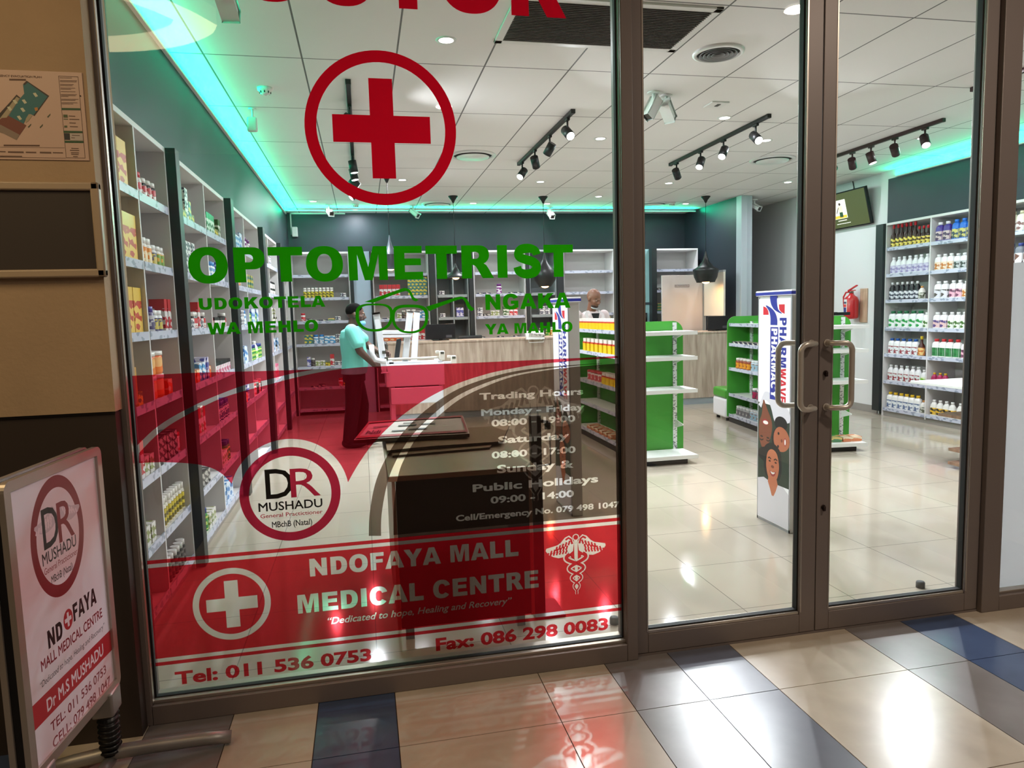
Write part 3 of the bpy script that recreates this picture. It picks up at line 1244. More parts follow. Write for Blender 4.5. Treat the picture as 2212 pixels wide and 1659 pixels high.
def heavy_shape(s, x0, x1, zb, zcap):
    loops, adv = [], 0.0
    for ch in s:
        a, ls = heavy_glyph(ch)
        for l_ in ls:
            loops.append([(x + adv, z) for x, z in l_])
        adv += a
    xs = [p[0] for l_ in loops for p in l_]
    mn, mx = min(xs), max(xs)
    kx_ = (x1 - x0) / (mx - mn)
    kz_ = (zcap - zb) / 716.0
    return multi(*[poly_shape([(x0 + (x - mn) * kx_, zb + z * kz_) for x, z in l_]) for l_ in loops])


def on_glass(x, z):
    return Vector((x, GY - 0.0035, z))


def tx(s, l, r, ltop, bold=0.02, shear=0.0, rtop=None, spacing=1.0):
    """text given by its measured left base point, right base point and left cap point"""
    x0, z0 = gl(*l)
    x1, z1 = gl(*r)
    zt = gl(*ltop)[1]
    zc1 = gl(*rtop)[1] if rtop else None
    zb = (z0 + z1) / 2
    hgt = (zt - z0) if zc1 is None else ((zt - z0) + (zc1 - z1)) / 2
    if bold == 'heavy':
        return heavy_shape(s, x0, x1, zb, zb + hgt)
    return text_shape(s, x0, x1, zb, zb + hgt, bold, shear, spacing)


def cA(u, v):
    return (900 + .25316 * u, 740 + .25316 * v)


def cB(u, v):
    return (300 + .25316 * u, 1100 + .25316 * v)


def cD(u, v):
    return (900 + .25316 * u, 1080 + .25316 * v)


def c4(u, v):
    return (480 + .25316 * u, 740 + .25316 * v)


def poly_px(pts):
    return [gl(*p) for p in pts]


VGREEN = mat_film('green_vinyl', (34, 150, 6), (0, 0, 0), 1.0, 0.45)
VRED = mat_film('red_vinyl', (206, 12, 34), (0, 0, 0), 1.0, 0.4)
FRED = mat_film('red_film', (200, 24, 44), (222, 76, 96), 0.10, 0.5)
FRED2 = mat_film('red_film_lower', (205, 30, 42), (226, 66, 74), 0.30, 0.5)
FBROWN = mat_film('brown_film', (70, 56, 46), (140, 124, 112), 0.17, 0.5)
FCLEAR = mat_film('clear_lettering_film', (235, 225, 210), (250, 248, 244), 0.16, 0.5)
FPALE = mat_film('pale_backing_film', (235, 228, 214), (252, 251, 249), 0.10, 0.5)
FWATER = mat_film('watermark_film', (110, 98, 88), (180, 166, 152), 0.33, 0.5)
VBLACK = mat('black_vinyl', (12, 12, 12), 0.5)
VMAROON = mat_film('maroon_film', (150, 28, 52), (200, 50, 75), 0.5, 0.5)

# --- red DOCTOR lettering, mostly above the frame of the photo
t = thing('window_lettering', 'red capital lettering at the top of the fixed pane above the red cross ring', 'lettering', (0.2, GY, 2.7))
xr, zr = gl(1222.8, 41.3)
zb = gl(1040, 29.5)[1]
xTl, xTr = gl(866.8, 17.2)[0], gl(906.3, 19)[0]
adv = {'D': 778, 'O': 833, 'C': 778, 'T': 722, 'R': 778}
kd = (xr - (xTl + xTr) / 2) / (361 + 833 + 778)
paint([('lettering', heavy_shape('DOCTOR', xr - kd * 4711, xr, zb, zb + kd * 716))], on_glass, None, t, {'lettering': VRED})

# --- red cross in a ring
t = thing('cross_decal', 'large red cross inside a red ring stuck high on the fixed pane', 'window decal', (0.4, GY, 2.3))
L_, Rt, Tp, Bt = gl(658, 275)[0], gl(985, 285)[0], gl(822, 109.6)[1], gl(822, 443.5)[1]
Li, Ri, Ti, Bi = gl(684, 275)[0], gl(961.8, 285)[0], gl(822, 136)[1], gl(822, 419.5)[1]
cx, cz = (L_ + Rt) / 2, (Tp + Bt) / 2
hx0, hx1 = gl(718.5, 275)[0], gl(929.5, 283)[0]
hz0, hz1 = gl(824, 309)[1], gl(824, 250)[1]
vx0, vx1 = gl(800, 272)[0], gl(851, 274)[0]
vz1, vz0 = gl(820, 170)[1], gl(830, 386)[1]
cross = poly_shape([(vx0, vz0), (vx1, vz0), (vx1, hz0), (hx1, hz0), (hx1, hz1), (vx1, hz1), (vx1, vz1), (vx0, vz1), (vx0, hz1), (hx0, hz1), (hx0, hz0), (vx0, hz0)])
paint([('ring', ring_shape(cx, cz, (Rt - L_) / 2, (Tp - Bt) / 2, (Ri - Li) / 2, (Ti - Bi) / 2)), ('cross', cross)], on_glass, None, t, {'ring': VRED, 'cross': VRED})

# --- green lettering
def letter_thing(s, label, l, r, lt, bold, rt=None):
    p = gl(*l)
    t = thing('window_lettering', label, 'lettering', (p[0], GY, p[1]), 'green lettering on the fixed pane')
    paint([('lettering', tx(s, l, r, lt, bold, rtop=rt))], on_glass, None, t, {'lettering': VGREEN})


letter_thing('OPTOMETRIST', 'large green capital lettering reading optometrist across the pane', (409.6, 606.4), (1238, 602.8), (409.6, 530.9), 'heavy', (1238, 532.4))
letter_thing('UDOKOTELA', 'green lettering in two-word block upper line, left of the eyeglasses', (430.8, 667), (703, 665), (430.8, 642.8), 'heavy', (703, 640))
letter_thing('WA MEHLO', 'green lettering lower line, left of the eyeglasses', (449.4, 721), (688, 717.5), (449.4, 695.8), 'heavy', (688, 692.3))
letter_thing('NGAKA', 'green lettering upper line, right of the eyeglasses', (1048.8, 668), (1232, 666.5), (1048.8, 634.7), 'heavy', (1232, 633.4))
letter_thing('YA MAHLO', 'green lettering lower line, right of the eyeglasses', (1047.5, 721), (1236.4, 718), (1047.5, 698.4), 'heavy', (1236.4, 696))


def lens(px0, px1, py0, py1, ex_top=3.2, ex_bot=2.3, n=64, tiltl=0.0):
    cx_, cy_ = (px0 + px1) / 2, py0 + (py1 - py0) * 0.42
    out = []
    for i in range(n):
        a = 2 * math.pi * i / n
        ca, sa = math.cos(a), math.sin(a)
        ex = ex_top if sa > 0 else ex_bot
        k = (abs(ca) ** ex + abs(sa) ** ex) ** (-1 / ex)
        x = cx_ + ca * k * (px1 - px0) / 2
        y = cy_ - sa * k * ((cy_ - py0) if sa > 0 else (py1 - cy_))
        out.append(gl(x, y))
    return poly_shape(out)


t = thing('eyeglasses_decal', 'green outline of eyeglasses with open temples on the pane', 'window decal', gl(850, 680)[:1] + (GY, gl(850, 680)[1]))
k = 320 / 2212.0
c78 = lambda u, v: (780 + k * u, 600 + k * v)
tl = poly_shape([gl(*c78(*p)) for p in smooth_line([(50, 362), (350, 252), (600, 165), (660, 155), (715, 172), (745, 205), (770, 255), (800, 300), (865, 330)], 4) + smooth_line([(820, 354), (780, 340), (755, 310), (735, 265), (715, 225), (690, 205), (650, 202), (500, 250), (190, 372)], 4)])
tr = poly_shape([gl(*c78(*p)) for p in smooth_line([(968, 432), (1200, 362), (1430, 290), (1510, 284), (1570, 312), (1605, 362), (1635, 420), (1690, 466)], 4) + smooth_line([(1650, 497), (1605, 470), (1575, 420), (1553, 365), (1525, 330), (1480, 320), (1250, 400), (1015, 500)], 4)])
paint([('rim', multi(lens(768, 849, 655.7, 716.2), lens(775.2, 842.2, 659.6, 711))), ('rim', multi(lens(846.2, 925, 658, 720.2), lens(852.6, 918, 664.2, 715.5))),
       ('temple', tl), ('temple#2', tr)], on_glass, None, t, {'rim': VGREEN, 'temple': VGREEN, 'temple#2': VGREEN})

# --- the large film of the medical centre
dec = thing('window_film', 'red and brown film with trading hours covering the lower half of the fixed pane', 'window film', (0.1, GY, 0.6))
pl = poly_px
xl = -0.846
xrr = 1.055
top_edge = pl([(286, 811.6), (420, 805), (560, 801.5), (682.5, 797.7)])
sw_up = pl(smooth_line([(297, 962), (330, 930), (365, 905), (405, 883), (440, 866), (480, 849.5), (530.6, 831), (581, 819.5), (632, 806.5), (682.5, 797.7)], 4))
sw_lo = pl(smooth_line([(301, 978), (335, 943), (370, 916), (410, 893), (445, 875), (480, 859.5), (530.6, 843.5), (581, 830.5), (632, 817), (682.5, 805.5), (733, 797.5), (783.8, 792.7)], 4))
red_top = pl(smooth_line([(783.8, 792.7), (900, 788), (1040, 782.6), (1200, 775.5), (1334, 769)], 4))
wave = pl(smooth_line([(300.5, 1000), (354.4, 998), (417.7, 1001.5), (455.7, 1010), (481, 1024), (500, 1044)], 5))
Lo, Ro = gl(517, 1066)[0], gl(736, 1066)[0]
To, Bo = gl(626, 965.3)[1], gl(626, 1167.6)[1]
ccx, ccz = (Lo + Ro) / 2, (To + Bo) / 2
rox, roz = (Ro - Lo) / 2, (To - Bo) / 2
hx, hz = rox + (gl(626, 947.6)[1] - To), gl(626, 947.6)[1] - ccz
halo = [(ccx + hx * math.cos(a), ccz + hz * math.sin(a)) for a in [math.pi * (1 - i / 40.0) for i in range(41)]]
tip2 = gl(752, 1041)
arc1 = pl(smooth_line([(752, 1041), (773.7, 1003), (809, 954), (859.7, 904.6), (910, 868), (961, 840), (1001, 823.5), (1040, 811), (1077, 801.5), (1153, 788), (1254, 778), (1334, 773)], 5))
zt0 = tip2[1]
halo = [p for p in halo if p[1] > zt0 - 0.002]
wedge = poly_shape(top_edge + sw_up[::-1])
field = poly_shape(sw_lo + red_top[1:] + arc1[::-1] + halo[::-1] + wave[::-1])
b1_out = smooth_line([(796.5, 1157), (798.5, 1109), (810, 1046), (830.6, 995), (863.5, 942), (906.6, 896.5), (957, 858.5), (1008, 832), (1084, 808), (1160, 795), (1256, 787), (1300, 785.2)], 5)
b1_in = smooth_line([(823, 1157), (824.5, 1109), (836, 1046), (853, 1000), (883, 949), (923, 906), (973, 864.5), (1023, 837.5), (1096.5, 811.6), (1175, 797.5), (1256, 788.5), (1300, 785.8)], 5)
b2_out = smooth_line([(850, 1155), (851, 1090), (861, 1023), (879, 980), (906.6, 937), (952, 894), (995, 861), (1046, 835.7), (1109, 813), (1185, 799), (1261, 790.5), (1338, 785)], 5)
stripe = poly_shape(pl(b1_out + b1_in[::-1]))
zA1 = (gl(318.2, 1211.4)[1] + gl(1339, 1116.7)[1]) / 2
zA0 = (gl(318.2, 1220.3)[1] + gl(1339, 1123.3)[1]) / 2
zB1 = (gl(319, 1228.5)[1] + gl(1339, 1130.6)[1]) / 2
zB0 = (gl(334.2, 1426.1)[1] + gl(1341.8, 1301.5)[1]) / 2
zC1 = (gl(334.5, 1433.7)[1] + gl(1341.8, 1309)[1]) / 2
zC0 = (gl(335, 1441)[1] + gl(1341.8, 1316)[1]) / 2
zbrown = gl(1339, 1111)[1]
brown = poly_shape(pl(b2_out) + [(xrr, gl(1338, 785)[1]), (xrr, zbrown), (gl(850, 1155)[0], zbrown)])
rect = lambda x0, x1, z0, z1: poly_shape([(x0, z0), (x1, z0), (x1, z1), (x0, z1)])

layers = [('pale_backing', rect(xl, xrr, gl(340, 1500)[1] + 0.002, zA0)), ('red_field', wedge), ('red_field', field), ('brown_stripe', stripe), ('brown_field', brown),
          ('red_stripe', rect(xl, xrr, zA0, zA1)), ('red_band', rect(xl + 0.002, xrr, zB0, zB1)), ('red_stripe#2', rect(xl, xrr, zC0, zC1))]
# watermark caduceus behind the hours
wmx, wmz = gl(1150, 980)
mm = 1.0


def caduceus(cx_, ztop, w, h):
    """(wings, snakes, staff) polygons of a winged staff with two snakes, width w, height h"""
    sh = []
    fl = []
    zt = ztop
    for sd in (-1, 1):
        wing = [(0.06, -0.10), (0.12, -0.02), (0.22, 0.03), (0.36, 0.0), (0.5, -0.08), (0.62, -0.12), (0.8, -0.14), (0.98, -0.16), (1.0, -0.20), (0.9, -0.27), (0.76, -0.31), (0.58, -0.34), (0.42, -0.33), (0.26, -0.30), (0.10, -0.24)]
        sh.append(poly_shape([(cx_ + sd * x * w / 2, zt - 0.04 * h + z * h * 0.95) for x, z in wing]))
        # feather slots
        for r_, (xa, xb, za, zb_, n, ln) in enumerate(((0.20, 0.62, -0.06, -0.14, 5, 0.075), (0.28, 0.80, -0.14, -0.20, 6, 0.075), (0.30, 0.90, -0.215, -0.235, 7, 0.06))):
            for i in range(n):
                f = i / (n - 1)
                x = xa + (xb - xa) * f
                z = za + (zb_ - za) * f
                p = (cx_ + sd * x * w / 2, zt - 0.04 * h + z * h * 0.95)
                q = (cx_ + sd * (x + 0.05) * w / 2, zt - 0.04 * h + (z - ln) * h * 0.95)
                fl.append(stroke([p, q], w * 0.014))
        fl.append(stroke([(cx_ + sd * x * w / 2, zt - 0.04 * h + z * h * 0.95) for x, z in ((0.12, -0.12), (0.16, -0.04), (0.24, -0.01), (0.34, -0.04))], w * 0.016))
    sh.append(ellipse(cx_, zt - 0.05 * h, 0.055 * w, 0.055 * w * 1.0, 24))
    sh.append(stroke([(cx_, zt - 0.08 * h), (cx_ + 0.0 * w, zt - 0.95 * h)], [0.03 * w, 0.022 * w]))
    fl.append(ellipse(cx_, zt - 0.05 * h, 0.04 * w, 0.04 * w, 24))
    snakes, cores = [], []
    for sd in (-1, 1):
        line, wd = [], []
        n = 70
        for i in range(n):
            f = i / (n - 1)
            amp = 0.17 * (1 - f) ** 0.9 + 0.005
            ph = f * math.pi * 4.2 * (0.75 + 0.25 * f) - 0.9
            line.append((cx_ + sd * math.cos(ph) * amp * w, zt - (0.32 + 0.66 * f) * h))
            wd.append((0.042 * (1 - f) + 0.016) * w)
        snakes.append(stroke(line, wd))
        cores.append(stroke(line, [x * 0.55 for x in wd]))
    return sh, fl, snakes, cores


sh, fl, sn, co = caduceus(wmx + 0.01, gl(1150, 832)[1], 0.44, 0.50)
for s in sh + sn:
    layers.append(('watermark', s))
for s in fl + co:
    layers.append(('brown_field', s))

# clear lettering on the brown field
H = [('Trading Hours', cA(535, 487), cA(1420, 445), cA(535, 425), cA(1420, 393)),
     ('Monday - Friday', cA(550, 620), cA(1430, 580), cA(550, 562), cA(1430, 527)),
     ('08:00 - 19:00', cA(638, 712), cA(1352, 677), cA(638, 655), cA(1352, 620)),
     ('Saturday', cA(695, 855), cA(1300, 828), cA(695, 792), cA(1300, 768)),
     ('08:00 - 17:00', cA(640, 985), cA(1355, 943), cA(640, 927), cA(1355, 885)),
     ('Sunday &', cA(685, 1108), cA(1337, 1070), cA(685, 1042), cA(1337, 1000)),
     ('Public Holidays', cA(478, 1270), cA(1547, 1195), cA(478, 1200), cA(1547, 1137)),
     ('09:00 - 14:00', cA(630, 1370), cA(1340, 1318), cA(630, 1310), cA(1340, 1260)),
     ('Cell/Emergency No. 079 498 1047', cA(335, 1522), cA(1730, 1405), cA(335, 1470), cA(1730, 1355))]
for hi, (s, l, r, lt, rt) in enumerate(H):
    layers.append(('hours_lettering#%d' % hi, tx(s, l, r, lt, 0.032, rtop=rt)))
for p, q in ((715, 683), (850, 680), (745, 955), (845, 945)):
    c = gl(*cA(p, q))
    layers.append(('hours_lettering#%d' % (1 if q < 800 else 4), ellipse(c[0], c[1], 0.0085, 0.0075, 16)))
# clear ring and cross, lettering and caduceus on the red band
rx0, rx1 = gl(*cB(458, 800))[0], gl(*cB(1128, 790))[0]
rz1, rz0 = gl(*cB(800, 497))[1], gl(*cB(795, 1110))[1]
kx, kz = (rx0 + rx1) / 2, (rz0 + rz1) / 2
ra = (rx1 - rx0) / 2
rb = (rz1 - rz0) / 2
layers.append(('cross_ring', ring_shape(kx, kz, ra, rb, ra * 0.84, rb * 0.84)))
ca, cb = ra * 0.655, ra * 0.175
layers.append(('clear_cross', poly_shape([(kx - cb, kz - ca), (kx + cb, kz - ca), (kx + cb, kz - cb), (kx + ca, kz - cb), (kx + ca, kz + cb), (kx + cb, kz + cb), (kx + cb, kz + ca), (kx - cb, kz + ca), (kx - cb, kz + cb), (kx - ca, kz + cb), (kx - ca, kz - cb), (kx - cb, kz - cb)])))
layers.append(('name_lettering', tx('NDOFAYA MALL', cB(1462, 577), cD(868, 470), cB(1462, 418), 'heavy', rtop=cD(868, 335))))
layers.append(('name_lettering#1', tx('MEDICAL CENTRE', cB(1360, 890), cD(1040, 742), cB(1360, 730), 'heavy', rtop=cD(1040, 595))))
layers.append(('motto_lettering', tx('\u201cDedicated to hope, Healing and Recovery\u201d', cB(1612, 980), cD(812, 882), cB(1612, 925), 0.012, 0.28, rtop=cD(812, 826))))
sx, sz = gl(*cD(1355, 290))
sw_ = gl(*cD(1610, 370))[0] - gl(*cD(1098, 400))[0]
shh = sz - gl(*cD(1362, 810))[1]
sh, fl, sn, co = caduceus(sx, sz, sw_, shh)
for s in sh + sn:
    layers.append(('caduceus', s))
for s in fl + co:
    layers.append(('red_band', s))
# red numbers on the clear strip
layers.append(('phone_lettering', tx('Tel: 011 536 0753', cB(315, 1500), cB(1985, 1285), cB(315, 1388), 0.038, rtop=cB(1985, 1178))))
layers.append(('phone_lettering#1', tx('Fax: 086 298 0083', cD(165, 1285), cD(1632, 1105), cD(165, 1172), 0.038, rtop=cD(1632, 1005))))
# round logo
layers.append(('pale_disc', ellipse(ccx, ccz, rox * 0.9, roz * 0.9)))
layers.append(('logo_ring', ring_shape(ccx, ccz, rox, roz, rox * 0.815, roz * 0.815)))
sh, fl, sn, co = caduceus(ccx + 0.005, ccz + 0.085, 0.22, 0.19)
x0, z0 = gl(*c4(377, 1340))
x1, z1 = gl(*c4(596, 1070))
layers.append(('logo_letter_d', text_shape('D', x0, x1, z0 + 0.002, z1 + 0.001, 0.008)))
x0, z0 = gl(*c4(590, 1325))
x1, z1 = gl(*c4(830, 1062))
layers.append(('logo_letter_r', text_shape('R', x0, x1, z0 + 0.002, z1 + 0.001, 0.0)))
layers.append(('logo_name', tx('MUSHADU', c4(313, 1443), c4(857, 1400), c4(313, 1375), 0.014, rtop=c4(857, 1322))))
layers.append(('logo_title', tx('General Practictioner', c4(328, 1497), c4(857, 1457), c4(328, 1463), 0.008, rtop=c4(857, 1424))))
layers.append(('logo_degree', tx('MBchB (Natal)', c4(427, 1572), c4(770, 1555), c4(427, 1522), 0.014, rtop=c4(770, 1505))))
film_mats = {'hours_lettering#%d' % i: FCLEAR for i in range(9)}
film_mats.update({
    'red_field': FRED, 'brown_stripe': FBROWN, 'brown_field': FBROWN, 'red_stripe': FRED2, 'red_stripe#2': FRED2, 'red_band': FRED2,
    'watermark': FWATER, 'hours_lettering': FCLEAR, 'cross_ring': FCLEAR, 'clear_cross': FCLEAR, 'name_lettering': FCLEAR, 'motto_lettering': FCLEAR,
    'caduceus': FCLEAR, 'phone_lettering': FRED2, 'pale_disc': FPALE, 'pale_backing': FPALE, 'logo_ring': VMAROON, 'logo_letter_d': VBLACK, 'logo_letter_r': VMAROON,
    'logo_name': VBLACK, 'logo_title': VMAROON, 'logo_degree': VBLACK, 'name_lettering#1': FCLEAR, 'phone_lettering#1': FRED2})
paint(layers, on_glass, None, dec, film_mats)
# ------------------------------------------------------------------ wall shelving
POSTM = mat('charcoal_post', (30, 34, 38), 0.45)
RAILM = mat('lilac_label_rail', (196, 200, 220), 0.35)
RAILTAG = mat_print((200, 204, 222), (150, 158, 178), 26.0, 0.78, 0.35)
BACKP = mat('white_back_panel', (214, 212, 210), 0.6)
ZL = [2.157, 1.803, 1.44, 1.08, 0.72, 0.37, 0.055]      # bottom of each label rail, left wall
ZR = [2.201, 1.853, 1.515, 1.15, 0.80, 0.442, 0.074]    # right wall
RT = 0.045                                               # rail height; goods stand RT - 0.012 above ZL


def wall_unit(label, front, back, y0, y1, dividers, rows, top, inx, ends=(True, True), kick=True):
    """shelving that faces +x (inx = 1) or -x (inx = -1); y0..y1 along the wall"""
    t = thing('shelf_unit', label, 'shelving unit', (front, (y0 + y1) / 2, 0.0), 'wall shelving units')
    T = 0.018
    b = MB()
    b.box(back, front, y0, y1, top - 0.03, top, 0, 0.002)
    b.build('top_board', WHITE, t)
    b = MB()
    b.box(back, back + inx * 0.012, y0, y1, 0.05, top - 0.03)
    b.build('back_panel', BACKP, t)
    edges = [y0 + T / 2] if ends[0] else []
    for yy in ([y0 + T / 2] if ends[0] else []) + ([y1 - T / 2] if ends[1] else []):
        b = MB()
        b.box(back, front, yy - T / 2, yy + T / 2, 0.0, top - 0.03, 0, 0.002)
        b.build('side_panel', WHITE, t)
    for yy in dividers:
        b = MB()
        b.box(back + inx * 0.012, front, yy - T / 2, yy + T / 2, 0.05, top - 0.03, 0, 0.002)
        b.build('divider', WHITE, t)
    ys = [y0 + (T if ends[0] else 0)] + [d for d in dividers] + [y1 - (T if ends[1] else 0)]
    for a, c in zip(ys[:-1], ys[1:]):
        for z in rows:
            b = MB()
            b.box(back + inx * 0.012, front - inx * 0.004, a + T / 2, c - T / 2, z + 0.012, z + 0.032)
            s = b.build('shelf', WHITE, t)
            b = MB()
            b.box(front - inx * 0.004, front + inx * 0.002, a + T / 2, c - T / 2, z, z + RT, 0)
            b.build('label_rail', RAILTAG, s)
    if kick:
        b = MB()
        b.box(front - inx * 0.02, front - inx * 0.035, y0, y1, 0.0, rows[-1])
        b.build('kick_plate', GREYP, t)
    return t


def post(label, x0, x1, y0, y1, z0, z1):
    t = MB().box(x0, x1, y0, y1, z0, z1, 0, 0.003).build('shelf_post', POSTM)
    tag(t, label, 'post', 'dark posts between the shelving units')


LF, LB = -1.09, -1.54
LU = [(3.30, 4.575, [3.985]), (4.675, 6.37, [5.59]), (6.505, 8.32, [7.35]), (8.50, 10.05, [9.14]), (10.18, 11.43, [10.85])]
NEAR = ['nearest the shop window', 'second from the shop window', 'third from the shop window', 'fourth from the shop window', 'farthest from the shop window']
for k, (a, c, dv) in enumerate(LU):
    wall_unit('tall white open shelving unit on the left wall, %s' % NEAR[k], LF, LB, a, c, dv, ZL, 2.552, 1)
for k, (a, c) in enumerate([(4.578, 4.672), (6.373, 6.502), (8.323, 8.497), (10.053, 10.177)]):
    post('tall charcoal post between left wall units, %s from the window' % ORD[k], LB + 0.3, -1.035, a, c, 0.0, 2.552)
post('tall charcoal post at the far end of the left wall shelving', LB + 0.3, -1.05, 11.433, 11.448, 0.0, 2.552)
b = MB()
b.box(LB, -1.09, 3.24, 3.295, 0.0, 2.552, 0, 0.003)
tag(b.build('end_panel', WHITE), 'white end panel of the left shelving beside the window frame', 'panel')

RF, RB = 6.84, 7.27
wall_unit('white shelving unit of bottles on the right wall beside the white wall', RF, RB, 6.74, 8.235, [7.478], ZR, 2.565, -1)
wall_unit('white shelving unit on the right wall seen through the narrow sidelight', RF, RB, 4.9, 6.72, [5.8], ZR, 2.565, -1)
post('tall navy post at the far edge of the right wall shelving', 6.80, 7.2, 8.24, 8.375, 0.06, 2.56)

# ------------------------------------------------------------------ goods
PROTO = {}


def proto(kind, w, d, h, body, cap=None, label=None, ink=None, scale=28.0):
    """one article standing at the origin, front towards -y; unlinked, copied by put()"""
    key = (kind, w, d, h, body, cap, label, ink, scale)
    if key in PROTO:
        return PROTO[key]
    bm_ = mat('pack_%s' % (body,), body, 0.35)
    capm = mat('pack_%s' % (cap,), cap, 0.35) if cap else None
    labm = (mat_print(label, ink, scale) if ink else mat('pack_%s' % (label,), label, 0.4)) if label else None
    kids = []
    b = MB()
    if kind == 'box':
        b.box(-w / 2, w / 2, -d / 2, d / 2, 0, h)
        root = b.build('carton' if h > 0.15 else ('pack' if max(w, d) > 0.105 else 'medicine_box'), mat_print(body, ink, scale) if ink else bm_, link=False)
        if cap:      # coloured top band
            b = MB()
            b.box(-w / 2 - .0006, w / 2 + .0006, -d / 2 - .0006, d / 2 + .0006, h * 0.72, h + .0006)
            kids.append((b.build('printed_band', capm, link=False), root))
        if label:
            b = MB()
            b.box(-w * 0.42, w * 0.42, -d / 2 - .001, -d / 2, h * 0.12, h * 0.62)
            kids.append((b.build('label', labm, link=False), root))
    elif kind == 'strip':      # tray of upright sachets
        b.box(-w / 2, w / 2, -d / 2, d / 2, 0, h * 0.62)
        root = b.build('sachet_box', bm_, link=False)
        b = MB()
        n = 5
        for i in range(n):
            x = -w / 2 + w * (i + 0.5) / n
            b.box(x - w / n * 0.42, x + w / n * 0.42, -d / 2 + .006, d / 2 - .006, h * 0.3, h, 0)
        kids.append((b.build('sachets', mat('pack_%s' % (label,), label, 0.4), link=False), root))
        b = MB()
        b.box(-w / 2 - .0006, w / 2 + .0006, -d / 2 - .0006, d / 2 + .0006, h * 0.60, h * 0.72)
        kids.append((b.build('printed_band', capm, link=False), root))
    else:
        r = w / 2
        sy = d / w
        if kind == 'jug':        # squared bottle with shoulders
            prof = [(r * 0.94, 0), (r, h * 0.03), (r, h * 0.58), (r * 0.93, h * 0.64), (r * 0.98, h * 0.68), (r * 0.80, h * 0.80), (r * 0.42, h * 0.86), (r * 0.40, h * 0.88)]
            sq, cr, cz = 4.0, r * 0.50, (0.86, 1.0)
            lab = (0.10, 0.54)
        elif kind == 'trigger':
            prof = [(r * 0.94, 0), (r, h * 0.03), (r, h * 0.56), (r * 0.9, h * 0.62), (r * 0.96, h * 0.66), (r * 0.5, h * 0.82), (r * 0.34, h * 0.9), (r * 0.34, h * 0.93)]
            sq, cr, cz = 3.0, r * 0.42, (0.86, 1.0)
            lab = (0.10, 0.52)
        elif kind == 'amber':    # long neck
            prof = [(r * 0.94, 0), (r, h * 0.02), (r, h * 0.48), (r * 0.85, h * 0.56), (r * 0.42, h * 0.66), (r * 0.36, h * 0.86), (r * 0.38, h * 0.88)]
            sq, cr, cz = 2.0, r * 0.44, (0.84, 1.0)
            lab = (0.06, 0.44)
        elif kind == 'jar':      # pill jar, wide cap
            prof = [(r * 0.94, 0), (r, h * 0.03), (r, h * 0.70), (r * 0.86, h * 0.78), (r * 0.80, h * 0.80)]
            sq, cr, cz = 2.0, r * 0.88, (0.78, 1.0)
            lab = (0.08, 0.66)
        else:                    # tub: straight wall, lid as wide as the body
            prof = [(r * 0.9, 0), (r * 0.96, h * 0.03), (r, h * 0.84)]
            sq, cr, cz = 2.0, r * 1.04, (0.82, 1.0)
            lab = (0.10, 0.74)
        b.lathe(prof, (0, 0, 0), 18, 0, 1, sy, sq)
        root = b.build({'jug': 'plastic_bottle', 'trigger': 'plastic_bottle', 'amber': 'glass_bottle', 'jar': 'pill_jar', 'tub': 'plastic_tub'}[kind], bm_, link=False)
        if cap:
            b = MB()
            b.lathe([(cr, h * cz[0]), (cr, h * (cz[1] - 0.012)), (cr * 0.94, h * cz[1])], (0, 0, 0), 16)
            kids.append((b.build('cap', capm, link=False), root))
        if label:
            b = MB()
            k = 1.012
            rr = r if kind != 'tub' else r * 0.99
            b.lathe([(rr * k, h * lab[0]), (rr * k, h * lab[1])], (0, 0, 0), 20, 0, 1, sy, sq, close=False)
            kids.append((b.build('label', labm, link=False), root))
    KIDS_OF = []
    for o, p in kids:
        o.parent = p
        KIDS_OF.append(o)
    PROTO[key] = (root, KIDS_OF)
    return PROTO[key]


def put(pr, loc, rotz, label, cat, group):
    root, kids = pr
    r = root.copy()
    C.objects.link(r)
    r.location = loc
    r.rotation_euler = (0, 0, rotz)
    r['label'] = label
    r['category'] = cat
    r['group'] = group
    for k in kids:
        c = k.copy()
        C.objects.link(c)
        c.parent = r
    return r


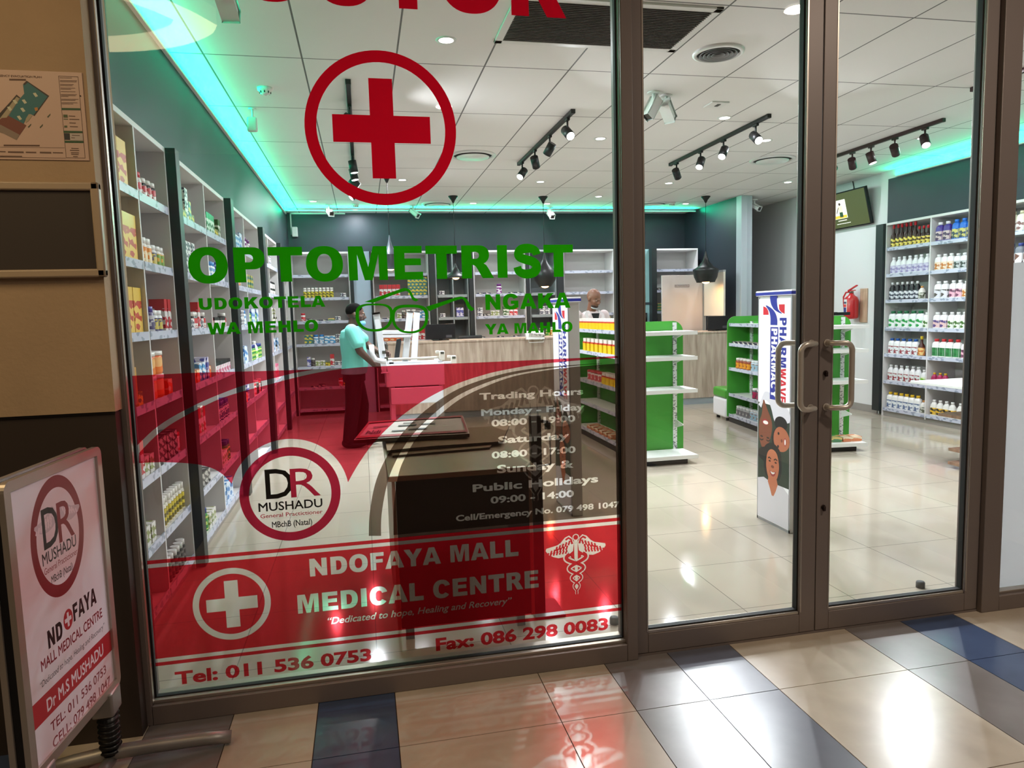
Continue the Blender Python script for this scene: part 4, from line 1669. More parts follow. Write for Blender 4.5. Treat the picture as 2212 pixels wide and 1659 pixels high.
# articles: kind, width, depth, height, body, cap, label, ink, print scale, words, category
G = {
    'cereal': ('box', .125, .07, .235, (242, 200, 96), (236, 196, 80), None, (196, 60, 40), 22, 'yellow fruit-print box', 'box'),
    'redbot': ('jar', .072, .072, .135, (236, 234, 232), (200, 30, 50), (214, 60, 70), (240, 240, 240), 40, 'red-capped pill jar', 'jar'),
    'blkbot': ('jar', .068, .068, .12, (30, 26, 28), (238, 236, 232), (206, 60, 70), (240, 235, 230), 40, 'dark jar with white cap', 'jar'),
    'orgjar': ('jar', .078, .078, .15, (236, 232, 226), (240, 240, 238), (232, 140, 36), (250, 232, 190), 30, 'white jar with orange label', 'jar'),
    'orgjar2': ('jar', .07, .07, .125, (236, 232, 226), (240, 240, 238), (238, 176, 60), (120, 160, 50), 30, 'small white jar with orange label', 'jar'),
    'purjar': ('jar', .085, .085, .145, (70, 50, 110), (64, 44, 150), (206, 204, 210), (90, 80, 120), 30, 'purple-lidded supplement jar', 'jar'),
    'whtpur': ('jar', .085, .085, .125, (226, 226, 230), (238, 238, 238), (90, 84, 120), (210, 190, 90), 30, 'white jar with purple label', 'jar'),
    'redbox': ('box', .06, .08, .19, (226, 222, 222), (196, 50, 56), None, (190, 50, 60), 26, 'white and red medicine box', 'box'),
    'orgtub': ('tub', .155, .155, .13, (236, 110, 24), (240, 238, 232), (238, 120, 30), (246, 190, 120), 12, 'orange tub with white lid', 'tub'),
    'goldbox': ('box', .20, .14, .20, (204, 150, 44), None, None, (170, 116, 30), 14, 'golden carton', 'box'),
    'whtbox': ('box', .085, .06, .075, (232, 230, 230), None, None, (80, 80, 96), 34, 'white medicine box', 'box'),
    'tealpk': ('box', .06, .06, .15, (60, 120, 116), None, None, (216, 196, 80), 22, 'teal medicine pack', 'box'),
    'yelpk': ('box', .07, .06, .07, (226, 196, 60), None, None, (120, 110, 40), 30, 'yellow medicine pack', 'box'),
    'grnbox': ('box', .095, .07, .16, (222, 226, 214), (70, 110, 60), None, (60, 100, 50), 26, 'white and green box', 'box'),
    'blubox': ('box', .08, .06, .13, (80, 150, 200), None, None, (230, 236, 240), 26, 'pale blue medicine box', 'box'),
    'blujar': ('jar', .08, .08, .15, (226, 230, 236), (50, 130, 200), (120, 170, 210), (236, 240, 244), 30, 'white jar with blue cap', 'jar'),
    'magjar': ('jar', .085, .085, .17, (214, 204, 214), (110, 40, 120), (130, 50, 130), (230, 220, 230), 26, 'purple-labelled jar', 'jar'),
    'blkwht': ('box', .10, .16, .085, (232, 228, 226), (28, 28, 30), None, (200, 190, 190), 24, 'white box with black top', 'box'),
    'pinkbox': ('box', .11, .16, .10, (232, 222, 228), (26, 26, 30), None, (206, 110, 140), 24, 'pink box with black top', 'box'),
    'vioBox': ('box', .055, .09, .16, (96, 96, 170), None, None, (220, 216, 230), 26, 'violet medicine box', 'box'),
    'orgbox': ('box', .09, .07, .09, (226, 96, 30), None, None, (240, 200, 160), 24, 'orange medicine box', 'box'),
    'grnbot': ('jar', .075, .075, .16, (70, 150, 70), (40, 60, 130), (210, 220, 120), (60, 140, 70), 26, 'green bottle with blue cap', 'bottle'),
    'babypk': ('box', .14, .10, .17, (214, 226, 240), None, None, (70, 130, 190), 18, 'pale blue baby-care pack', 'pack'),
    'pinkpk': ('box', .12, .10, .20, (236, 190, 206), None, None, (226, 110, 150), 18, 'pink hygiene pack', 'pack'),
    'yelbot': ('jar', .052, .052, .165, (236, 232, 220), (240, 238, 232), (216, 196, 60), (110, 100, 40), 30, 'white bottle with yellow label', 'bottle'),
    'darkbot': ('jar', .06, .06, .14, (60, 54, 52), (214, 210, 206), (120, 110, 106), (60, 50, 50), 30, 'dark bottle with pale cap', 'bottle'),
    'darkbox': ('box', .10, .16, .05, (60, 56, 56), None, None, (180, 176, 170), 24, 'flat dark box', 'box'),
    'pkjar': ('tub', .10, .10, .12, (230, 210, 206), (214, 70, 80), (216, 90, 100), (240, 220, 220), 20, 'red-lidded tub', 'tub'),
    'clrbox': ('box', .07, .07, .10, (224, 222, 216), None, None, (140, 150, 90), 28, 'pale medicine box', 'box'),
    'amber': ('amber', .070, .070, .30, (44, 20, 12), (196, 24, 40), (236, 214, 100), (70, 50, 20), 26, 'red-capped amber bottle', 'bottle'),
    'amberS': ('amber', .068, .068, .23, (44, 20, 12), (196, 24, 40), (236, 214, 100), (70, 50, 20), 26, 'short red-capped amber bottle', 'bottle'),
    'purwht': ('trigger', .092, .07, .225, (236, 238, 242), (240, 242, 246), (206, 202, 226), (150, 140, 190), 26, 'white bottle with lilac label', 'bottle'),
    'blkwh': ('trigger', .082, .07, .235, (26, 26, 32), (232, 234, 238), (222, 224, 232), (70, 74, 90), 26, 'black bottle with white label', 'bottle'),
    'grncap': ('jug', .115, .075, .225, (238, 240, 242), (30, 110, 70), (230, 236, 234), (30, 150, 70), 20, 'white bottle with green cap', 'bottle'),
    'blucap': ('jug', .098, .075, .215, (238, 240, 242), (30, 84, 160), (226, 230, 234), (150, 60, 70), 30, 'white bottle with blue cap', 'bottle'),
    'amberY': ('amber', .08, .08, .255, (66, 24, 14), (220, 190, 50), (232, 196, 130), (200, 110, 50), 26, 'brown bottle with yellow cap', 'bottle'),
    'spray': ('trigger', .092, .07, .22, (238, 240, 242), (224, 226, 228), (222, 228, 228), (150, 50, 60), 30, 'white bottle with grey cap', 'bottle'),
    'limebt': ('trigger', .09, .07, .19, (238, 240, 240), (240, 240, 240), (120, 190, 50), (220, 236, 190), 20, 'white bottle with lime label', 'bottle'),
    'yelcap': ('jug', .095, .072, .22, (240, 240, 240), (226, 186, 40), (228, 232, 236), (90, 110, 150), 30, 'white bottle with yellow cap', 'bottle'),
    'oilbt': ('trigger', .08, .07, .17, (232, 230, 224), (210, 150, 80), (70, 76, 56), (200, 200, 190), 26, 'small oil bottle', 'bottle'),
    'purbt': ('jug', .105, .08, .235, (70, 50, 140), (236, 236, 240), (214, 190, 190), (80, 60, 90), 22, 'purple bottle with white cap', 'bottle'),
    'blubt': ('jug', .10, .08, .24, (40, 110, 206), (46, 120, 214), (206, 196, 110), (60, 70, 80), 24, 'blue bottle with yellow label', 'bottle'),
    'yelpr': ('jug', .09, .075, .20, (240, 240, 240), (240, 240, 240), (236, 214, 190), (190, 120, 60), 26, 'white bottle with orange print', 'bottle'),
    'drkpr': ('jug', .09, .075, .19, (230, 232, 234), (226, 228, 232), (180, 184, 186), (60, 70, 66), 26, 'white bottle with dark print', 'bottle'),
    'brnpr': ('jug', .10, .075, .215, (238, 238, 240), (240, 240, 242), (222, 220, 230), (90, 84, 80), 16, 'white bottle with round brown print', 'bottle'),
    'pnkpr': ('jug', .085, .075, .215, (240, 238, 240), (240, 240, 242), (226, 170, 190), (110, 60, 90), 20, 'white bottle with pink print', 'bottle'),
    'mauve': ('jug', .10, .075, .205, (240, 238, 240), (240, 240, 242), (224, 186, 186), (90, 70, 130), 20, 'white bottle with mauve print', 'bottle'),
    'flrs': ('jug', .085, .075, .205, (240, 240, 240), (240, 240, 242), (230, 236, 224), (70, 110, 50), 24, 'white bottle with green print', 'bottle'),
    'redgrn': ('jug', .10, .08, .23, (238, 240, 238), (196, 40, 48), (50, 130, 70), (40, 110, 60), 16, 'red-capped bottle with green label', 'bottle'),
    'magbt': ('trigger', .075, .07, .17, (170, 40, 90), (226, 180, 50), (160, 40, 90), (200, 80, 120), 24, 'magenta bottle with yellow cap', 'bottle'),
    'tubblk': ('tub', .13, .13, .12, (236, 236, 240), (26, 26, 28), (226, 226, 236), (110, 120, 180), 16, 'white tub with black lid', 'tub'),
    'yelspy': ('trigger', .09, .07, .20, (238, 238, 234), (236, 236, 236), (232, 186, 30), (60, 50, 30), 24, 'yellow-labelled white bottle', 'bottle'),
    'cream': ('jug', .10, .08, .22, (236, 232, 214), (226, 222, 190), (236, 236, 236), (130, 90, 90), 22, 'cream bottle with white label', 'bottle'),
    'face': ('jug', .10, .08, .23, (120, 124, 136), (60, 76, 150), (234, 232, 234), (110, 70, 60), 10, 'grey bottle with blue cap', 'bottle'),
    'sach': ('strip', .115, .09, .13, (240, 200, 20), (206, 60, 40), (240, 234, 226), None, 20, 'yellow tray of sachets', 'box'),
    'sach2': ('strip', .10, .08, .15, (240, 200, 20), (206, 60, 40), (240, 234, 226), None, 20, 'yellow and red box of sachets', 'box'),
    'brntub': ('jar', .095, .095, .135, (150, 70, 40), (236, 230, 224), (224, 150, 40), (150, 60, 40), 20, 'orange-labelled brown jar', 'jar'),
    'bluetub': ('jar', .085, .085, .13, (190, 206, 220), (234, 238, 242), (160, 190, 206), (140, 90, 60), 20, 'pale blue jar with white cap', 'jar'),
    'drktub': ('jar', .085, .085, .13, (70, 74, 78), (236, 236, 236), (180, 40, 90), (80, 60, 70), 14, 'dark jar with pink label', 'jar'),
    'greytub': ('jar', .08, .08, .125, (170, 170, 172), (236, 238, 240), (120, 116, 118), (200, 196, 190), 20, 'grey-labelled jar', 'jar'),
    'flatbox': ('box', .11, .14, .03, (232, 226, 200), None, None, (60, 60, 80), 26, 'flat medicine box', 'box'),
    'soap': ('box', .10, .14, .05, (90, 140, 100), None, None, (220, 190, 120), 18, 'green flat soap box', 'box'),
    'soapO': ('box', .10, .14, .05, (214, 130, 90), None, None, (240, 220, 190), 18, 'orange flat soap box', 'box'),
}
SHELFW = ['top shelf', 'second shelf', 'third shelf', 'fourth shelf', 'fifth shelf', 'sixth shelf', 'bottom shelf']


def make(k):
    g = G[k]
    return proto(g[0], g[1], g[2], g[3], g[4], g[5], g[6], g[7], g[8]), g


def fill(items, start, step_dir, inward, rotz, length, where, side, z, gap=0.006, lead=0.03):
    """one shelf compartment: items [(key, count[, stack, gap])] laid left to right from start along step_dir; inward = away from the aisle"""
    pos = lead
    seen = {}
    for it in items:
        k, n = it[0], it[1]
        st = it[2] if len(it) > 2 else 1
        gp = it[3] if len(it) > 3 else gap
        if k == 'gap':
            pos += n
            continue
        pr, g = make(k)
        w, d, h = g[1], g[2], g[3]
        for i in range(n):
            if pos + w > length - 0.004:
                break
            seen[k] = seen.get(k, 0) + 1
            c = Vector(start) + Vector(step_dir) * (pos + w / 2) + Vector(inward) * (d / 2 + 0.014 + random.uniform(0, 0.008))
            for s in range(st):
                o = ORD[min(seen[k] - 1, 19)]
                pre = '' if st == 1 else ('lower ' if s == 0 else ('upper ' if s == st - 1 else 'middle ' if st == 3 else ['', 'second-layer ', 'third-layer ', ''][s]))
                put(pr, (c.x, c.y, z + h * s * (0.99 if g[0] == 'tub' else 1.0)), rotz + random.uniform(-0.02, 0.02), '%s %s%s from the %s, %s' % (o, pre, g[9], side, where), g[10], '%s rows, %s' % (g[9], where.split(',')[-1].strip()))
            pos += w + gp


# left wall: bays (y start, length)
LBAY = [(3.32, 0.655), (3.995, 0.56), (4.695, 0.885), (5.60, 0.75), (6.525, 0.815), (7.36, 0.94), (8.52, 0.61), (9.15, 0.88), (10.20, 0.64), (10.86, 0.55)]
LSTOCK = {
    (0, 0): [('gap', .17), ('cereal', 4)], (0, 1): [('gap', .22), ('cereal', 3)], (0, 2): [('gap', .10), ('cereal', 4)], (0, 3): [('gap', .25), ('goldbox', 1), ('yelpk', 1)],
    (0, 4): [('gap', .2), ('redbox', 4), ('clrbox', 2)], (0, 5): [('gap', .1), ('grnbox', 3), ('clrbox', 3)], (0, 6): [],
    (1, 0): [('redbot', 2), ('gap', .02), ('blkbot', 3)], (1, 1): [('orgjar', 3), ('whtpur', 1), ('orgjar2', 3)], (1, 2): [('purjar', 2), ('whtpur', 2), ('redbox', 2)],
    (1, 3): [('orgtub', 2, 2), ('orgbox', 1)], (1, 4): [('darkbox', 4, 3), ('pkjar', 1)], (1, 5): [('yelbot', 9, 1, .004)], (1, 6): [('darkbot', 7)],
    (2, 0): [('whtbox', 1, 3), ('tealpk', 2), ('yelpk', 2)], (2, 1): [('whtbox', 4, 3)], (2, 2): [('redbox', 3), ('whtbox', 2), ('blkbot', 2)], (2, 3): [('vioBox', 4), ('orgbox', 2), ('blubox', 2)],
    (2, 4): [('clrbox', 3, 2), ('redbox', 2)], (2, 5): [('darkbox', 5, 2)], (2, 6): [('grnbot', 5), ('clrbox', 3)],
    (3, 0): [('grnbox', 4), ('yelpk', 2)], (3, 1): [('blujar', 4), ('vioBox', 3)], (3, 2): [('blkbot', 2), ('blkwht', 4)], (3, 3): [('pinkbox', 5)], (3, 4): [('purjar', 4)], (3, 5): [('clrbox', 4), ('grnbot', 2)],
    (3, 6): [('babypk', 3)],
    (4, 0): [('babypk', 2), ('blubox', 4)], (4, 1): [('orgbox', 2), ('clrbox', 3)], (4, 2): [('blujar', 5), ('whtbox', 2, 2)], (4, 3): [('blujar', 6), ('babypk', 1)], (4, 4): [('orgbox', 2), ('vioBox', 4)], (4, 5): [('pkjar', 4)],
    (5, 0): [('magjar', 3), ('clrbox', 2)], (5, 1): [('tealpk', 5)], (5, 2): [('grnbot', 3), ('babypk', 2)], (5, 3): [('grnbot', 5), ('limebt', 2)], (5, 4): [('pkjar', 3), ('darkbot', 3)],
    (6, 0): [('clrbox', 3)], (6, 1): [('grnbot', 2), ('whtbox', 2, 2)], (6, 2): [('blkwht', 2, 2), ('whtbox', 2)], (6, 3): [('pinkpk', 2), ('clrbox', 2)],
    (7, 0): [('whtbox', 3, 2)], (7, 1): [('blkwht', 4, 2)], (7, 2): [('clrbox', 3, 2), ('blkwht', 2)], (7, 3): [('babypk', 2), ('blkwht', 2)], (7, 4): [('pinkpk', 3)],
    (8, 1): [('clrbox', 3), ('grnbox', 2)], (8, 2): [('whtbox', 3, 2)], (8, 3): [('pinkpk', 2), ('redbox', 2)],
    (9, 1): [('whtbox', 3)], (9, 2): [('clrbox', 4)], (9, 3): [('whtbox', 3, 2)],
}
BAYW = ['first bay', 'second bay', 'third bay', 'fourth bay', 'fifth bay', 'sixth bay', 'seventh bay', 'eighth bay', 'ninth bay', 'tenth bay']
for (bay, row), items in LSTOCK.items():
    y, ln = LBAY[bay]
    if 2 <= bay <= 7 and row < 5 and items:
        used = sum(i[1] * (G[i[0]][1] + 0.006) if i[0] != 'gap' else i[1] for i in items)
        extra = list(items)
        while used < ln - 0.12 and extra:
            it = extra.pop(0)
            if it[0] == 'gap':
                continue
            items = items + [(it[0], max(1, int(it[1] * 0.6))) + tuple(it[2:])]
            used += max(1, int(it[1] * 0.6)) * (G[it[0]][1] + 0.006)
    fill(items, (LF - 0.004, y, 0), (0, 1, 0), (-1, 0, 0), math.pi / 2, ln, '%s, left wall %s' % (SHELFW[row], BAYW[bay]), 'left', ZL[row] + 0.0332)

# right wall: left to right in the photo runs towards the window (-y)
RBAY = [(8.217, 0.72), (7.469, 0.71), (6.70, 0.88)]
RSTOCK = {
    (0, 0): [('amber', 6, 1, .003), ('amberS', 3, 1, .003)], (0, 1): [('purwht', 7, 1, .002)], (0, 2): [('blkwh', 6, 1, .002), ('oilbt', 1)], (0, 3): [('grncap', 5, 1, .004), ('flrs', 1)],
    (0, 4): [('blucap', 5, 1, .006), ('amberY', 1)], (0, 5): [('spray', 6, 1, .004), ('limebt', 1)], (0, 6): [('yelcap', 6, 1, .002), ('oilbt', 1)],
    (1, 0): [('purbt', 2), ('gap', .02), ('blubt', 3, 1, .004)], (1, 1): [('yelpr', 3, 1, .004), ('drkpr', 2), ('gap', .02), ('brnpr', 1)], (1, 2): [('brnpr', 2, 1, .003), ('gap', .03), ('pnkpr', 2), ('yelpr', 2)],
    (1, 3): [('mauve', 2, 1, .004), ('gap', .02), ('flrs', 4)], (1, 4): [('redgrn', 4, 1, .004), ('gap', .02), ('pnkpr', 2)], (1, 5): [('magbt', 3), ('tubblk', 3)], (1, 6): [('yelspy', 4, 1, .004), ('gap', .02), ('yelspy', 3)],
    (2, 0): [('brnpr', 1), ('cream', 6)], (2, 1): [('face', 6, 1, .004)], (2, 2): [('flrs', 5)],
}
BAYR = ['far bay', 'near bay', 'sidelight bay']
for (bay, row), items in RSTOCK.items():
    y, ln = RBAY[bay]
    fill(items, (RF + 0.004, y, 0), (0, -1, 0), (1, 0, 0), -math.pi / 2, ln, '%s, right wall %s' % (SHELFW[row], BAYR[bay]), 'left', ZR[row] + 0.0332)

# ------------------------------------------------------------------ back wall cabinets
BF, BB = 11.45, 11.90
ZB = [2.157, 1.803, 1.44, 1.085, 0.73, 0.40, 0.055]


def back_unit(label, x0, x1, dividers, rows, m=None, top=2.552, yb=BB, yf=BF):
    m = m or WHITE
    t = thing('shelf_unit', label, 'shelving unit', ((x0 + x1) / 2, yf, 0.0), 'back wall shelving units')
    T = 0.018
    b = MB()
    b.box(x0, x1, yf, yb, top - 0.03, top, 0, 0.002)
    b.build('top_board', m, t)
    b = MB()
    b.box(x0, x1, yb - 0.012, yb, 0.05, top - 0.03)
    b.build('back_panel', BACKP if m is WHITE else m, t)
    for xx in (x0 + T / 2, x1 - T / 2):
        b = MB()
        b.box(xx - T / 2, xx + T / 2, yf, yb - 0.012, 0.0, top - 0.03, 0, 0.002)
        b.build('side_panel', m, t)
    for xx in dividers:
        b = MB()
        b.box(xx - T / 2, xx + T / 2, yf, yb - 0.012, 0.05, top - 0.03, 0, 0.002)
        b.build('divider', m, t)
    xs = [x0 + T] + list(dividers) + [x1 - T]
    for a, c in zip(xs[:-1], xs[1:]):
        for z in rows:
            b = MB()
            b.box(a + T / 2, c - T / 2, yf + 0.004, yb - 0.012, z + 0.012, z + 0.032)
            s = b.build('shelf', m, t)
            b = MB()
            b.box(a + T / 2, c - T / 2, yf - 0.002, yf + 0.004, z, z + RT)
            b.build('label_rail', RAILTAG if m is WHITE else m, s)
    return t


GREYC = mat('grey_cabinet', (150, 158, 160), 0.5)
TEALC = mat('pale_teal_panel', (150, 196, 200), 0.4)
BU = [('left', -1.06, -0.165, [], WHITE, 'white back shelving in the left corner behind the man in turquoise'),
      ('central', 0.185, 1.075, [], WHITE, 'white back shelving left of the first counter monitor'),
      ('grey', 1.18, 1.715, [1.46], GREYC, 'narrow grey back cabinet of two bays behind the counter monitor'),
      ('right', 1.80, 2.675, [], WHITE, 'white back shelving behind the leaflet holder'),
      ('glazed', 2.735, 3.20, [], GREYC, 'grey recessed back cabinet left of the man in the white coat'),
      ('coat', 3.32, 4.22, [], WHITE, 'white back shelving behind the man in the white coat'),
      ('door', 4.96, 5.76, [], WHITE, 'white back shelving behind the cream no-entry panel')]
for nm, x0, x1, dv, m, lb in BU:
    back_unit(lb, x0, x1, dv, ZB, m)
for k, (x0, x1) in enumerate([(-0.162, -0.115), (0.155, 0.182), (1.08, 1.175), (1.72, 1.795), (2.68, 2.732), (3.203, 3.317), (4.225, 4.30)]):
    post('charcoal post between the back wall units, %s from the left corner' % ORD[k], x0, x1, 11.40, 11.9, 0.0, 2.552)
t = thing('cupboard_door', 'plain pale blue cupboard door in the back wall beside the man in turquoise', 'cupboard', (0.02, 11.46, 0))
b = MB()
b.box(-0.112, 0.152, 11.44, 11.88, 0.0, 2.552, 0, 0.003)
b.build('door_panel', mat('pale_blue_door', (176, 196, 216), 0.35), t)
t = thing('fridge', 'pale teal upright cabinet at the right end of the back wall', 'cabinet', (4.62, 11.5, 0))
b = MB()
b.box(4.32, 4.90, 11.42, 11.9, 0.0, 2.54, 0, 0.006)
b.build('cabinet_body', TEALC, t)
b = MB()
b.box(4.32, 4.90, 11.412, 11.42, 1.60, 1.64, 0)
b.build('name_strip', mat('dark_strip', (60, 74, 80), 0.5), t)
b = MB()
b.box(4.84, 4.93, 11.30, 11.42, 0.0, 2.54, 0)
b.build('dark_side', POSTM, t)
t = thing('mop', 'white mop handle with black grip leaning on the teal cabinet', 'mop', (4.78, 11.3, 0))
b = MB()
b.cyl((4.70, 11.25, 0.05), (4.765, 11.38, 1.30), 0.012, seg=10)
b.build('handle', WPLAST, t)
b = MB()
b.cyl((4.765, 11.38, 1.30), (4.773, 11.395, 1.46), 0.016, seg=10)
b.build('grip', BLACKM, t)
b = MB()
b.lathe([(0.09, 0.0), (0.07, 0.06), (0.02, 0.09)], (4.70, 11.25, 0), 14)
b.build('head', mat('mop_grey', (150, 150, 150), 0.9), t)

small = ['whtbox', 'blubox', 'clrbox', 'grnbox', 'redbox', 'yelpk', 'flatbox', 'blujar', 'orgjar2', 'redbot']
BSTOCK = {
    ('left', 1): [('gap', .12), ('yelbot', 8), ('gap', .1), ('whtbox', 4)], ('left', 2): [('gap', .06), ('redbot', 1), ('darkbox', 1), ('grnbox', 0), ('flatbox', 2), ('soap', 1), ('whtbox', 1), ('gap', .1), ('darkbot', 2)],
    ('left', 3): [('gap', .10), ('tealpk', 2), ('blujar', 2), ('blubox', 2), ('whtbox', 2, 2), ('babypk', 1)], ('left', 4): [('gap', .12), ('vioBox', 1), ('darkbot', 1), ('clrbox', 2), ('yelpk', 1), ('redbox', 1), ('whtbox', 2)],
    ('left', 5): [('gap', .16), ('flatbox', 1), ('darkbox', 1), ('gap', .2), ('redbot', 1), ('yelpk', 1)],
    ('central', 1): [('gap', .05), ('redbox', 5), ('gap', .12), ('tealpk', 5, 2, .002)], ('central', 2): [('flatbox', 2), ('gap', .08), ('clrbox', 1), ('darkbot', 1), ('orgjar', 2), ('blubox', 2), ('darkbot', 2)],
    ('central', 3): [('orgbox', 4), ('gap', .1), ('redbox', 4)],
    ('grey', 1): [('whtbox', 1), ('gap', .08)], ('grey', 2): [('whtbox', 1), ('gap', .05), ('flatbox', 1, 2)], ('grey', 3): [('gap', .08), ('orgjar2', 1), ('clrbox', 1)], ('grey', 4): [('gap', .1), ('flatbox', 1, 2)],
    ('grey2', 2): [('vioBox', 2), ('redbot', 1), ('blubox', 1)], ('grey2', 3): [('gap', .06), ('darkbox', 1)], ('grey2', 4): [('whtbox', 2, 2)],
    ('right', 1): [('flatbox', 2), ('gap', .1), ('magjar', 1), ('gap', .1), ('flatbox', 3)], ('right', 2): [('whtbox', 1, 2), ('gap', .02), ('darkbox', 1), ('grnbox', 0), ('clrbox', 2), ('gap', .06), ('limebt', 0), ('grnbox', 1), ('redbot', 2)],
    ('right', 3): [('redbox', 0), ('flatbox', 1), ('gap', .2), ('flatbox', 1), ('gap', .15), ('flatbox', 1)], ('right', 4): [('flatbox', 2), ('gap', .2), ('blubox', 1), ('darkbox', 1)],
    ('glazed', 2): [('gap', .12), ('whtbox', 3, 2)], ('glazed', 3): [('gap', .1), ('darkbot', 1), ('gap', .05), ('grnbot', 1), ('orgjar', 1)], ('glazed', 4): [('gap', .1), ('darkbot', 2)],
    ('coat', 1): [], ('coat', 2): [('gap', .02), ('flatbox', 1), ('whtbox', 1)], ('coat', 3): [('gap', .65), ('tealpk', 2, 2)],
    ('door', 1): [('gap', .02), ('darkbox', 2), ('gap', .2), ('darkbox', 1), ('blubox', 1)], ('door', 2): [('soap', 1, 3)], ('door', 3): [('whtbox', 2, 2)], ('door', 4): [('whtbox', 1)],
}
START = {'left': -1.035, 'central': 0.205, 'grey': 1.205, 'grey2': 1.475, 'right': 1.825, 'glazed': 2.76, 'coat': 3.345, 'door': 4.985}
LEN = {'left': 0.85, 'central': 0.85, 'grey': 0.245, 'grey2': 0.22, 'right': 0.83, 'glazed': 0.42, 'coat': 0.86, 'door': 0.75}
WORDS = {'left': 'back corner shelving', 'central': 'central back shelving', 'grey': 'grey cabinet left bay', 'grey2': 'grey cabinet right bay', 'right': 'back shelving above leaflets',
         'glazed': 'grey recessed cabinet', 'coat': 'shelving behind coated man', 'door': 'shelving behind panel'}
for (u, row), items in BSTOCK.items():
    fill(items, (START[u], BF, 0), (1, 0, 0), (0, 1, 0), 0.0, LEN[u], '%s, %s' % (SHELFW[row], WORDS[u]), 'left', ZB[row] + 0.0332)
# ------------------------------------------------------------------ gondola islands
GREEN = mat('gondola_green', (62, 150, 48), 0.4)
SHELFW_M = mat('gondola_shelf_white', (232, 234, 232), 0.35)
PLINTH = mat('plinth_black', (34, 32, 34), 0.5)
UPR = mat_print((226, 228, 228), (120, 124, 126), 60.0, 0.72, 0.4)


def round_board(x0, x1, y0, y1, z0, z1, r):
    """upright board in the xz plane with rounded top corners, thickness y0..y1"""
    pts = [(x0, z0), (x1, z0)]
    pts += [(x1 - r + r * math.cos(a), z1 - r + r * math.sin(a)) for a in [k * math.pi / 16 for k in range(9)]]
    pts += [(x0 + r + r * math.cos(a), z1 - r + r * math.sin(a)) for a in [math.pi / 2 + k * math.pi / 16 for k in range(9)]]
    return [(x, y0, z) for x, z in pts], (0, y1 - y0, 0)


GZ = [1.30, 1.055, 0.735, 0.085]


def gondola(loc, rotz, label, side_rows, L=1.85):
    t = thing('gondola_shelving', label, 'shelving island', loc, 'green gondola islands', rotz)
    b = MB()
    b.box(-0.27, 0.20, -0.31, L, 0.0, 0.075, 0, 0.004)
    b.build('plinth', PLINTH, t, local=True)
    for y in (0.0, L - 0.02):
        b = MB()
        b.prism(*round_board(-0.30, 0.30, y, y + 0.02, 0.075, 1.40, 0.11))
        b.build('end_board', GREEN, t, local=True)
    b = MB()
    b.box(-0.012, 0.012, 0.02, L - 0.02, 0.075, 1.33)
    b.build('spine_board', GREEN, t, local=True)
    for x in (-0.21, 0.205):
        b = MB()
        b.box(x - 0.02, x + 0.02, -0.014, 0.0, 0.08, 1.385)
        b.build('upright', UPR, t, local=True)
    for z in GZ:
        b = MB()
        d0 = -0.345 if z > 0.2 else -0.36
        b.box(-0.283, 0.287, d0, -0.014, z - 0.012, z + 0.004, 0, 0.002)
        b.box(-0.283, 0.287, d0 - 0.003, d0, z - 0.03, z + 0.006, 0)
        b.build('end_shelf', SHELFW_M, t, local=True)
        if z > 0.2:
            b = MB()
            b.prism([(0.196, -0.014, z - 0.012), (0.196, -0.25, z - 0.012), (0.196, -0.25, z - 0.022), (0.196, -0.014, z - 0.085)], (0.01, 0, 0))
            b.build('bracket', SHELFW_M, t, local=True)
    b = MB()
    b.prism([(0.2, -0.014, 0.40), (0.2, -0.20, 0.37), (0.2, -0.20, 0.36), (0.2, -0.014, 0.31)], (0.01, 0, 0))
    b.build('bracket', SHELFW_M, t, local=True)
    for z in side_rows:
        for sx in (-1, 1):
            b = MB()
            b.box(sx * 0.012, sx * 0.275, 0.02, L - 0.02, z - 0.012, z + 0.004)
            s = b.build('side_shelf', SHELFW_M, t, local=True)
            b = MB()
            b.box(sx * 0.275, sx * 0.281, 0.02, L - 0.02, z - 0.03, z + 0.012)
            b.build('label_rail', RAILTAG, s, local=True)
    b = MB()
    b.box(-0.03, -0.012, 0.10, 0.16, 0.08, 1.33)
    b.box(-0.03, -0.012, L - 0.16, L - 0.10, 0.08, 1.33)
    b.build('side_upright', UPR, t, local=True)
    return t


G1 = gondola((2.88, 6.65, 0), 0.0, 'green gondola island with yellow sachet boxes behind the door post', [1.30, 1.04, 0.69, 0.42, 0.10])
G2 = gondola((4.80, 6.65, 0), R(-6.2), 'green gondola island with jars beyond the light-box banner and door handles', [1.30, 1.04, 0.72, 0.376, 0.10])


def gput(root, key, lx, ly, z, rz, label, group):
    pr, g = make(key)
    p = Matrix.Rotation(root.rotation_euler.z, 3, 'Z') @ Vector((lx, ly, 0)) + Vector(root.location)
    put(pr, (p.x, p.y, z + 0.005), root.rotation_euler.z + rz, label, g[10], group)


def grow(root, key, n, y0, step, z, label, group, lx=-0.20, rz=-math.pi / 2):
    for i in range(n):
        gput(root, key, lx, y0 - step * i, z, rz, '%s %s' % (ORD[i], label), group)


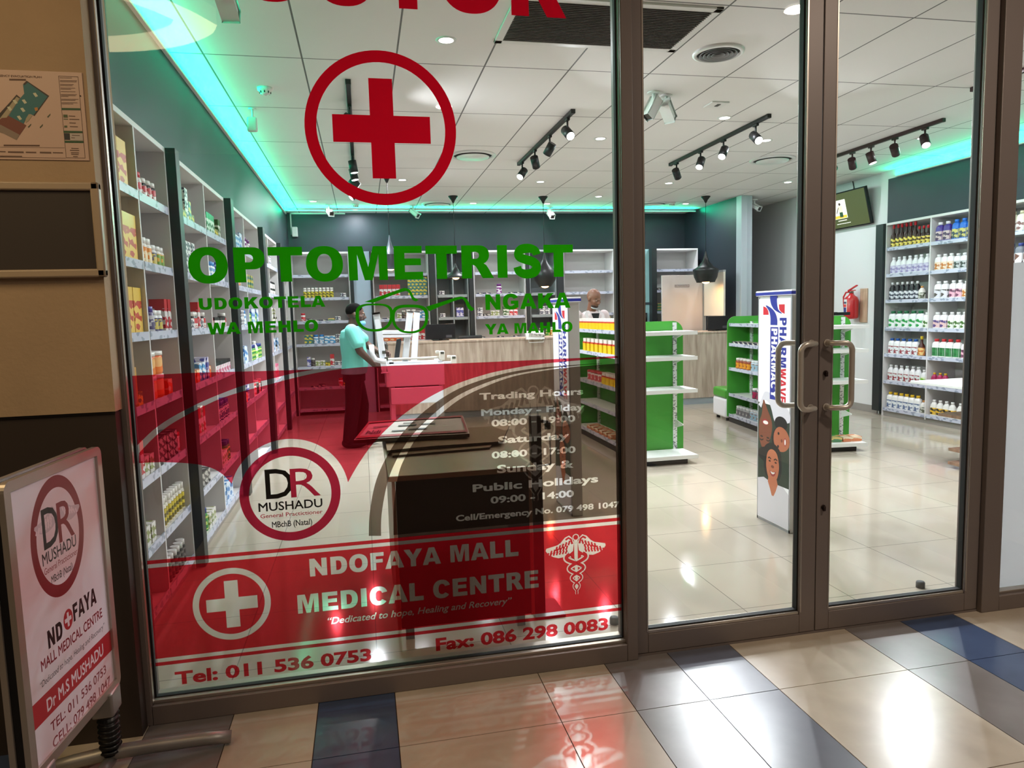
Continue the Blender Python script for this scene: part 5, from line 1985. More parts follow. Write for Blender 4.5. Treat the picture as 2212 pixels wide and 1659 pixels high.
grow(G1, 'sach', 12, 1.72, 0.125, 1.30, 'yellow sachet tray from the far end, island top shelf', 'sachet trays on the island top shelf')
grow(G1, 'sach2', 10, 1.60, 0.15, 1.04, 'yellow sachet box from the far end, island second shelf', 'sachet boxes on the island second shelf')
grow(G1, 'pkjar', 4, 1.45, 0.13, 0.69, 'red-lidded tub from the far end, island third shelf', 'tubs on the island third shelf')
grow(G1, 'sach', 5, 0.90, 0.13, 0.69, 'yellow tray from the tubs, island third shelf', 'trays on the island third shelf')
grow(G1, 'soapO', 6, 1.40, 0.15, 0.10, 'orange flat box from the far end, island bottom shelf', 'flat boxes on the island bottom shelf')
grow(G2, 'flatbox', 6, 1.70, 0.14, 1.04, 'flat medicine box from the far end, second shelf of jar island', 'flat boxes on the jar island')
grow(G2, 'whtbox', 2, 0.98, 0.10, 1.30, 'small white box from the far end, top shelf of jar island', 'white boxes on the jar island')
grow(G2, 'brntub', 4, 1.68, 0.105, 0.72, 'orange-labelled jar from the far end, third shelf of jar island', 'jars on the jar island')
grow(G2, 'bluetub', 6, 1.24, 0.095, 0.72, 'pale blue jar beside orange jars, third shelf of jar island', 'pale jars on the jar island')
grow(G2, 'drktub', 3, 1.20, 0.12, 0.376, 'dark jar with pink label, fourth shelf of jar island', 'dark jars on the jar island')
grow(G2, 'greytub', 4, 1.68, 0.10, 0.10, 'grey jar from the far end, bottom shelf of jar island', 'grey jars on the jar island')
grow(G2, 'bluetub', 4, 1.26, 0.095, 0.10, 'blue-labelled jar from the grey jars, bottom shelf of jar island', 'blue jars on the jar island')
for i, k in enumerate(['soap', 'soap', 'soap', 'soapO', 'soapO']):
    gput(G2, k, -0.20 + 0.108 * i, -0.20, 0.085, 0.1 * ((i % 2) - 0.5), '%s flat box from the left on the island end bottom shelf' % ORD[i], 'flat boxes on the island end shelf')
t = thing('tray', 'black tray on top of the jar island before the extinguisher', 'tray', (4.98, 6.9, 1.40))
b = MB()
b.box(4.86, 5.14, 6.70, 6.90, 1.402, 1.412, 0, 0.002)
b.box(4.86, 5.14, 6.69, 6.70, 1.402, 1.435, 0)
b.box(4.86, 5.14, 6.90, 6.91, 1.402, 1.435, 0)
b.build('tray_body', BLACKM, t)
p = make('orgjar2')[0]
put(p, (4.80, 6.66, 1.402), 0, 'small jar standing on top of the jar island beside the tray', 'jar', 'jars on island top')

# bench at the far end of the second island
t = thing('bench', 'white bench with green cushion at the far end of the jar island', 'bench', (4.80, 6.65, 0), None, R(-6.2))
b = MB()
b.box(-0.31, 0.31, 1.87, 2.32, 0.04, 0.30, 0, 0.03)
b.build('seat_box', mat('white_vinyl', (228, 228, 232), 0.4), t, local=True)
b = MB()
b.box(-0.31, 0.31, 1.865, 2.32, 0.30, 0.43, 0, 0.03)
b.build('cushion', mat('green_vinyl_cushion', (66, 150, 46), 0.35), t, local=True)
for x, y in ((-0.25, 1.93), (0.25, 1.93), (-0.25, 2.26), (0.25, 2.26)):
    b = MB()
    b.cyl((x, y, 0), (x, y, 0.045), 0.025, seg=12)
    b.build('foot', BLACKM, t, local=True)

# ------------------------------------------------------------------ light-box banners
BW = mat('lightbox_white', (236, 237, 240), 0.4, emit=(232, 234, 240), estr=0.32)
BBLUE = mat('banner_blue', (34, 44, 140), 0.4, emit=(34, 44, 140), estr=0.3)
BRED = mat('banner_red', (196, 30, 46), 0.4, emit=(196, 30, 46), estr=0.3)
SIL = mat('silver_frame', (184, 186, 190), 0.35, 0.6)


def banner(label, xf, y0, y1, z1=1.625, depth=0.13):
    """light box whose printed face looks towards -x; u runs from the far side (left in the photo) to the near side"""
    t = thing('lightbox_banner', label, 'banner', (xf + depth / 2, (y0 + y1) / 2, 0), 'light-box banners')
    b = MB()
    b.box(xf + 0.004, xf + depth, y0, y1, 0.0, z1 - 0.03, 0, 0.003)
    b.box(xf, xf + 0.004, y0, y0 + 0.012, 0.0, z1 - 0.03, 1)
    b.box(xf, xf + 0.004, y1 - 0.012, y1, 0.0, z1 - 0.03, 1)
    b.box(xf, xf + 0.004, y0, y1, 0.0, 0.02, 1)
    b.build('housing', [mat('lightbox_side', (206, 206, 204), 0.5), SIL], t)
    b = MB()
    b.box(xf - 0.012, xf + depth + 0.01, y0 - 0.012, y1 + 0.012, z1 - 0.03, z1 + 0.004, 0, 0.003)
    c = b.build('top_cap', BW, t)
    b = MB()
    b.box(xf - 0.0135, xf + depth + 0.0115, y0 - 0.0135, y1 + 0.0135, z1 - 0.026, z1 - 0.006)
    b.build('blue_trim', BBLUE, c)
    W = y1 - y0 - 0.024
    place = lambda u, v: Vector((xf - 0.0012, y1 - 0.012 - u * W, v))
    h = z1 - 0.05
    f = lambda pts: poly_shape(pts)
    # photo of three smiling people lying on grass, heads together
    SK1, SK2, SK3 = (120, 66, 44), (168, 96, 66), (190, 112, 78)
    zt = 0.87
    L = [('panel', f([(0, 0.02), (1, 0.02), (1, h), (0, h)])), ('grass', f([(0, 0.30), (1, 0.30), (1, zt - 0.09), (0.62, zt - 0.03), (0, zt - 0.02)]))]
    el = lambda cx_, cz_, rx_, rz_, n=28: ellipse(cx_, cz_, rx_, rz_, n)
    L += [('white_shirt', f(smooth_line([(0, zt - 0.04), (0.1, zt + 0.0), (0.22, zt + 0.06), (0.45, zt + 0.05), (0.8, zt - 0.0), (1.0, zt - 0.05), (1.0, zt - 0.12), (0.72, zt - 0.13), (0.55, zt - 0.14), (0.4, zt - 0.03), (0.2, zt - 0.0), (0.1, zt - 0.06)], 3))),
          ('skin_dark', f(smooth_line([(0.16, zt - 0.0), (0.12, zt - 0.10), (0.04, zt - 0.16), (0.03, zt - 0.26), (0.12, zt - 0.335), (0.24, zt - 0.345), (0.36, zt - 0.30), (0.46, zt - 0.20), (0.44, zt - 0.13), (0.3, zt - 0.06), (0.2, zt - 0.0)], 4))),
          ('hair', el(0.30, zt - 0.385, 0.30, 0.055)), ('hair', el(0.60, zt - 0.27, 0.14, 0.09)), ('hair', el(0.74, zt - 0.14, 0.2, 0.05)),
          ('skin_mid', f([(0.74 + 0.25 * math.cos(a) * (1 + 0.12 * math.cos(a - 0.6)), zt - 0.255 + 0.085 * math.sin(a) * (1 + 0.1 * math.sin(a))) for a in [k * 2 * math.pi / 30 for k in range(30)]])),
          ('hair', el(0.47, 0.49, 0.30, 0.09)), ('hair', el(0.32, 0.43, 0.12, 0.10)), ('hair', el(0.66, 0.43, 0.12, 0.10)),
          ('white_shirt', f(smooth_line([(0, 0.30), (0.2, 0.32), (0.33, 0.31), (0.66, 0.30), (0.82, 0.30), (1.0, 0.26), (1.0, 0.022), (0, 0.022)], 1))),
          ('skin_light', f([(0.36, 0.34), (0.62, 0.34), (0.66, 0.30), (0.6, 0.25), (0.53, 0.21), (0.47, 0.21), (0.42, 0.25), (0.34, 0.30)])),
          ('skin_light', f(smooth_line([(0.49, 0.305), (0.37, 0.325), (0.30, 0.375), (0.28, 0.43), (0.31, 0.495), (0.40, 0.53), (0.52, 0.535), (0.63, 0.51), (0.69, 0.45), (0.69, 0.40), (0.64, 0.345), (0.55, 0.31), (0.49, 0.305)], 4)))]
    # features: brows, eyes, nose, smile for each face
    L += [('feature', stroke([(0.34, 0.468), (0.39, 0.475), (0.44, 0.466)], 0.005)), ('feature#1', stroke([(0.53, 0.466), (0.59, 0.476), (0.64, 0.468)], 0.005)),
          ('feature', el(0.395, 0.45, 0.035, 0.006)), ('feature', el(0.59, 0.45, 0.035, 0.006)), ('shade_tone', el(0.49, 0.415, 0.05, 0.01)),
          ('lips', f(smooth_line([(0.39, 0.385), (0.49, 0.378), (0.60, 0.386), (0.56, 0.356), (0.49, 0.347), (0.43, 0.357), (0.39, 0.385)], 3))), ('teeth', f(smooth_line([(0.42, 0.380), (0.49, 0.376), (0.57, 0.380), (0.53, 0.366), (0.49, 0.362), (0.45, 0.366), (0.42, 0.380)], 3))),
          ('feature#2', el(0.12, zt - 0.262, 0.05, 0.006)), ('feature#2', el(0.33, zt - 0.262, 0.05, 0.006)), ('feature#2', stroke([(0.06, zt - 0.285), (0.12, zt - 0.29), (0.18, zt - 0.28)], 0.005)), ('feature#2', stroke([(0.28, zt - 0.28), (0.34, zt - 0.285), (0.40, zt - 0.272)], 0.005)),
          ('lips#1', el(0.24, zt - 0.155, 0.11, 0.022)), ('teeth#1', el(0.25, zt - 0.157, 0.085, 0.013)), ('shade_tone#1', el(0.23, zt - 0.205, 0.06, 0.01)),
          ('feature#3', el(0.67, zt - 0.21, 0.03, 0.010)), ('feature#3', el(0.66, zt - 0.30, 0.03, 0.010)), ('lips#2', el(0.875, zt - 0.258, 0.04, 0.028)), ('teeth#2', el(0.875, zt - 0.258, 0.022, 0.02)), ('shade_tone#2', el(0.77, zt - 0.255, 0.03, 0.012))]
    # emblem: two swooping quarters in blue and red
    zc_ = z1 - 0.16
    L += [('emblem_blue', f([(0.36, zc_ + 0.1354), (0.58, zc_ + 0.1354)] + smooth_line([(0.58, zc_ + 0.0882), (0.62, zc_ + 0.0378), (0.74, zc_ + 0.0095), (0.66, zc_ + 0.0126), (0.50, zc_ + 0.0347), (0.40, zc_ + 0.0693), (0.36, zc_ + 0.1071)], 3))),
          ('emblem_blue#1', f([(0.60, zc_ - 0.0693), (0.38, zc_ - 0.0693)] + smooth_line([(0.38, zc_ - 0.0252), (0.34, zc_ + 0.0221), (0.22, zc_ + 0.0630), (0.30, zc_ + 0.0599), (0.46, zc_ + 0.0347), (0.56, zc_ + 0.0000), (0.60, zc_ - 0.0378)], 3))),
          ('emblem_red', f([(0.14, zc_ + 0.0599), (0.14, zc_ + 0.0000), (0.32, zc_ + 0.0000)] + smooth_line([(0.31, zc_ + 0.0252), (0.25, zc_ + 0.0473), (0.14, zc_ + 0.0599)], 3))),
          ('emblem_red#1', f([(0.82, zc_ + 0.0063), (0.82, zc_ + 0.0693), (0.64, zc_ + 0.0693)] + smooth_line([(0.65, zc_ + 0.0378), (0.71, zc_ + 0.0189), (0.82, zc_ + 0.0063)], 3)))]

    def vert(s, u0, u1, v1, v0):
        """lettering turned a quarter turn clockwise: reads downwards"""
        pts, ed = heavy_shape(s, v0, v1, 0.0, 1.0)     # along = x
        return ([(u0 + p[1] * (u1 - u0), v1 - (p[0] - v0)) for p in pts], ed)
    L += [('name_blue', vert('PHARM', 0.67, 0.88, z1 - 0.18, z1 - 0.512)), ('name_red', vert('WAVE', 0.67, 0.88, z1 - 0.517, z1 - 0.75)),
          ('blue_block', f([(0.38, z1 - 0.243), (0.63, z1 - 0.243), (0.63, z1 - 0.74), (0.38, z1 - 0.74)])), ('word_white', vert('PHARMACY', 0.415, 0.60, z1 - 0.253, z1 - 0.73))]
    E3 = lambda n, c: mat('poster_' + n, c, 0.5, emit=c, estr=0.18)
    mm = {'panel': BW, 'grass': E3('grass', (38, 54, 40)), 'white_shirt': E3('shirt', (214, 214, 222)), 'skin_dark': E3('skin_a', SK1), 'skin_mid': E3('skin_b', SK2), 'skin_light': E3('skin_c', SK3),
          'hair': E3('hair', (20, 16, 16)), 'emblem_blue': BBLUE, 'emblem_blue#1': BBLUE, 'emblem_red': BRED, 'emblem_red#1': BRED, 'name_blue': BBLUE, 'name_red': BRED, 'blue_block': BBLUE, 'word_white': BW}
    for k in ('feature', 'feature#1', 'feature#2', 'feature#3'):
        mm[k] = E3('feature', (40, 22, 16))
    for k in ('lips', 'lips#1', 'lips#2'):
        mm[k] = E3('lips', (150, 50, 50))
    for k in ('teeth', 'teeth#1', 'teeth#2'):
        mm[k] = E3('teeth', (236, 230, 224))
    for k in ('shade_tone', 'shade_tone#1', 'shade_tone#2'):
        mm[k] = E3('nose', (120, 62, 44))
    paint(L, place, None, t, mm)
    return t


banner('white light-box banner with smiling faces just inside the left door leaf', 2.735, 4.12, 4.52)
banner('white light-box banner half hidden by the green lettering and brown film', 1.46, 4.93, 5.36, 1.625, 0.085)

# ------------------------------------------------------------------ counter and what is around it
WOOD = mat_wood('pale_counter_wood', (190, 173, 158), (150, 131, 116))
t = thing('counter', 'long pale wood dispensing counter with grey kick strip', 'counter', (3.0, 10.25, 0))
b = MB()
b.box(0.34, 5.86, 10.25, 10.27, 0.10, 1.13, 0)
b.box(0.34, 0.36, 10.27, 10.85, 0.10, 1.13, 0)
b.build('front_panel', WOOD, t)
b = MB()
b.box(0.33, 5.865, 10.24, 10.86, 1.12, 1.145, 0, 0.003)
b.build('counter_top', WOOD, t)
b = MB()
b.box(0.36, 5.86, 10.262, 10.275, 0.0, 0.10)
b.build('kick_strip', mat('grey_kick', (150, 158, 164), 0.4), t)


def monitor(px0, px1, py0, py1, y, label, tilt=0.0):
    a, c = at(1, y, px0, py0), at(1, y, px1, py1)
    t = thing('monitor', label, 'computer monitor', ((a.x + c.x) / 2, y, 1.145), 'counter monitors')
    mx = (a.x + c.x) / 2
    b = MB()
    b.box(a.x, c.x, y, y + 0.022, max(c.z, 1.165), a.z, 0, 0.004)
    b.build('display', mat('monitor_black', (20, 20, 26), 0.3), t)
    b = MB()
    b.box(mx - 0.03, mx + 0.03, y + 0.02, y + 0.045, 1.15, (a.z + c.z) / 2)
    b.build('neck', BLACKM, t)
    b = MB()
    b.box(mx - 0.12, mx + 0.12, y - 0.04, y + 0.12, 1.1455, 1.158, 0, 0.003)
    b.build('foot', BLACKM, t)
    b = MB()
    b.box(mx + 0.08, mx + 0.17, y - 0.001, y, max(c.z, 1.165) + 0.02, max(c.z, 1.165) + 0.06)
    b.build('sticker', mat('grey_sticker', (70, 70, 78), 0.5), t)


monitor(919, 984.5, 701, 740, 10.5, 'black monitor on the counter below the eyeglasses lens')
monitor(1529, 1573, 683.5, 719, 10.42, 'black monitor on the counter before the cream panels')
# leaflet holder
a, c = at(1, 10.22, 1135, 716), at(1, 10.22, 1175, 737)
t = thing('leaflet_holder', 'white wire leaflet holder with papers on the counter edge', 'leaflet holder', ((a.x + c.x) / 2, 10.3, 1.145))
b = MB()
b.obox(((a.x + c.x) / 2, 10.215, (a.z + c.z) / 2 + 0.02), (0.14, 0, 0), (0, 0.02, 0.0), (0, -0.03, -0.06), 0, 0.002)
b.obox(((a.x + c.x) / 2 + 0.02, 10.185, (a.z + c.z) / 2 - 0.005), (0.12, 0.0, -0.01), (0, 0.004, 0.0), (0, -0.03, 0.045), 1)
b.build('papers', [WPLAST, mat_print((236, 234, 232), (150, 150, 160), 40.0, 0.7)], t)
b = MB()
x0, x1, zz = a.x + 0.04, c.x - 0.02, c.z
b.tube([(x0, 10.20, zz + 0.05), (x0, 10.17, zz - 0.01), (x1, 10.17, zz - 0.01), (x1, 10.20, zz + 0.05)], 0.005, 8)
b.box(x0, x1, 10.235, 10.30, 1.1455, 1.15)
b.build('wire', WPLAST, t)
# chair behind the counter
a = at(1, 11.05, 1014, 728)
t = thing('office_chair', 'black office chair back peeping over the counter', 'chair', (a.x, 11.1, 0))
b = MB()
b.obox((a.x, 11.12, a.z - 0.22), (0.2, 0.02, 0), (0, 0.03, 0.0), (0.03, 0.06, 0.24), 0, 0.02)
b.build('backrest', BLACKM, t)
b = MB()
b.box(a.x - 0.23, a.x + 0.23, 10.90, 11.30, 0.50, 0.58, 0, 0.03)
b.build('seat', BLACKM, t)
b = MB()
b.cyl((a.x, 11.1, 0.09), (a.x, 11.1, 0.5), 0.03, seg=12)
b.build('gas_lift', BLACKM, t)
for k in range(5):
    an = k * 2 * math.pi / 5
    b = MB()
    p = Vector((a.x + 0.26 * math.cos(an), 11.1 + 0.13 * math.sin(an), 0.0))
    b.tube([(a.x, 11.1, 0.10), (p.x, p.y, 0.07)], 0.018, 8)
    b.cyl((p.x - 0.012, p.y, 0.028), (p.x + 0.012, p.y, 0.028), 0.028, seg=12)
    b.build('leg', BLACKM, t)
# cream panels
CREAM = mat('cream_panel', (204, 192, 188), 0.6)
a, c = at(1, 10.95, 1430, 595), at(1, 10.95, 1518, 719)
t = thing('partition_panel', 'cream partition panel bearing the no entry sign behind the counter', 'partition', ((a.x + c.x) / 2, 10.95, 0))
b = MB()
b.box(a.x, c.x, 10.95, 10.985, 0.0, a.z, 0, 0.003)
b.build('panel', CREAM, t)
s0, s1 = at(1, 10.949, 1457.5, 620.5), at(1, 10.949, 1488.5, 614.5)
sg = thing('door_sign', 'small framed no unauthorised entry sign on the cream partition panel', 'sign', ((s0.x + s1.x) / 2, 10.948, s0.z))
b = MB()
b.box(s0.x, s1.x, 10.9455, 10.9495, s0.z, s1.z)
b.build('plate', mat('sign_plate', (206, 190, 186), 0.5), sg)
paint([('lettering', text_shape('No Unauthorised Entry', s0.x + 0.008, s1.x - 0.008, s0.z + 0.014, s1.z - 0.012, 0.03))], lambda x, z: Vector((x, 10.9445, z)), None, sg, {'lettering': mat('sign_black', (24, 18, 20), 0.5)})
b = MB()
for q in ((s0.x, s1.x, s0.z, s0.z + 0.005), (s0.x, s1.x, s1.z - 0.005, s1.z), (s0.x, s0.x + 0.005, s0.z, s1.z), (s1.x - 0.005, s1.x, s0.z, s1.z)):
    b.box(q[0], q[1], 10.945, 10.9455, q[2], q[3])
b.build('sign_border', mat('sign_black', (24, 18, 20), 0.5), sg)
P0 = at(1, 10.95, 1521, 592)
P1 = at(2, P0.z, 1565, 586.5)
t = thing('partition_panel', 'angled cream panel with grey top trim beside the no entry panel', 'partition', ((P0.x + P1.x) / 2, (P0.y + P1.y) / 2, 0))
d = Vector((P1.x - P0.x, P1.y - P0.y, 0))
nrm = Vector((-d.y, d.x, 0)).normalized() * 0.016
b = MB()
zbot = at(1, P1.y, 1565, 682).z
b.obox(((P0 + P1) / 2).to_2d().to_3d() + Vector((0, 0, (zbot + P0.z) / 2)), d / 2, nrm, (0, 0, (P0.z - zbot) / 2), 0)
b.build('panel', mat('cream_panel_b', (216, 206, 192), 0.6), t)
b = MB()
b.obox(((P0 + P1) / 2).to_2d().to_3d() + Vector((0, 0, P0.z + 0.012)), d / 2, nrm * 1.4, (0, 0, 0.016), 0)
b.obox(Vector((P0.x, P0.y, P0.z / 2)), d.normalized() * 0.03, nrm * 1.3, (0, 0, P0.z / 2), 0)
b.build('trim', mat('grey_trim', (150, 152, 152), 0.5), t)

# ------------------------------------------------------------------ right white wall: television, extinguisher
T0 = at(0, 6.74, 1867, 402.5)
B0 = at(0, 6.86, 1882, 482.5)
t = thing('television', 'flat television tilted down from the right wall, partly behind the door stile', 'television', (6.8, T0.y + 0.5, (T0.z + B0.z) / 2))
yl = 1.02
b = MB()
e = (T0 - B0)
ev = Vector((e.x, 0, e.z))
n_ = Vector((-ev.z, 0, ev.x)).normalized()      # out of the screen, towards -x
y0 = (T0.y + B0.y) / 2
ctr = Vector(((T0.x + B0.x) / 2, y0 + yl / 2, (T0.z + B0.z) / 2))
b.obox(ctr - n_ * 0.02, ev / 2, (0, yl / 2, 0), n_ * 0.02, 0, 0.004)
b.build('bezel', BLACKM, t)
uu = lambda u, v, off=0.0015: ctr + n_ * off + Vector((0, yl / 2 - u * yl, 0)) + ev * (v - 0.5)
b = MB()
b.quad([uu(0.015, 0.025), uu(0.985, 0.025), uu(0.985, 0.975), uu(0.015, 0.975)])
b.build('screen', mat('tv_olive', (30, 32, 20), 0.2, emit=(96, 106, 64), estr=0.8), t)
rc = lambda x0, x1, z0, z1: poly_shape([(x0, z0), (x1, z0), (x1, z1), (x0, z1)])
em = lambda n, c: mat('tv_' + n, c, 0.3, emit=c, estr=0.9)
paint([('picture', rc(0.30, 0.58, 0.28, 0.80)), ('ground', rc(0.32, 0.57, 0.29, 0.37)), ('trousers', rc(0.425, 0.495, 0.32, 0.47)), ('shirt', rc(0.415, 0.50, 0.46, 0.64)), ('figure', ellipse(0.455, 0.685, 0.022, 0.04, 16)),
       ('figure#1', stroke([(0.42, 0.60), (0.39, 0.50), (0.37, 0.44)], 0.008)), ('caption', rc(0.37, 0.55, 0.215, 0.235)), ('caption#1', rc(0.33, 0.62, 0.13, 0.145))],
      lambda u, v: uu(u, v, 0.003), None, t, {'picture': em('white', (230, 228, 216)), 'ground': em('yellow', (214, 170, 60)), 'trousers': em('green', (40, 70, 46)), 'shirt': em('cream', (220, 206, 170)), 'figure': em('dark', (50, 36, 30)), 'figure#1': em('dark', (50, 36, 30)),
                                              'caption': em('white', (230, 228, 216)), 'caption#1': em('white', (230, 228, 216))})
b = MB()
b.box(6.86, 6.92, y0 + yl / 2 - 0.12, y0 + yl / 2 + 0.12, B0.z + 0.05, B0.z + 0.3)
b.build('wall_bracket', BLACKM, t)
b = MB()
b.tube([(6.905, y0 + 0.45, T0.z - 0.05), (6.91, y0 + 0.43, T0.z + 0.06), (6.905, y0 + 0.45, ZC)], 0.006, 8)
b.build('power_cable', BLACKM, t)

pm = at(0, 6.84, 1844, 664)
t = thing('fire_extinguisher', 'red fire extinguisher on a wooden backboard on the right white wall', 'fire extinguisher', (6.84, pm.y, pm.z))
RX = mat('extinguisher_red', (196, 28, 36), 0.3, coat=0.5)
r0 = 0.095
zt_, zb_ = at(0, 6.82, 1840, 638).z, at(0, 6.82, 1845, 689).z
b = MB()
b.box(6.90, 6.92, pm.y - 0.19, pm.y - 0.05, zb_ - 0.05, zt_ + 0.09, 0, 0.002)
b.build('backboard', mat_wood('backboard_wood', (206, 176, 150), (176, 140, 116)), t)
b = MB()
b.lathe([(r0 * 0.7, zb_), (r0 * 0.98, zb_ + 0.02), (r0, zb_ + 0.05), (r0, zt_ - 0.07), (r0 * 0.86, zt_ - 0.03), (r0 * 0.45, zt_), (r0 * 0.3, zt_ + 0.03)], (6.80, pm.y, 0), 28)
b.build('cylinder', RX, t)
b = MB()
b.cyl((6.80, pm.y, zt_ + 0.03), (6.80, pm.y, zt_ + 0.07), 0.03, seg=16)
b.build('valve', mat('brass_valve', (150, 146, 140), 0.3, 0.8), t)
b = MB()
b.obox((6.78, pm.y - 0.05, zt_ + 0.10), (0.012, 0, 0), (0, 0.09, -0.035), (0, 0.003, 0.008))
b.obox((6.78, pm.y - 0.04, zt_ + 0.065), (0.012, 0, 0), (0, 0.06, -0.004), (0, 0.0, 0.006))
b.build('lever', RX, t)
b = MB()
b.tube([(6.80, pm.y + 0.03, zt_ + 0.05), (6.78, pm.y + 0.09, zt_ + 0.045), (6.76, pm.y + 0.115, zt_ - 0.02), (6.76, pm.y + 0.105, zt_ - 0.12), (6.77, pm.y + 0.10, zt_ - 0.22)], 0.012, 10)
b.build('hose', RX, t)
LBL = [('label_white', 0.0, 0.19, (232, 232, 232)), ('label_red', 0.08, 0.12, (214, 60, 60)), ('label_blue', 0.01, 0.075, (50, 60, 130)), ('label_dark', 0.13, 0.155, (60, 64, 100))]
for k, (nm, za, zb2, c) in enumerate(LBL):
    b = MB()
    rr = r0 * (1.006 + 0.006 * k)
    ring = []
    for j in range(9):
        an = math.pi - 0.15 + (j - 4) * (0.11 if k == 0 else 0.085)
        ring.append((6.80 + rr * math.cos(an), pm.y + rr * math.sin(an)))
    for (xa, ya), (xb, yb) in zip(ring[:-1], ring[1:]):
        b.quad([(xa, ya, zb_ + 0.09 + za), (xb, yb, zb_ + 0.09 + za), (xb, yb, zb_ + 0.09 + zb2), (xa, ya, zb_ + 0.09 + zb2)])
    b.build(nm, mat('ext_' + nm, c, 0.5), t)

# ------------------------------------------------------------------ display table at the right
t = thing('display_table', 'white topped display table with wooden lower shelves cut off by the right door edge', 'table', (5.75, 5.4, 0))
b = MB()
b.box(5.26, 6.35, 4.75, 5.95, 0.725, 0.75, 0, 0.003)
b.build('table_top', SHELFW_M, t)
SLAB = mat_wood('brown_shelf_board', (150, 118, 96), (112, 84, 68))
for z, x0_, y1_ in ((0.43, 5.50, 5.85), (0.17, 5.26, 5.46), (0.06, 5.20, 5.40)):
    b = MB()
    b.box(x0_, 6.30, 4.80, y1_, z - 0.028, z, 0, 0.002)
    b.build('lower_shelf', SLAB, t)
for x, y in ((6.2, 4.9), (6.2, 5.8), (5.85, 4.9), (5.85, 5.3)):
    b = MB()
    b.box(x - 0.025, x + 0.025, y - 0.025, y + 0.025, 0.0, 0.725)
    b.build('leg', SHELFW_M, t)
# ------------------------------------------------------------------ desk just behind the glass
BEIGE = mat('beige_worktop', (206, 190, 166), 0.25)
t = thing('desk', 'black fronted desk with beige top just behind the decorated pane', 'desk', (0.43, 3.7, 0))
b = MB()
b.box(0.078, 0.775, 3.20, 4.22, 0.775, 0.80, 0, 0.003)
b.build('desk_top', BEIGE, t)
b = MB()
b.box(0.112, 0.742, 3.232, 3.25, 0.06, 0.775)
b.build('front_panel', mat('desk_black', (16, 14, 14), 0.5), t)
for x in (0.095, 0.742):
    b = MB()
    b.box(x, x + 0.016, 3.235, 4.18, 0.05, 0.775)
    b.build('side_panel', mat('desk_side', (196, 184, 166), 0.5), t)
for x, y in ((0.15, 3.26), (0.69, 3.26), (0.15, 4.12), (0.69, 4.12)):
    b = MB()
    b.box(x - 0.02, x + 0.02, y - 0.02, y + 0.02, 0.0, 0.06)
    b.build('foot', BLACKM, t)

CARD = mat('brown_cardboard', (150, 122, 92), 0.85, var=0.05)
CARDE = mat('cardboard_edge', (60, 46, 36), 0.9)


def sheet(name, label, cat, z, th, corners, mats_, bow=0.0, n=10):
    """thin board lying on the desk: corners FL, FR, BR, BL (x, y); gently bowed"""
    fl, fr, br, bl = [Vector((c[0], c[1], 0)) for c in corners]
    b = MB()
    top, bot = [], []
    for i in range(n + 1):
        u = i / n
        ra, rb2 = [], []
        for j in range(3):
            v = j / 2
            p = (fl * (1 - u) + fr * u) * (1 - v) + (bl * (1 - u) + br * u) * v
            zz = z + bow * math.sin(math.pi * u * 1.0) * (0.6 + 0.4 * math.cos(3 * u)) - (0.006 * bow / 0.01 if False else 0)
            ra.append(b.bm.verts.new((p.x, p.y, zz + th)))
            rb2.append(b.bm.verts.new((p.x, p.y, zz)))
        top.append(ra)
        bot.append(rb2)
    for i in range(n):
        for j in range(2):
            b.bm.faces.new((top[i][j], top[i + 1][j], top[i + 1][j + 1], top[i][j + 1])).material_index = 0
            b.bm.faces.new((bot[i][j], bot[i][j + 1], bot[i + 1][j + 1], bot[i + 1][j])).material_index = 1
        b.bm.faces.new((top[i][0], bot[i][0], bot[i + 1][0], top[i + 1][0])).material_index = 1
        b.bm.faces.new((top[i][2], top[i + 1][2], bot[i + 1][2], bot[i][2])).material_index = 1
    for i in (0, n):
        for j in range(2):
            b.bm.faces.new((top[i][j], top[i][j + 1], bot[i][j + 1], bot[i][j])).material_index = 1
    o = b.build(name, mats_)
    tag(o, label, cat)
    return o


px2 = lambda z, *ps: [(at(2, z, *p).x, at(2, z, *p).y) for p in ps]
sheet('cardboard_sheet', 'flat brown cardboard sheet lying lowest on the desk top', 'cardboard', 0.8005, 0.012, px2(0.81, (848, 985), (1058, 967), (1085, 930), (845, 940)), [CARD, CARDE])
sheet('cardboard_sheet', 'brown cardboard sheet in the middle of the desk stack', 'cardboard', 0.815, 0.012, px2(0.83, (836, 972), (1085, 952), (1100, 918), (830, 935)), [CARD, CARDE], 0.006)
c_ = px2(0.865, (764, 948), (1014, 934), (1000, 896), (795, 910))
brd = sheet('printed_board', 'white printed board with red borders lying on top of the cardboard', 'board', 0.838, 0.02, c_, [mat('board_white', (216, 206, 198), 0.6), CARDE], 0.004)
fl, fr, br, bl = [Vector((c[0], c[1], 0)) for c in c_]
bz = 0.8655
pb = lambda u, v: (fl * (1 - u) + fr * u) * (1 - v) + (bl * (1 - u) + br * u) * v + Vector((0, 0, bz))
rb = lambda a_, c2, d_, e_: poly_shape([(a_, d_), (c2, d_), (c2, e_), (a_, e_)])
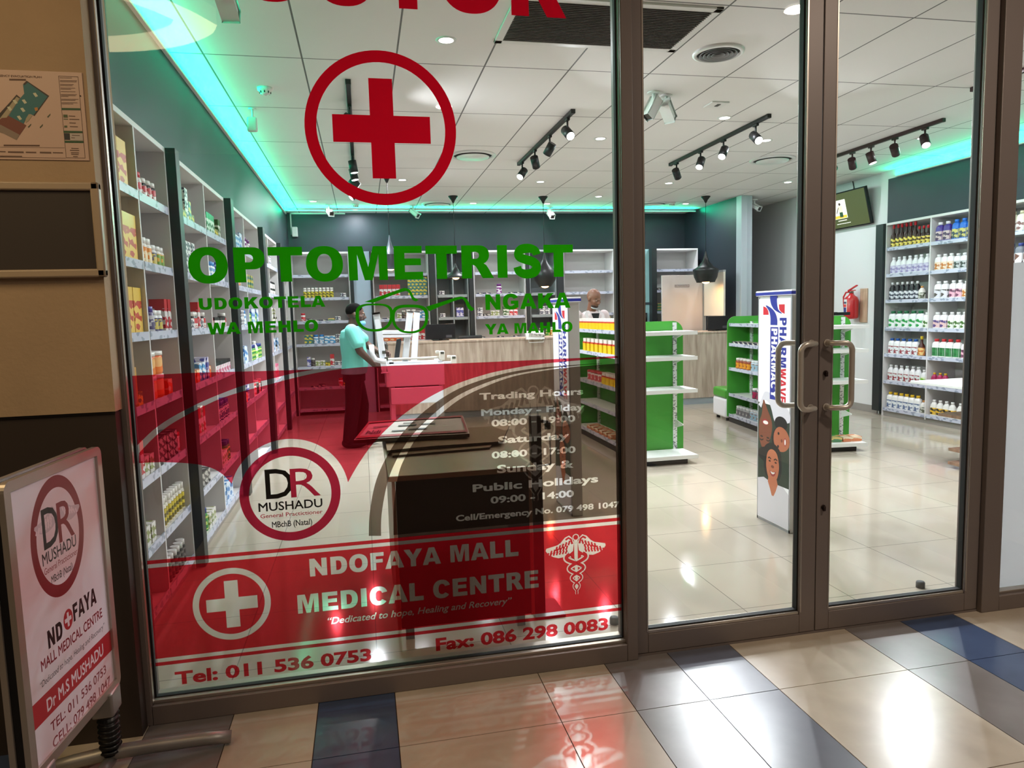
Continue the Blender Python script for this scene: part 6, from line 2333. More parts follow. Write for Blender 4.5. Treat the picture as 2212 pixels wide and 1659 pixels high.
paint([('red_border', multi(rb(0.01, 0.99, 0.03, 0.97), rb(0.03, 0.97, 0.13, 0.88))), ('lettering', text_shape('Ndi', 0.07, 0.20, 0.22, 0.40, 0.02)), ('lettering#1', stroke([(0.10, 0.58), (0.24, 0.62)], 0.02)), ('lettering#2', stroke([(0.3, 0.30), (0.42, 0.30)], 0.025)),
       ('lettering#3', stroke([(0.45, 0.34), (0.62, 0.34)], 0.03)), ('lettering#4', stroke([(0.34, 0.58), (0.52, 0.58)], 0.03)), ('lettering#5', stroke([(0.56, 0.6), (0.7, 0.6)], 0.025)), ('lettering#6', stroke([(0.38, 0.72), (0.5, 0.72)], 0.02))],
      pb, None, brd, {'red_border': mat('board_red', (176, 60, 70), 0.6), **{k: mat('board_ink', (50, 40, 44), 0.6) for k in ('lettering', 'lettering#1', 'lettering#2', 'lettering#3', 'lettering#4', 'lettering#5', 'lettering#6')}})

# hand sanitiser stand right of the desk
t = thing('sanitiser_stand', 'slim black hand sanitiser stand between the desk and the door post', 'sanitiser stand', (0.80, 3.36, 0))
b = MB()
b.box(0.785, 0.84, 3.34, 3.38, 0.012, 1.02, 0, 0.003)
b.build('column', mat('stand_black', (18, 17, 18), 0.4), t)
b = MB()
b.box(0.78, 0.93, 3.28, 3.50, 0.0, 0.012, 0, 0.003)
b.build('base_plate', mat('stand_grey', (120, 122, 124), 0.4, 0.5), t)
b = MB()
b.tube([(0.82, 3.35, 0.985), (0.85, 3.345, 0.99), (0.875, 3.34, 0.985)], 0.008, 8)
b.cyl((0.872, 3.34, 0.985), (0.872, 3.34, 0.95), 0.016, seg=12)
b.build('nozzle', BLACKM, t)
b = MB()
b.cyl((0.90, 3.40, 0.76), (0.898, 3.40, 0.90), 0.004, seg=8)
b.tube([(0.838, 3.38, 0.76), (0.87, 3.40, 0.755), (0.90, 3.40, 0.76)], 0.004, 6)
b.build('rod', SIL, t)


def stopper(px, py, label):
    p = at(2, 0.0, px, py)
    t = thing('door_stopper', label, 'door stopper', (p.x, p.y, 0), 'rubber door stoppers')
    b = MB()
    b.lathe([(0.022, 0), (0.022, 0.028), (0.019, 0.034), (0.010, 0.036)], (p.x, p.y, 0), 20)
    b.build('stopper_body', mat('grey_rubber', (70, 72, 72), 0.7), t)


stopper(1327, 1347, 'grey rubber door stopper beside the last red digit on the floor')
stopper(1988, 1269, 'grey rubber door stopper inside the right door leaf')

# ------------------------------------------------------------------ white trolley frame held by the man
WM = mat('white_enamel', (224, 228, 234), 0.35)
YS = 8.2
q = lambda px, py, dy=0.0: at(1, YS + dy, px, py)
t = thing('trolley_frame', 'white metal trolley frame with slanted uprights in front of the man in turquoise', 'trolley', (0.45, 8.2, 0))


def beam(name, p0, p1, w, d, m=WM, parent=None):
    p0, p1 = Vector(p0), Vector(p1)
    ax = (p1 - p0)
    s = ax.normalized().cross(Vector((0, 1, 0))).normalized()
    b = MB()
    b.obox((p0 + p1) / 2, ax / 2, s * w / 2, Vector((0, d / 2, 0)), 0, min(w, d) * 0.15)
    return b.build(name, m, parent or t)


u1 = beam('upright', q(812, 675), q(832, 805), 0.075, 0.10)
beam('upright_cap', q(812, 675) + Vector((0, 0, 0.0)), q(812.6, 679), 0.082, 0.11, BLACKM, u1)
u2 = beam('upright', q(886, 672, .05), q(873, 800, .05), 0.07, 0.08)
beam('upright_cap', q(886, 672, .05), q(885.7, 675, .05), 0.076, 0.09, BLACKM, u2)
u3 = beam('upright', q(901, 672, .35), q(893, 800, .35), 0.07, 0.08)
beam('upright_cap', q(901, 672, .35), q(900.8, 675, .35), 0.076, 0.09, BLACKM, u3)
beam('cross_bar', q(824, 718), q(888, 718), 0.045, 0.05)
beam('cross_bar', q(827, 727), q(888, 726), 0.03, 0.05)
beam('cross_bar', q(830, 784), q(985, 783), 0.03, 0.05)
b = MB()
b.tube([q(838, 776), q(900, 774), q(958, 771)], 0.014, 10)
b.build('rod', mat('cream_enamel', (222, 218, 208), 0.35), t)
for px0, py0, nm in ((955, 757, 'hook_block'), (980, 767, 'hook_block')):
    b = MB()
    c = q(px0, py0 + 10)
    b.box(c.x - 0.035, c.x + 0.03, YS - 0.03, YS + 0.03, c.z - 0.06, c.z + 0.05, 0, 0.01)
    b.box(c.x - 0.075, c.x - 0.03, YS - 0.02, YS + 0.02, c.z + 0.02, c.z + 0.055, 0, 0.008)
    o = b.build(nm, mat('cream_enamel', (222, 218, 208), 0.35), t)
    b = MB()
    b.box(c.x - 0.02, c.x + 0.02, YS - 0.033, YS - 0.03, c.z + 0.015, c.z + 0.04)
    b.build('slot', mat('slot_dark', (70, 70, 60), 0.6), o)
b = MB()
b.tube([q(802, 745, -.1), q(804, 765, -.1), q(811, 777, -.1), q(824, 780, -.1), q(834, 781, -.1)], 0.03, 10)
b.build('side_arm', WM, t)
b = MB()
c0, c1 = q(862, 732, .1), q(857, 773, .1)
b.obox((c0 + c1) / 2, (c0 - c1) / 2, (0.03, 0.006, 0.006), (0, 0.02, 0), 0, 0.006)
b.build('tablet', mat('tablet_dark', (50, 54, 58), 0.3), t)
for px0, py0, pz in ((829, 760, 0), (834, 774, 0)):
    c = q(px0, py0)
    b = MB()
    b.box(c.x - 0.02, c.x + 0.02, YS - 0.056, YS - 0.05, c.z - 0.02, c.z + 0.015)
    b.build('latch', mat('slot_dark', (70, 70, 60), 0.6), t)
b = MB()
c0, c1 = q(840, 787), q(960, 830)
b.box(c0.x - 0.04, c1.x, YS - 0.05, YS + 0.5, c1.z, c0.z, 0, 0.01)
b.build('tray_box', WM, t)
b = MB()
c0, c1 = q(843, 838), q(955, 868)
b.box(c0.x, c1.x, YS - 0.05, YS + 0.5, c1.z, c0.z, 0, 0.01)
b.build('lower_box', WM, t)
for x, y in ((0.30, 8.2), (0.30, 8.62), (0.86, 8.2), (0.86, 8.62)):
    b = MB()
    b.box(x - 0.025, x + 0.025, y - 0.025, y + 0.025, 0.09, 1.0)
    b.build('leg', WM, t)
    b = MB()
    b.cyl((x - 0.015, y, 0.045), (x + 0.015, y, 0.045), 0.045, seg=18)
    b.box(x - 0.02, x + 0.02, y - 0.02, y + 0.02, 0.06, 0.095)
    b.build('caster', BLACKM, t)

# ------------------------------------------------------------------ mall side: notice, framed panel, pavement sign
PX = lambda px, py, y=2.698: at(1, y, px, py)
t = thing('evacuation_notice', 'laminated emergency evacuation plan taped to the beige pillar', 'notice', (-1.15, 2.699, 2.2))
a, c = PX(193, 345), PX(190, 157)
x1_, z0_, z1_ = a.x, (PX(0, 345).z + PX(193, 346).z) / 2, (PX(0, 148).z + PX(188, 160).z) / 2
x0_ = x1_ - 0.42
b = MB()
b.box(x0_, x1_, 2.6965, 2.6995, z0_, z1_)
b.build('laminate', mat('paper_laminate', (206, 176, 160), 0.35), t)
W_, H_ = x1_ - x0_, z1_ - z0_


def nz(u, v):
    """zoomed notice pixel (1810 x 1659 over 240 x 220 at 0,140) on the pillar"""
    p = PX(u * 240 / 1810.0, 140 + v * 220 / 1659.0, 2.696)
    return (p.x, p.z)


N_ = lambda pts: poly_shape([nz(*p) for p in pts])
tri = lambda u, v, s: N_([(u - 2 * s, v + 2 * s), (u + s, v - s), (u + 2 * s, v - 2 * s), (u + 1.6 * s, v), (u + s, v + 0.6 * s), (u - s, v + 3 * s)])
Ln = [('plan_teal', N_([(375, 320), (435, 265), (795, 505), (555, 830), (490, 800), (420, 880), (385, 965), (140, 830), (330, 545), (395, 470)])),
      ('plan_dark', N_([(380, 310), (435, 258), (460, 285), (395, 335)])), ('plan_dark#1', N_([(440, 262), (800, 505), (785, 525), (432, 275)])), ('plan_dark#2', N_([(800, 505), (560, 835), (545, 822), (785, 505)])),
      ('plan_brown', N_([(-60, 930), (110, 815), (430, 985), (320, 1145), (10, 1000)])), ('plan_grey', N_([(-120, 1010), (10, 975), (320, 1140), (270, 1225), (60, 1120), (-120, 1060)])),
      ('plan_dark#3', N_([(270, 485), (330, 535), (300, 560), (-20, 890), (-60, 850), (180, 590)])), ('plan_cream', N_([(270, 520), (320, 550), (110, 860), (0, 870)])), ('plan_cream#1', N_([(470, 800), (525, 825), (470, 910), (415, 950), (420, 880)])),
      ('plan_gold', N_([(560, 700), (610, 690), (620, 740), (575, 755)]))]
for i, (u, v) in enumerate(((570, 490), (390, 600), (365, 735), (310, 865), (240, 605), (150, 715))):
    Ln.append(('room_mark#%d' % i, stroke([nz(u - 25, v - 30), nz(u + 20, v + 32)], 0.0022)))
    Ln.append(('room_mark#%d' % i, stroke([nz(u - 3, v - 34), nz(u + 40, v + 24)], 0.0022)))
for i, (u, v) in enumerate(((795, 820), (672, 990), (480, 985))):
    Ln.append(('route_arrow#%d' % i, tri(u, v, 14)))
Ln.append(('heading', text_shape('EMERGENCY EVACUATION PLAN', nz(-160, 195)[0], nz(678, 210)[0], nz(350, 205)[1], nz(350, 172)[1], 0.01)))
for i, (u0, u1, v, hgt) in enumerate(((150, 420, 240, 14), (60, 645, 1312, 12), (-40, 90, 1412, 8), (130, 385, 1420, 12), (420, 590, 1424, 10), (650, 835, 1428, 12), (860, 1025, 1430, 8), (-40, 360, 1487, 8))):
    Ln.append(('small_print#%d' % i, N_([(u0, v - hgt), (u1, v - hgt + 4), (u1, v + hgt + 4), (u0, v + hgt)])))
Ln.append(('ruled_line', N_([(-40, 1338), (1050, 1350), (1050, 1354), (-40, 1342)])))
Ln.append(('ruled_line#1', N_([(-40, 1500), (1075, 1518), (1075, 1523), (-40, 1505)])))
Ln.append(('column_frame', multi(N_([(950, 180), (1272, 192), (1390, 1522), (1076, 1516)]), N_([(956, 186), (1267, 198), (1383, 1516), (1081, 1510)]))))
for i, v in enumerate((212, 258, 275, 318, 338, 378, 396, 438, 482, 500, 516, 560, 576, 618, 636)):
    k = (v - 190) / 1330.0
    ww = [200, 280, 270, 220, 200, 240, 170, 240, 260, 240, 120, 280, 230, 260, 190][i]
    u = 970 + 100 * k
    Ln.append(('small_print#%d' % (20 + i), N_([(u, v - 5), (u + ww, v - 1), (u + ww, v + 6), (u, v + 2)])))
for i, (v, u) in enumerate(((722, 1000), (1094, 1034), (1255, 1050))):
    Ln.append(('green_bar#%d' % i, N_([(u, v - 20), (u + 308, v - 14), (u + 311, v + 18), (u + 2, v + 14)])))
Ln += [('legend_icon', N_([(1030, 810), (1098, 812), (1102, 860), (1034, 858)])), ('legend_icon#1', N_([(1036, 878), (1108, 880), (1108, 892), (1036, 890)])), ('legend_icon#2', N_([(1045, 990), (1095, 990), (1097, 1022), (1048, 1022)])),
       ('logo_dark', N_([(1040, 1115), (1135, 1117), (1142, 1222), (1052, 1220)])), ('logo_pale', N_([(1137, 1117), (1345, 1122), (1355, 1235), (1144, 1230)]))]
for i, (u, v, w2_) in enumerate(((1120, 836, 105), (1130, 888, 160), (1130, 947, 105), (1138, 1008, 130), (1160, 1362, 120), (1140, 1394, 150), (1155, 1432, 130), (1160, 1458, 120), (1190, 1494, 75), (1170, 1150, 130), (1160, 1190, 60))):
    Ln.append(('small_print#%d' % (40 + i), N_([(u, v - 8), (u + w2_, v - 4), (u + w2_, v + 8), (u, v + 4)])))
nm_ = {}
INKN = mat('notice_ink', (104, 78, 66), 0.6)
cols = {'plan_teal': (50, 112, 118), 'plan_dark': (58, 48, 44), 'plan_brown': (120, 66, 54), 'plan_grey': (140, 122, 110), 'plan_cream': (170, 158, 132), 'plan_gold': (196, 130, 60), 'room_mark': (206, 206, 180),
        'route_arrow': (70, 84, 62), 'green_bar': (40, 84, 50), 'legend_icon': (80, 96, 62), 'logo_dark': (44, 46, 52), 'logo_pale': (190, 178, 170)}
for key, s in Ln:
    k0 = key.split('#')[0]
    nm_[key] = mat('notice_' + k0, cols[k0], 0.5) if k0 in cols else INKN
paint(Ln, lambda x, z: Vector((x, 2.6958, z)), None, t, nm_)
b = MB()
b.cyl((nz(1310, 507)[0], 2.6965, nz(1310, 507)[1]), (nz(1310, 507)[0], 2.6945, nz(1310, 507)[1]), 0.002, seg=10)
b.build('pin', BLACKM, t)

t = thing('framed_panel', 'dark panel in a beige frame on the pillar below the evacuation plan', 'panel', (-1.05, 2.69, 1.85))
xr_, zt_, zb_ = PX(222, 500, 2.68).x, PX(110, 393, 2.68).z, PX(110, 600, 2.68).z
xl_ = xr_ - 0.62
fw = 0.028
b = MB()
b.box(xl_, xr_, 2.672, 2.6995, zt_ - fw, zt_, 0, 0.006)
b.box(xl_, xr_, 2.672, 2.6995, zb_, zb_ + fw, 0, 0.006)
b.box(xr_ - fw, xr_, 2.672, 2.6995, zb_, zt_, 0, 0.006)
b.box(xl_, xl_ + fw, 2.672, 2.6995, zb_, zt_, 0, 0.006)
b.build('frame', mat('beige_frame', (176, 156, 132), 0.4), t)
b = MB()
b.box(xl_ + fw, xr_ - fw, 2.684, 2.6995, zb_ + fw, zt_ - fw)
b.build('dark_board', mat('board_dark', (58, 50, 46), 0.6), t)

# pavement sign: poster in a snap frame on a sprung foot
S0 = Vector((-0.945, 2.05, 0))      # near edge
S1 = Vector((-0.893, 2.60, 0))       # far edge
zt2, zb2 = 1.120, 0.272
sd = (S1 - S0)
SW = sd.length
sd = sd.normalized()
sn_ = Vector((sd.y, -sd.x, 0))       # towards the viewer's right, out of the printed face
SO = S0


def sp(u, v, off=0.0):
    return SO + sd * u + sn_ * off + Vector((0, 0, v))


def s_uv(px, py):
    d = ray(px, py)
    tt = (SO - CAM).dot(sn_) / d.dot(sn_)
    p = CAM + d * tt
    return ((p - SO).dot(sd), p.z)


t = thing('pavement_sign', 'sprung poster stand advertising the doctor beside the dark pillar', 'sign', tuple(S0 * 0.5 + S1 * 0.5))
FRM = mat('sign_aluminium', (186, 176, 166), 0.35, 0.7)


def rrect(u0, u1, v0, v1, r):
    pts = []
    for cx_, cz_, a0 in ((u1 - r, v1 - r, 0), (u0 + r, v1 - r, 90), (u0 + r, v0 + r, 180), (u1 - r, v0 + r, 270)):
        for k in range(6):
            a = R(a0 + 18 * k)
            pts.append((cx_ + r * math.cos(a), cz_ + r * math.sin(a)))
    return pts


for off, nm in ((0.0, 'front_frame'), (-0.04, 'rear_frame')):
    paint([(nm, multi(poly_shape(rrect(0, SW, zb2, zt2, 0.028)), poly_shape([(0.03, zb2 + 0.03), (SW - 0.03, zb2 + 0.03), (SW - 0.03, zt2 - 0.03), (0.03, zt2 - 0.03)])))],
          lambda u, v, o=off: sp(u, v, o), tuple(sn_ * -0.016), t, {nm: FRM})
paint([('core', poly_shape(rrect(0.006, SW - 0.006, zb2 + 0.006, zt2 - 0.006, 0.026)))], lambda u, v: sp(u, v, -0.016), tuple(sn_ * -0.024), t, {'core': BLACKM})
k8 = 320 / 699.0
c8 = lambda u, v: s_uv(k8 * u, 900 + k8 * v)


def s_text(s, l, r, ltop, bold, shear=0.0, rtop=None):
    x0, z0 = c8(*l)
    x1, z1 = c8(*r)
    zt = c8(*ltop)[1]
    h = zt - z0
    if rtop:
        h = (h + c8(*rtop)[1] - z1) / 2
    zb = (z0 + z1) / 2
    if bold == 'heavy':
        return heavy_shape(s, x0, x1, zb, zb + h)
    return text_shape(s, x0, x1, zb, zb + h, bold, shear)


cl, ct = c8(155, 580), c8(285, 270)
cr, cb2 = c8(411, 560), c8(285, 862)
rx_, rz_ = (cr[0] - cl[0]) / 2, (ct[1] - cb2[1]) / 2
ex_, ez_ = (cr[0] + cl[0]) / 2, (ct[1] + cb2[1]) / 2
bz0 = (c8(203, 1490)[1] + c8(537, 1075)[1]) / 2
bz1 = (c8(188, 1375)[1] + c8(530, 983)[1]) / 2
sh, fl2, sn2, co2 = caduceus(ex_ + 0.005, ez_ + 0.10, 0.26, 0.20)
SL = [('poster', poly_shape([(0.03, zb2 + 0.03), (SW - 0.03, zb2 + 0.03), (SW - 0.03, zt2 - 0.03), (0.03, zt2 - 0.03)])),
      ('logo_ring', ring_shape(ex_, ez_, rx_, rz_, rx_ * 0.80, rz_ * 0.80))]
for s in sh[:2]:
    SL.append(('logo_wings', multi(s, (s[0], []))))
for s in fl2[:30]:
    SL.append(('poster', s))
SL += [('logo_letter_d', text_shape('D', c8(212, 520)[0], c8(290, 520)[0], c8(240, 622)[1], c8(240, 425)[1], 0.008)), ('logo_letter_r', text_shape('R', c8(285, 500)[0], c8(360, 480)[0], c8(300, 600)[1] + 0.004, c8(300, 398)[1], 0.004)),
       ('logo_name', s_text('MUSHADU', (217, 712), (373, 602), (217, 655), 0.012, rtop=(373, 545))), ('logo_title', s_text('General Practictioner', (225, 752), (378, 643), (225, 722), 0.004, rtop=(378, 612))),
       ('logo_degree', s_text('MBchB (Natal)', (258, 788), (357, 718), (258, 752), 0.012, rtop=(357, 682))),
       ('place_name', s_text('ND', (243, 1090), (312, 1045), (237, 1005), 'heavy', rtop=(306, 962))), ('place_name#1', s_text('FAYA', (362, 972), (468, 872), (358, 888), 'heavy', rtop=(460, 798))),
       ('centre_lettering', s_text('MALL MEDICAL CENTRE', (212, 1220), (494, 930), (207, 1172), 0.02, rtop=(489, 886))),
       ('motto_lettering', s_text('\u201cDedicated to hope, Healing and Recovery\u201d', (207, 1295), (505, 985), (205, 1270), 0.0, 0.25, rtop=(505, 955))),
       ('red_band', poly_shape([(0.03, bz0), (SW - 0.03, bz0), (SW - 0.03, bz1), (0.03, bz1)])),
       ('band_lettering', s_text('Dr M.S MUSHADU', (240, 1408), (500, 1108), (236, 1352), 0.02, rtop=(496, 1052))),
       ('phone_lettering', s_text('TEL: 011 536 0753', (258, 1506), (512, 1193), (255, 1462), 0.012, rtop=(508, 1153))), ('phone_lettering#1', s_text('CELL: 079 498 1047', (268, 1584), (532, 1244), (265, 1540), 0.012, rtop=(528, 1203)))]
ox, oz = c8(335, 955)
ow = (c8(356, 940)[0] - c8(313, 975)[0]) / 2
oh = (c8(335, 905)[1] - c8(335, 1005)[1]) / 2
SL += [('cross_o', ellipse(ox, oz, ow, oh, 32)), ('cross_white', poly_shape([(ox - ow * .2, oz - oh * .7), (ox + ow * .2, oz - oh * .7), (ox + ow * .2, oz - oh * .2), (ox + ow * .7, oz - oh * .2), (ox + ow * .7, oz + oh * .2), (ox + ow * .2, oz + oh * .2), (ox + ow * .2, oz + oh * .7), (ox - ow * .2, oz + oh * .7), (ox - ow * .2, oz + oh * .2), (ox - ow * .7, oz + oh * .2), (ox - ow * .7, oz - oh * .2), (ox - ow * .2, oz - oh * .2)]))]
PW = mat('poster_paper', (228, 214, 222), 0.3)
PR = mat('poster_red', (176, 40, 50), 0.35)
PM = mat('poster_maroon', (130, 30, 42), 0.35)
PK = mat('poster_ink', (30, 22, 26), 0.35)
SM = {'poster': PW, 'logo_ring': PM, 'logo_wings': mat('poster_wings', (200, 186, 196), 0.35), 'logo_letter_d': PK, 'logo_letter_r': PM, 'logo_name': PK, 'logo_title': PM, 'logo_degree': PK, 'place_name': PK, 'place_name#1': PK, 'centre_lettering': PM,
      'motto_lettering': PK, 'red_band': PR, 'band_lettering': PW, 'phone_lettering': PM, 'phone_lettering#1': PM, 'cross_o': PR, 'cross_white': PW}
paint(SL, lambda u, v: sp(u, v, -0.008), None, t, SM)
# two sprung feet on tubular bars
FT = mat('foot_grey', (150, 146, 142), 0.4, 0.5)
for k, (bx, by) in enumerate(((-0.925, 2.545), (-0.966, 2.12))):
    b = MB()
    b.cyl((bx, by, 0.05), (bx, by, 0.20), 0.030, seg=20)
    for j in range(8):
        z = 0.06 + j * 0.019
        b.lathe([(0.030, z - 0.006), (0.036, z), (0.030, z + 0.006)], (bx, by, 0), 20, close=False)
    b.build('spring', mat('spring_black', (16, 16, 17), 0.35), t)
    b = MB()
    b.box(bx - 0.035, bx + 0.035, by - 0.05, by + 0.04, 0.20, 0.285, 0, 0.008)
    b.build('bracket', FT, t)
    b = MB()
    b.tube([(bx - 0.26, by - 0.02, 0.024), (bx - 0.12, by - 0.01, 0.042), (bx, by, 0.05), (bx + 0.14, by + 0.012, 0.046), (bx + 0.30, by + 0.028, 0.036), (bx + 0.385, by + 0.036, 0.026)], [0.021, 0.023, 0.025, 0.024, 0.023, 0.022], 16)
    b.build('leg', FT, t)
b = MB()
b.tube([(-0.925, 2.545, 0.03), (-0.966, 2.12, 0.03)], 0.02, 12)
b.build('base_rail', FT, t)
# ------------------------------------------------------------------ people
def capsule(bm, p0, r0, p1, r1, seg=14):
    p0, p1 = Vector(p0), Vector(p1)
    for p, r in ((p0, r0), (p1, r1)):
        rr = bmesh.ops.create_uvsphere(bm, u_segments=seg, v_segments=seg // 2 + 1, radius=r)
        for v in rr['verts']:
            v.co += p
    d = p1 - p0
    if d.length < 1e-6:
        return
    q = d.to_track_quat('Z', 'Y').to_matrix()
    ring = []
    for p, r in ((p0, r0), (p1, r1)):
        ring.append([bm.verts.new(p + q @ Vector((r * math.cos(2 * math.pi * i / seg), r * math.sin(2 * math.pi * i / seg), 0))) for i in range(seg)])
    for i in range(seg):
        j = (i + 1) % seg
        bm.faces.new((ring[0][i], ring[0][j], ring[1][j], ring[1][i]))
    bm.faces.new(list(reversed(ring[0])))
    bm.faces.new(ring[1])


def blob(bm, c, s, rot=None, seg=18):
    rr = bmesh.ops.create_uvsphere(bm, u_segments=seg, v_segments=seg // 2 + 2, radius=1.0)
    for v in rr['verts']:
        p = Vector((v.co.x * s[0], v.co.y * s[1], v.co.z * s[2]))
        v.co = (rot @ p if rot is not None else p) + Vector(c)


def torso_rings(bm, rings, seg=22):
    """stack of ellipses (centre, rx, ry, axis rotation matrix)"""
    prev = None
    for c, rx, ry, rot in rings:
        ring = [bm.verts.new(Vector(c) + rot @ Vector((rx * math.cos(2 * math.pi * i / seg), ry * math.sin(2 * math.pi * i / seg), 0))) for i in range(seg)]
        if prev:
            for i in range(seg):
                j = (i + 1) % seg
                bm.faces.new((prev[i], prev[j], ring[j], ring[i]))
        else:
            bm.faces.new(list(reversed(ring)))
        prev = ring
    bm.faces.new(prev)


def fuse(bm, name, m, parent, voxel=0.008, smooth=2):
    """voxel-remesh the overlapping shapes into one continuous skin"""
    bmesh.ops.recalc_face_normals(bm, faces=bm.faces)
    me = bpy.data.meshes.new(name)
    bm.to_mesh(me)
    bm.free()
    ob = bpy.data.objects.new('tmp', me)
    C.objects.link(ob)
    md = ob.modifiers.new('r', 'REMESH')
    md.mode = 'VOXEL'
    md.voxel_size = voxel
    md.use_smooth_shade = True
    ms = ob.modifiers.new('s', 'SMOOTH')
    ms.iterations = smooth
    ms.factor = 0.5
    dg = bpy.context.evaluated_depsgraph_get()
    nm = bpy.data.meshes.new_from_object(ob.evaluated_get(dg))
    bpy.data.objects.remove(ob)
    nm.name = name
    nm.materials.clear()
    nm.materials.append(m)
    for p in nm.polygons:
        p.use_smooth = True
    o = bpy.data.objects.new(name, nm)
    C.objects.link(o)
    if parent is not None:
        o.parent = parent
    return o


def head_shapes(bm, c, rot, big=1.0):
    """head centred at c; local +x is the way the face looks, +y its left, +z up"""
    P = lambda x, y, z: Vector(c) + rot @ (Vector((x, y, z)) * big)
    S = lambda *a: tuple(v * big for v in a)
    blob(bm, P(-0.012, 0, 0.03), S(0.098, 0.076, 0.094), rot)        # cranium
    blob(bm, P(0.030, 0, -0.02), S(0.064, 0.064, 0.085), rot)         # face
    blob(bm, P(0.040, 0, -0.078), S(0.044, 0.046, 0.034), rot)        # jaw and chin
    blob(bm, P(0.084, 0, 0.022), S(0.016, 0.046, 0.010), rot)         # brow
    capsule(bm, P(0.088, 0, 0.012), 0.009 * big, P(0.106, 0, -0.022), 0.015 * big, 10)   # nose
    for s in (-1, 1):
        blob(bm, P(0.098, s * 0.013, -0.026), S(0.010, 0.010, 0.008), rot, 10)
        blob(bm, P(0.062, s * 0.042, -0.018), S(0.026, 0.022, 0.022), rot, 12)     # cheeks
        blob(bm, P(-0.005, s * 0.079, -0.005), S(0.020, 0.009, 0.032), rot, 12)    # ears
    blob(bm, P(0.086, 0, -0.050), S(0.013, 0.026, 0.008), rot, 12)    # upper lip
    blob(bm, P(0.083, 0, -0.062), S(0.013, 0.022, 0.008), rot, 12)    # lower lip


def hand_shapes(bm, wrist, palm_dir, side_dir, curl, size=1.0):
    """palm, four unequal fingers with two bends and a thumb from the side of the palm"""
    w = Vector(wrist)
    d = Vector(palm_dir).normalized()
    s = Vector(side_dir)
    s = (s - d * s.dot(d)).normalized()      # towards the thumb
    n = d.cross(s).normalized()              # palm normal, fingers curl towards it
    k = size
    for f in (-0.028, -0.010, 0.010, 0.028):
        capsule(bm, w + s * f * 0.8 * k, 0.016 * k, w + (d * 0.085 + s * f) * k, 0.0125 * k, 10)
    for f, ln in ((0.030, 0.070), (0.010, 0.080), (-0.011, 0.074), (-0.030, 0.058)):
        p = w + (d * 0.088 + s * f) * k
        a = 0.0
        for seg_, rr in ((0.46, 0.0095), (0.32, 0.0088), (0.24, 0.008)):
            a += curl
            q_ = p + (d * math.cos(a) + n * math.sin(a)) * ln * seg_ * k
            capsule(bm, p, rr * k, q_, rr * 0.93 * k, 8)
            p = q_
    p = w + (d * 0.025 + s * 0.030) * k
    q_ = p + (d * 0.6 + s * 0.7 + n * 0.25).normalized() * 0.042 * k
    capsule(bm, p, 0.013 * k, q_, 0.011 * k, 8)
    capsule(bm, q_, 0.011 * k, q_ + (d * 0.8 + s * 0.2 + n * 0.5).normalized() * 0.032 * k, 0.009 * k, 8)


I3 = Matrix.Identity(3)
MZ = lambda a: Matrix.Rotation(a, 3, 'Z')
MY = lambda a: Matrix.Rotation(a, 3, 'Y')

# --- man in the turquoise shirt, side on, pulling the trolley
SKIN_D = mat('skin_deep_brown', (74, 46, 36), 0.5)
t = thing('person', 'man in turquoise T-shirt and black trousers, seen side on, gripping the white trolley', 'person', (-0.13, 8.45, 0))
O = Vector((0, 0, 0))
hip = Vector((0.0, 0, 0.90))
chest = Vector((0.0, 0, 1.27))
neck = Vector((0.03, 0, 1.43))
headc = Vector((0.055, 0, 1.555))
hrot = MZ(R(-6)) @ MY(R(6))
sh_r, sh_l = Vector((0.0, -0.20, 1.375)), Vector((0.0, 0.20, 1.375))
el_r, wr_r = Vector((0.085, -0.235, 1.14)), Vector((0.225, -0.21, 0.985))
el_l, wr_l = Vector((0.17, 0.20, 1.19)), Vector((0.33, 0.12, 1.09))
bm = bmesh.new()
head_shapes(bm, headc, hrot, 1.05)
capsule(bm, neck + Vector((-0.02, 0, -0.03)), 0.066, headc + Vector((-0.02, 0, -0.05)), 0.058)
torso_rings(bm, [(hip + Vector((0, 0, -0.06)), 0.115, 0.165, I3), (hip + Vector((0.01, 0, 0.08)), 0.125, 0.16, I3), (chest + Vector((0.0, 0, -0.10)), 0.125, 0.165, I3), (chest, 0.125, 0.185, I3), (neck + Vector((-0.02, 0, -0.03)), 0.075, 0.12, I3)])
for s_, e_, w_ in ((sh_r, el_r, wr_r), (sh_l, el_l, wr_l)):
    capsule(bm, s_, 0.058, e_, 0.046)
    capsule(bm, e_, 0.046, w_, 0.030)
hand_shapes(bm, wr_r, (0.85, 0.25, -0.25), (0.1, 0.5, 0.8), 0.75)
hand_shapes(bm, wr_l, (0.8, -0.2, -0.1), (0.1, -0.5, 0.8), 0.75)
for s in (-1, 1):
    kn = Vector((0.02 + 0.05 * s, 0.095 * s, 0.49))
    an = Vector((-0.02 + 0.07 * s, 0.10 * s, 0.09))
    capsule(bm, hip + Vector((0, 0.09 * s, -0.04)), 0.088, kn, 0.062)
    capsule(bm, kn, 0.060, an, 0.040)
    blob(bm, an + Vector((0.06, 0, -0.045)), (0.125, 0.045, 0.045))
body = fuse(bm, 'body', SKIN_D, t, 0.008)
bm = bmesh.new()
torso_rings(bm, [(hip + Vector((0.0, 0, -0.03)), 0.150, 0.195, I3), (hip + Vector((0.015, 0, 0.05)), 0.152, 0.195, I3), (hip + Vector((0.02, 0, 0.16)), 0.150, 0.190, I3), (chest + Vector((0.008, 0, -0.10)), 0.148, 0.190, I3),
                 (chest + Vector((0, 0, 0.02)), 0.145, 0.205, I3), (chest + Vector((-0.005, 0, 0.10)), 0.118, 0.20, I3), (neck + Vector((-0.015, 0, -0.025)), 0.082, 0.125, I3), (neck + Vector((-0.012, 0, -0.005)), 0.074, 0.085, I3)])
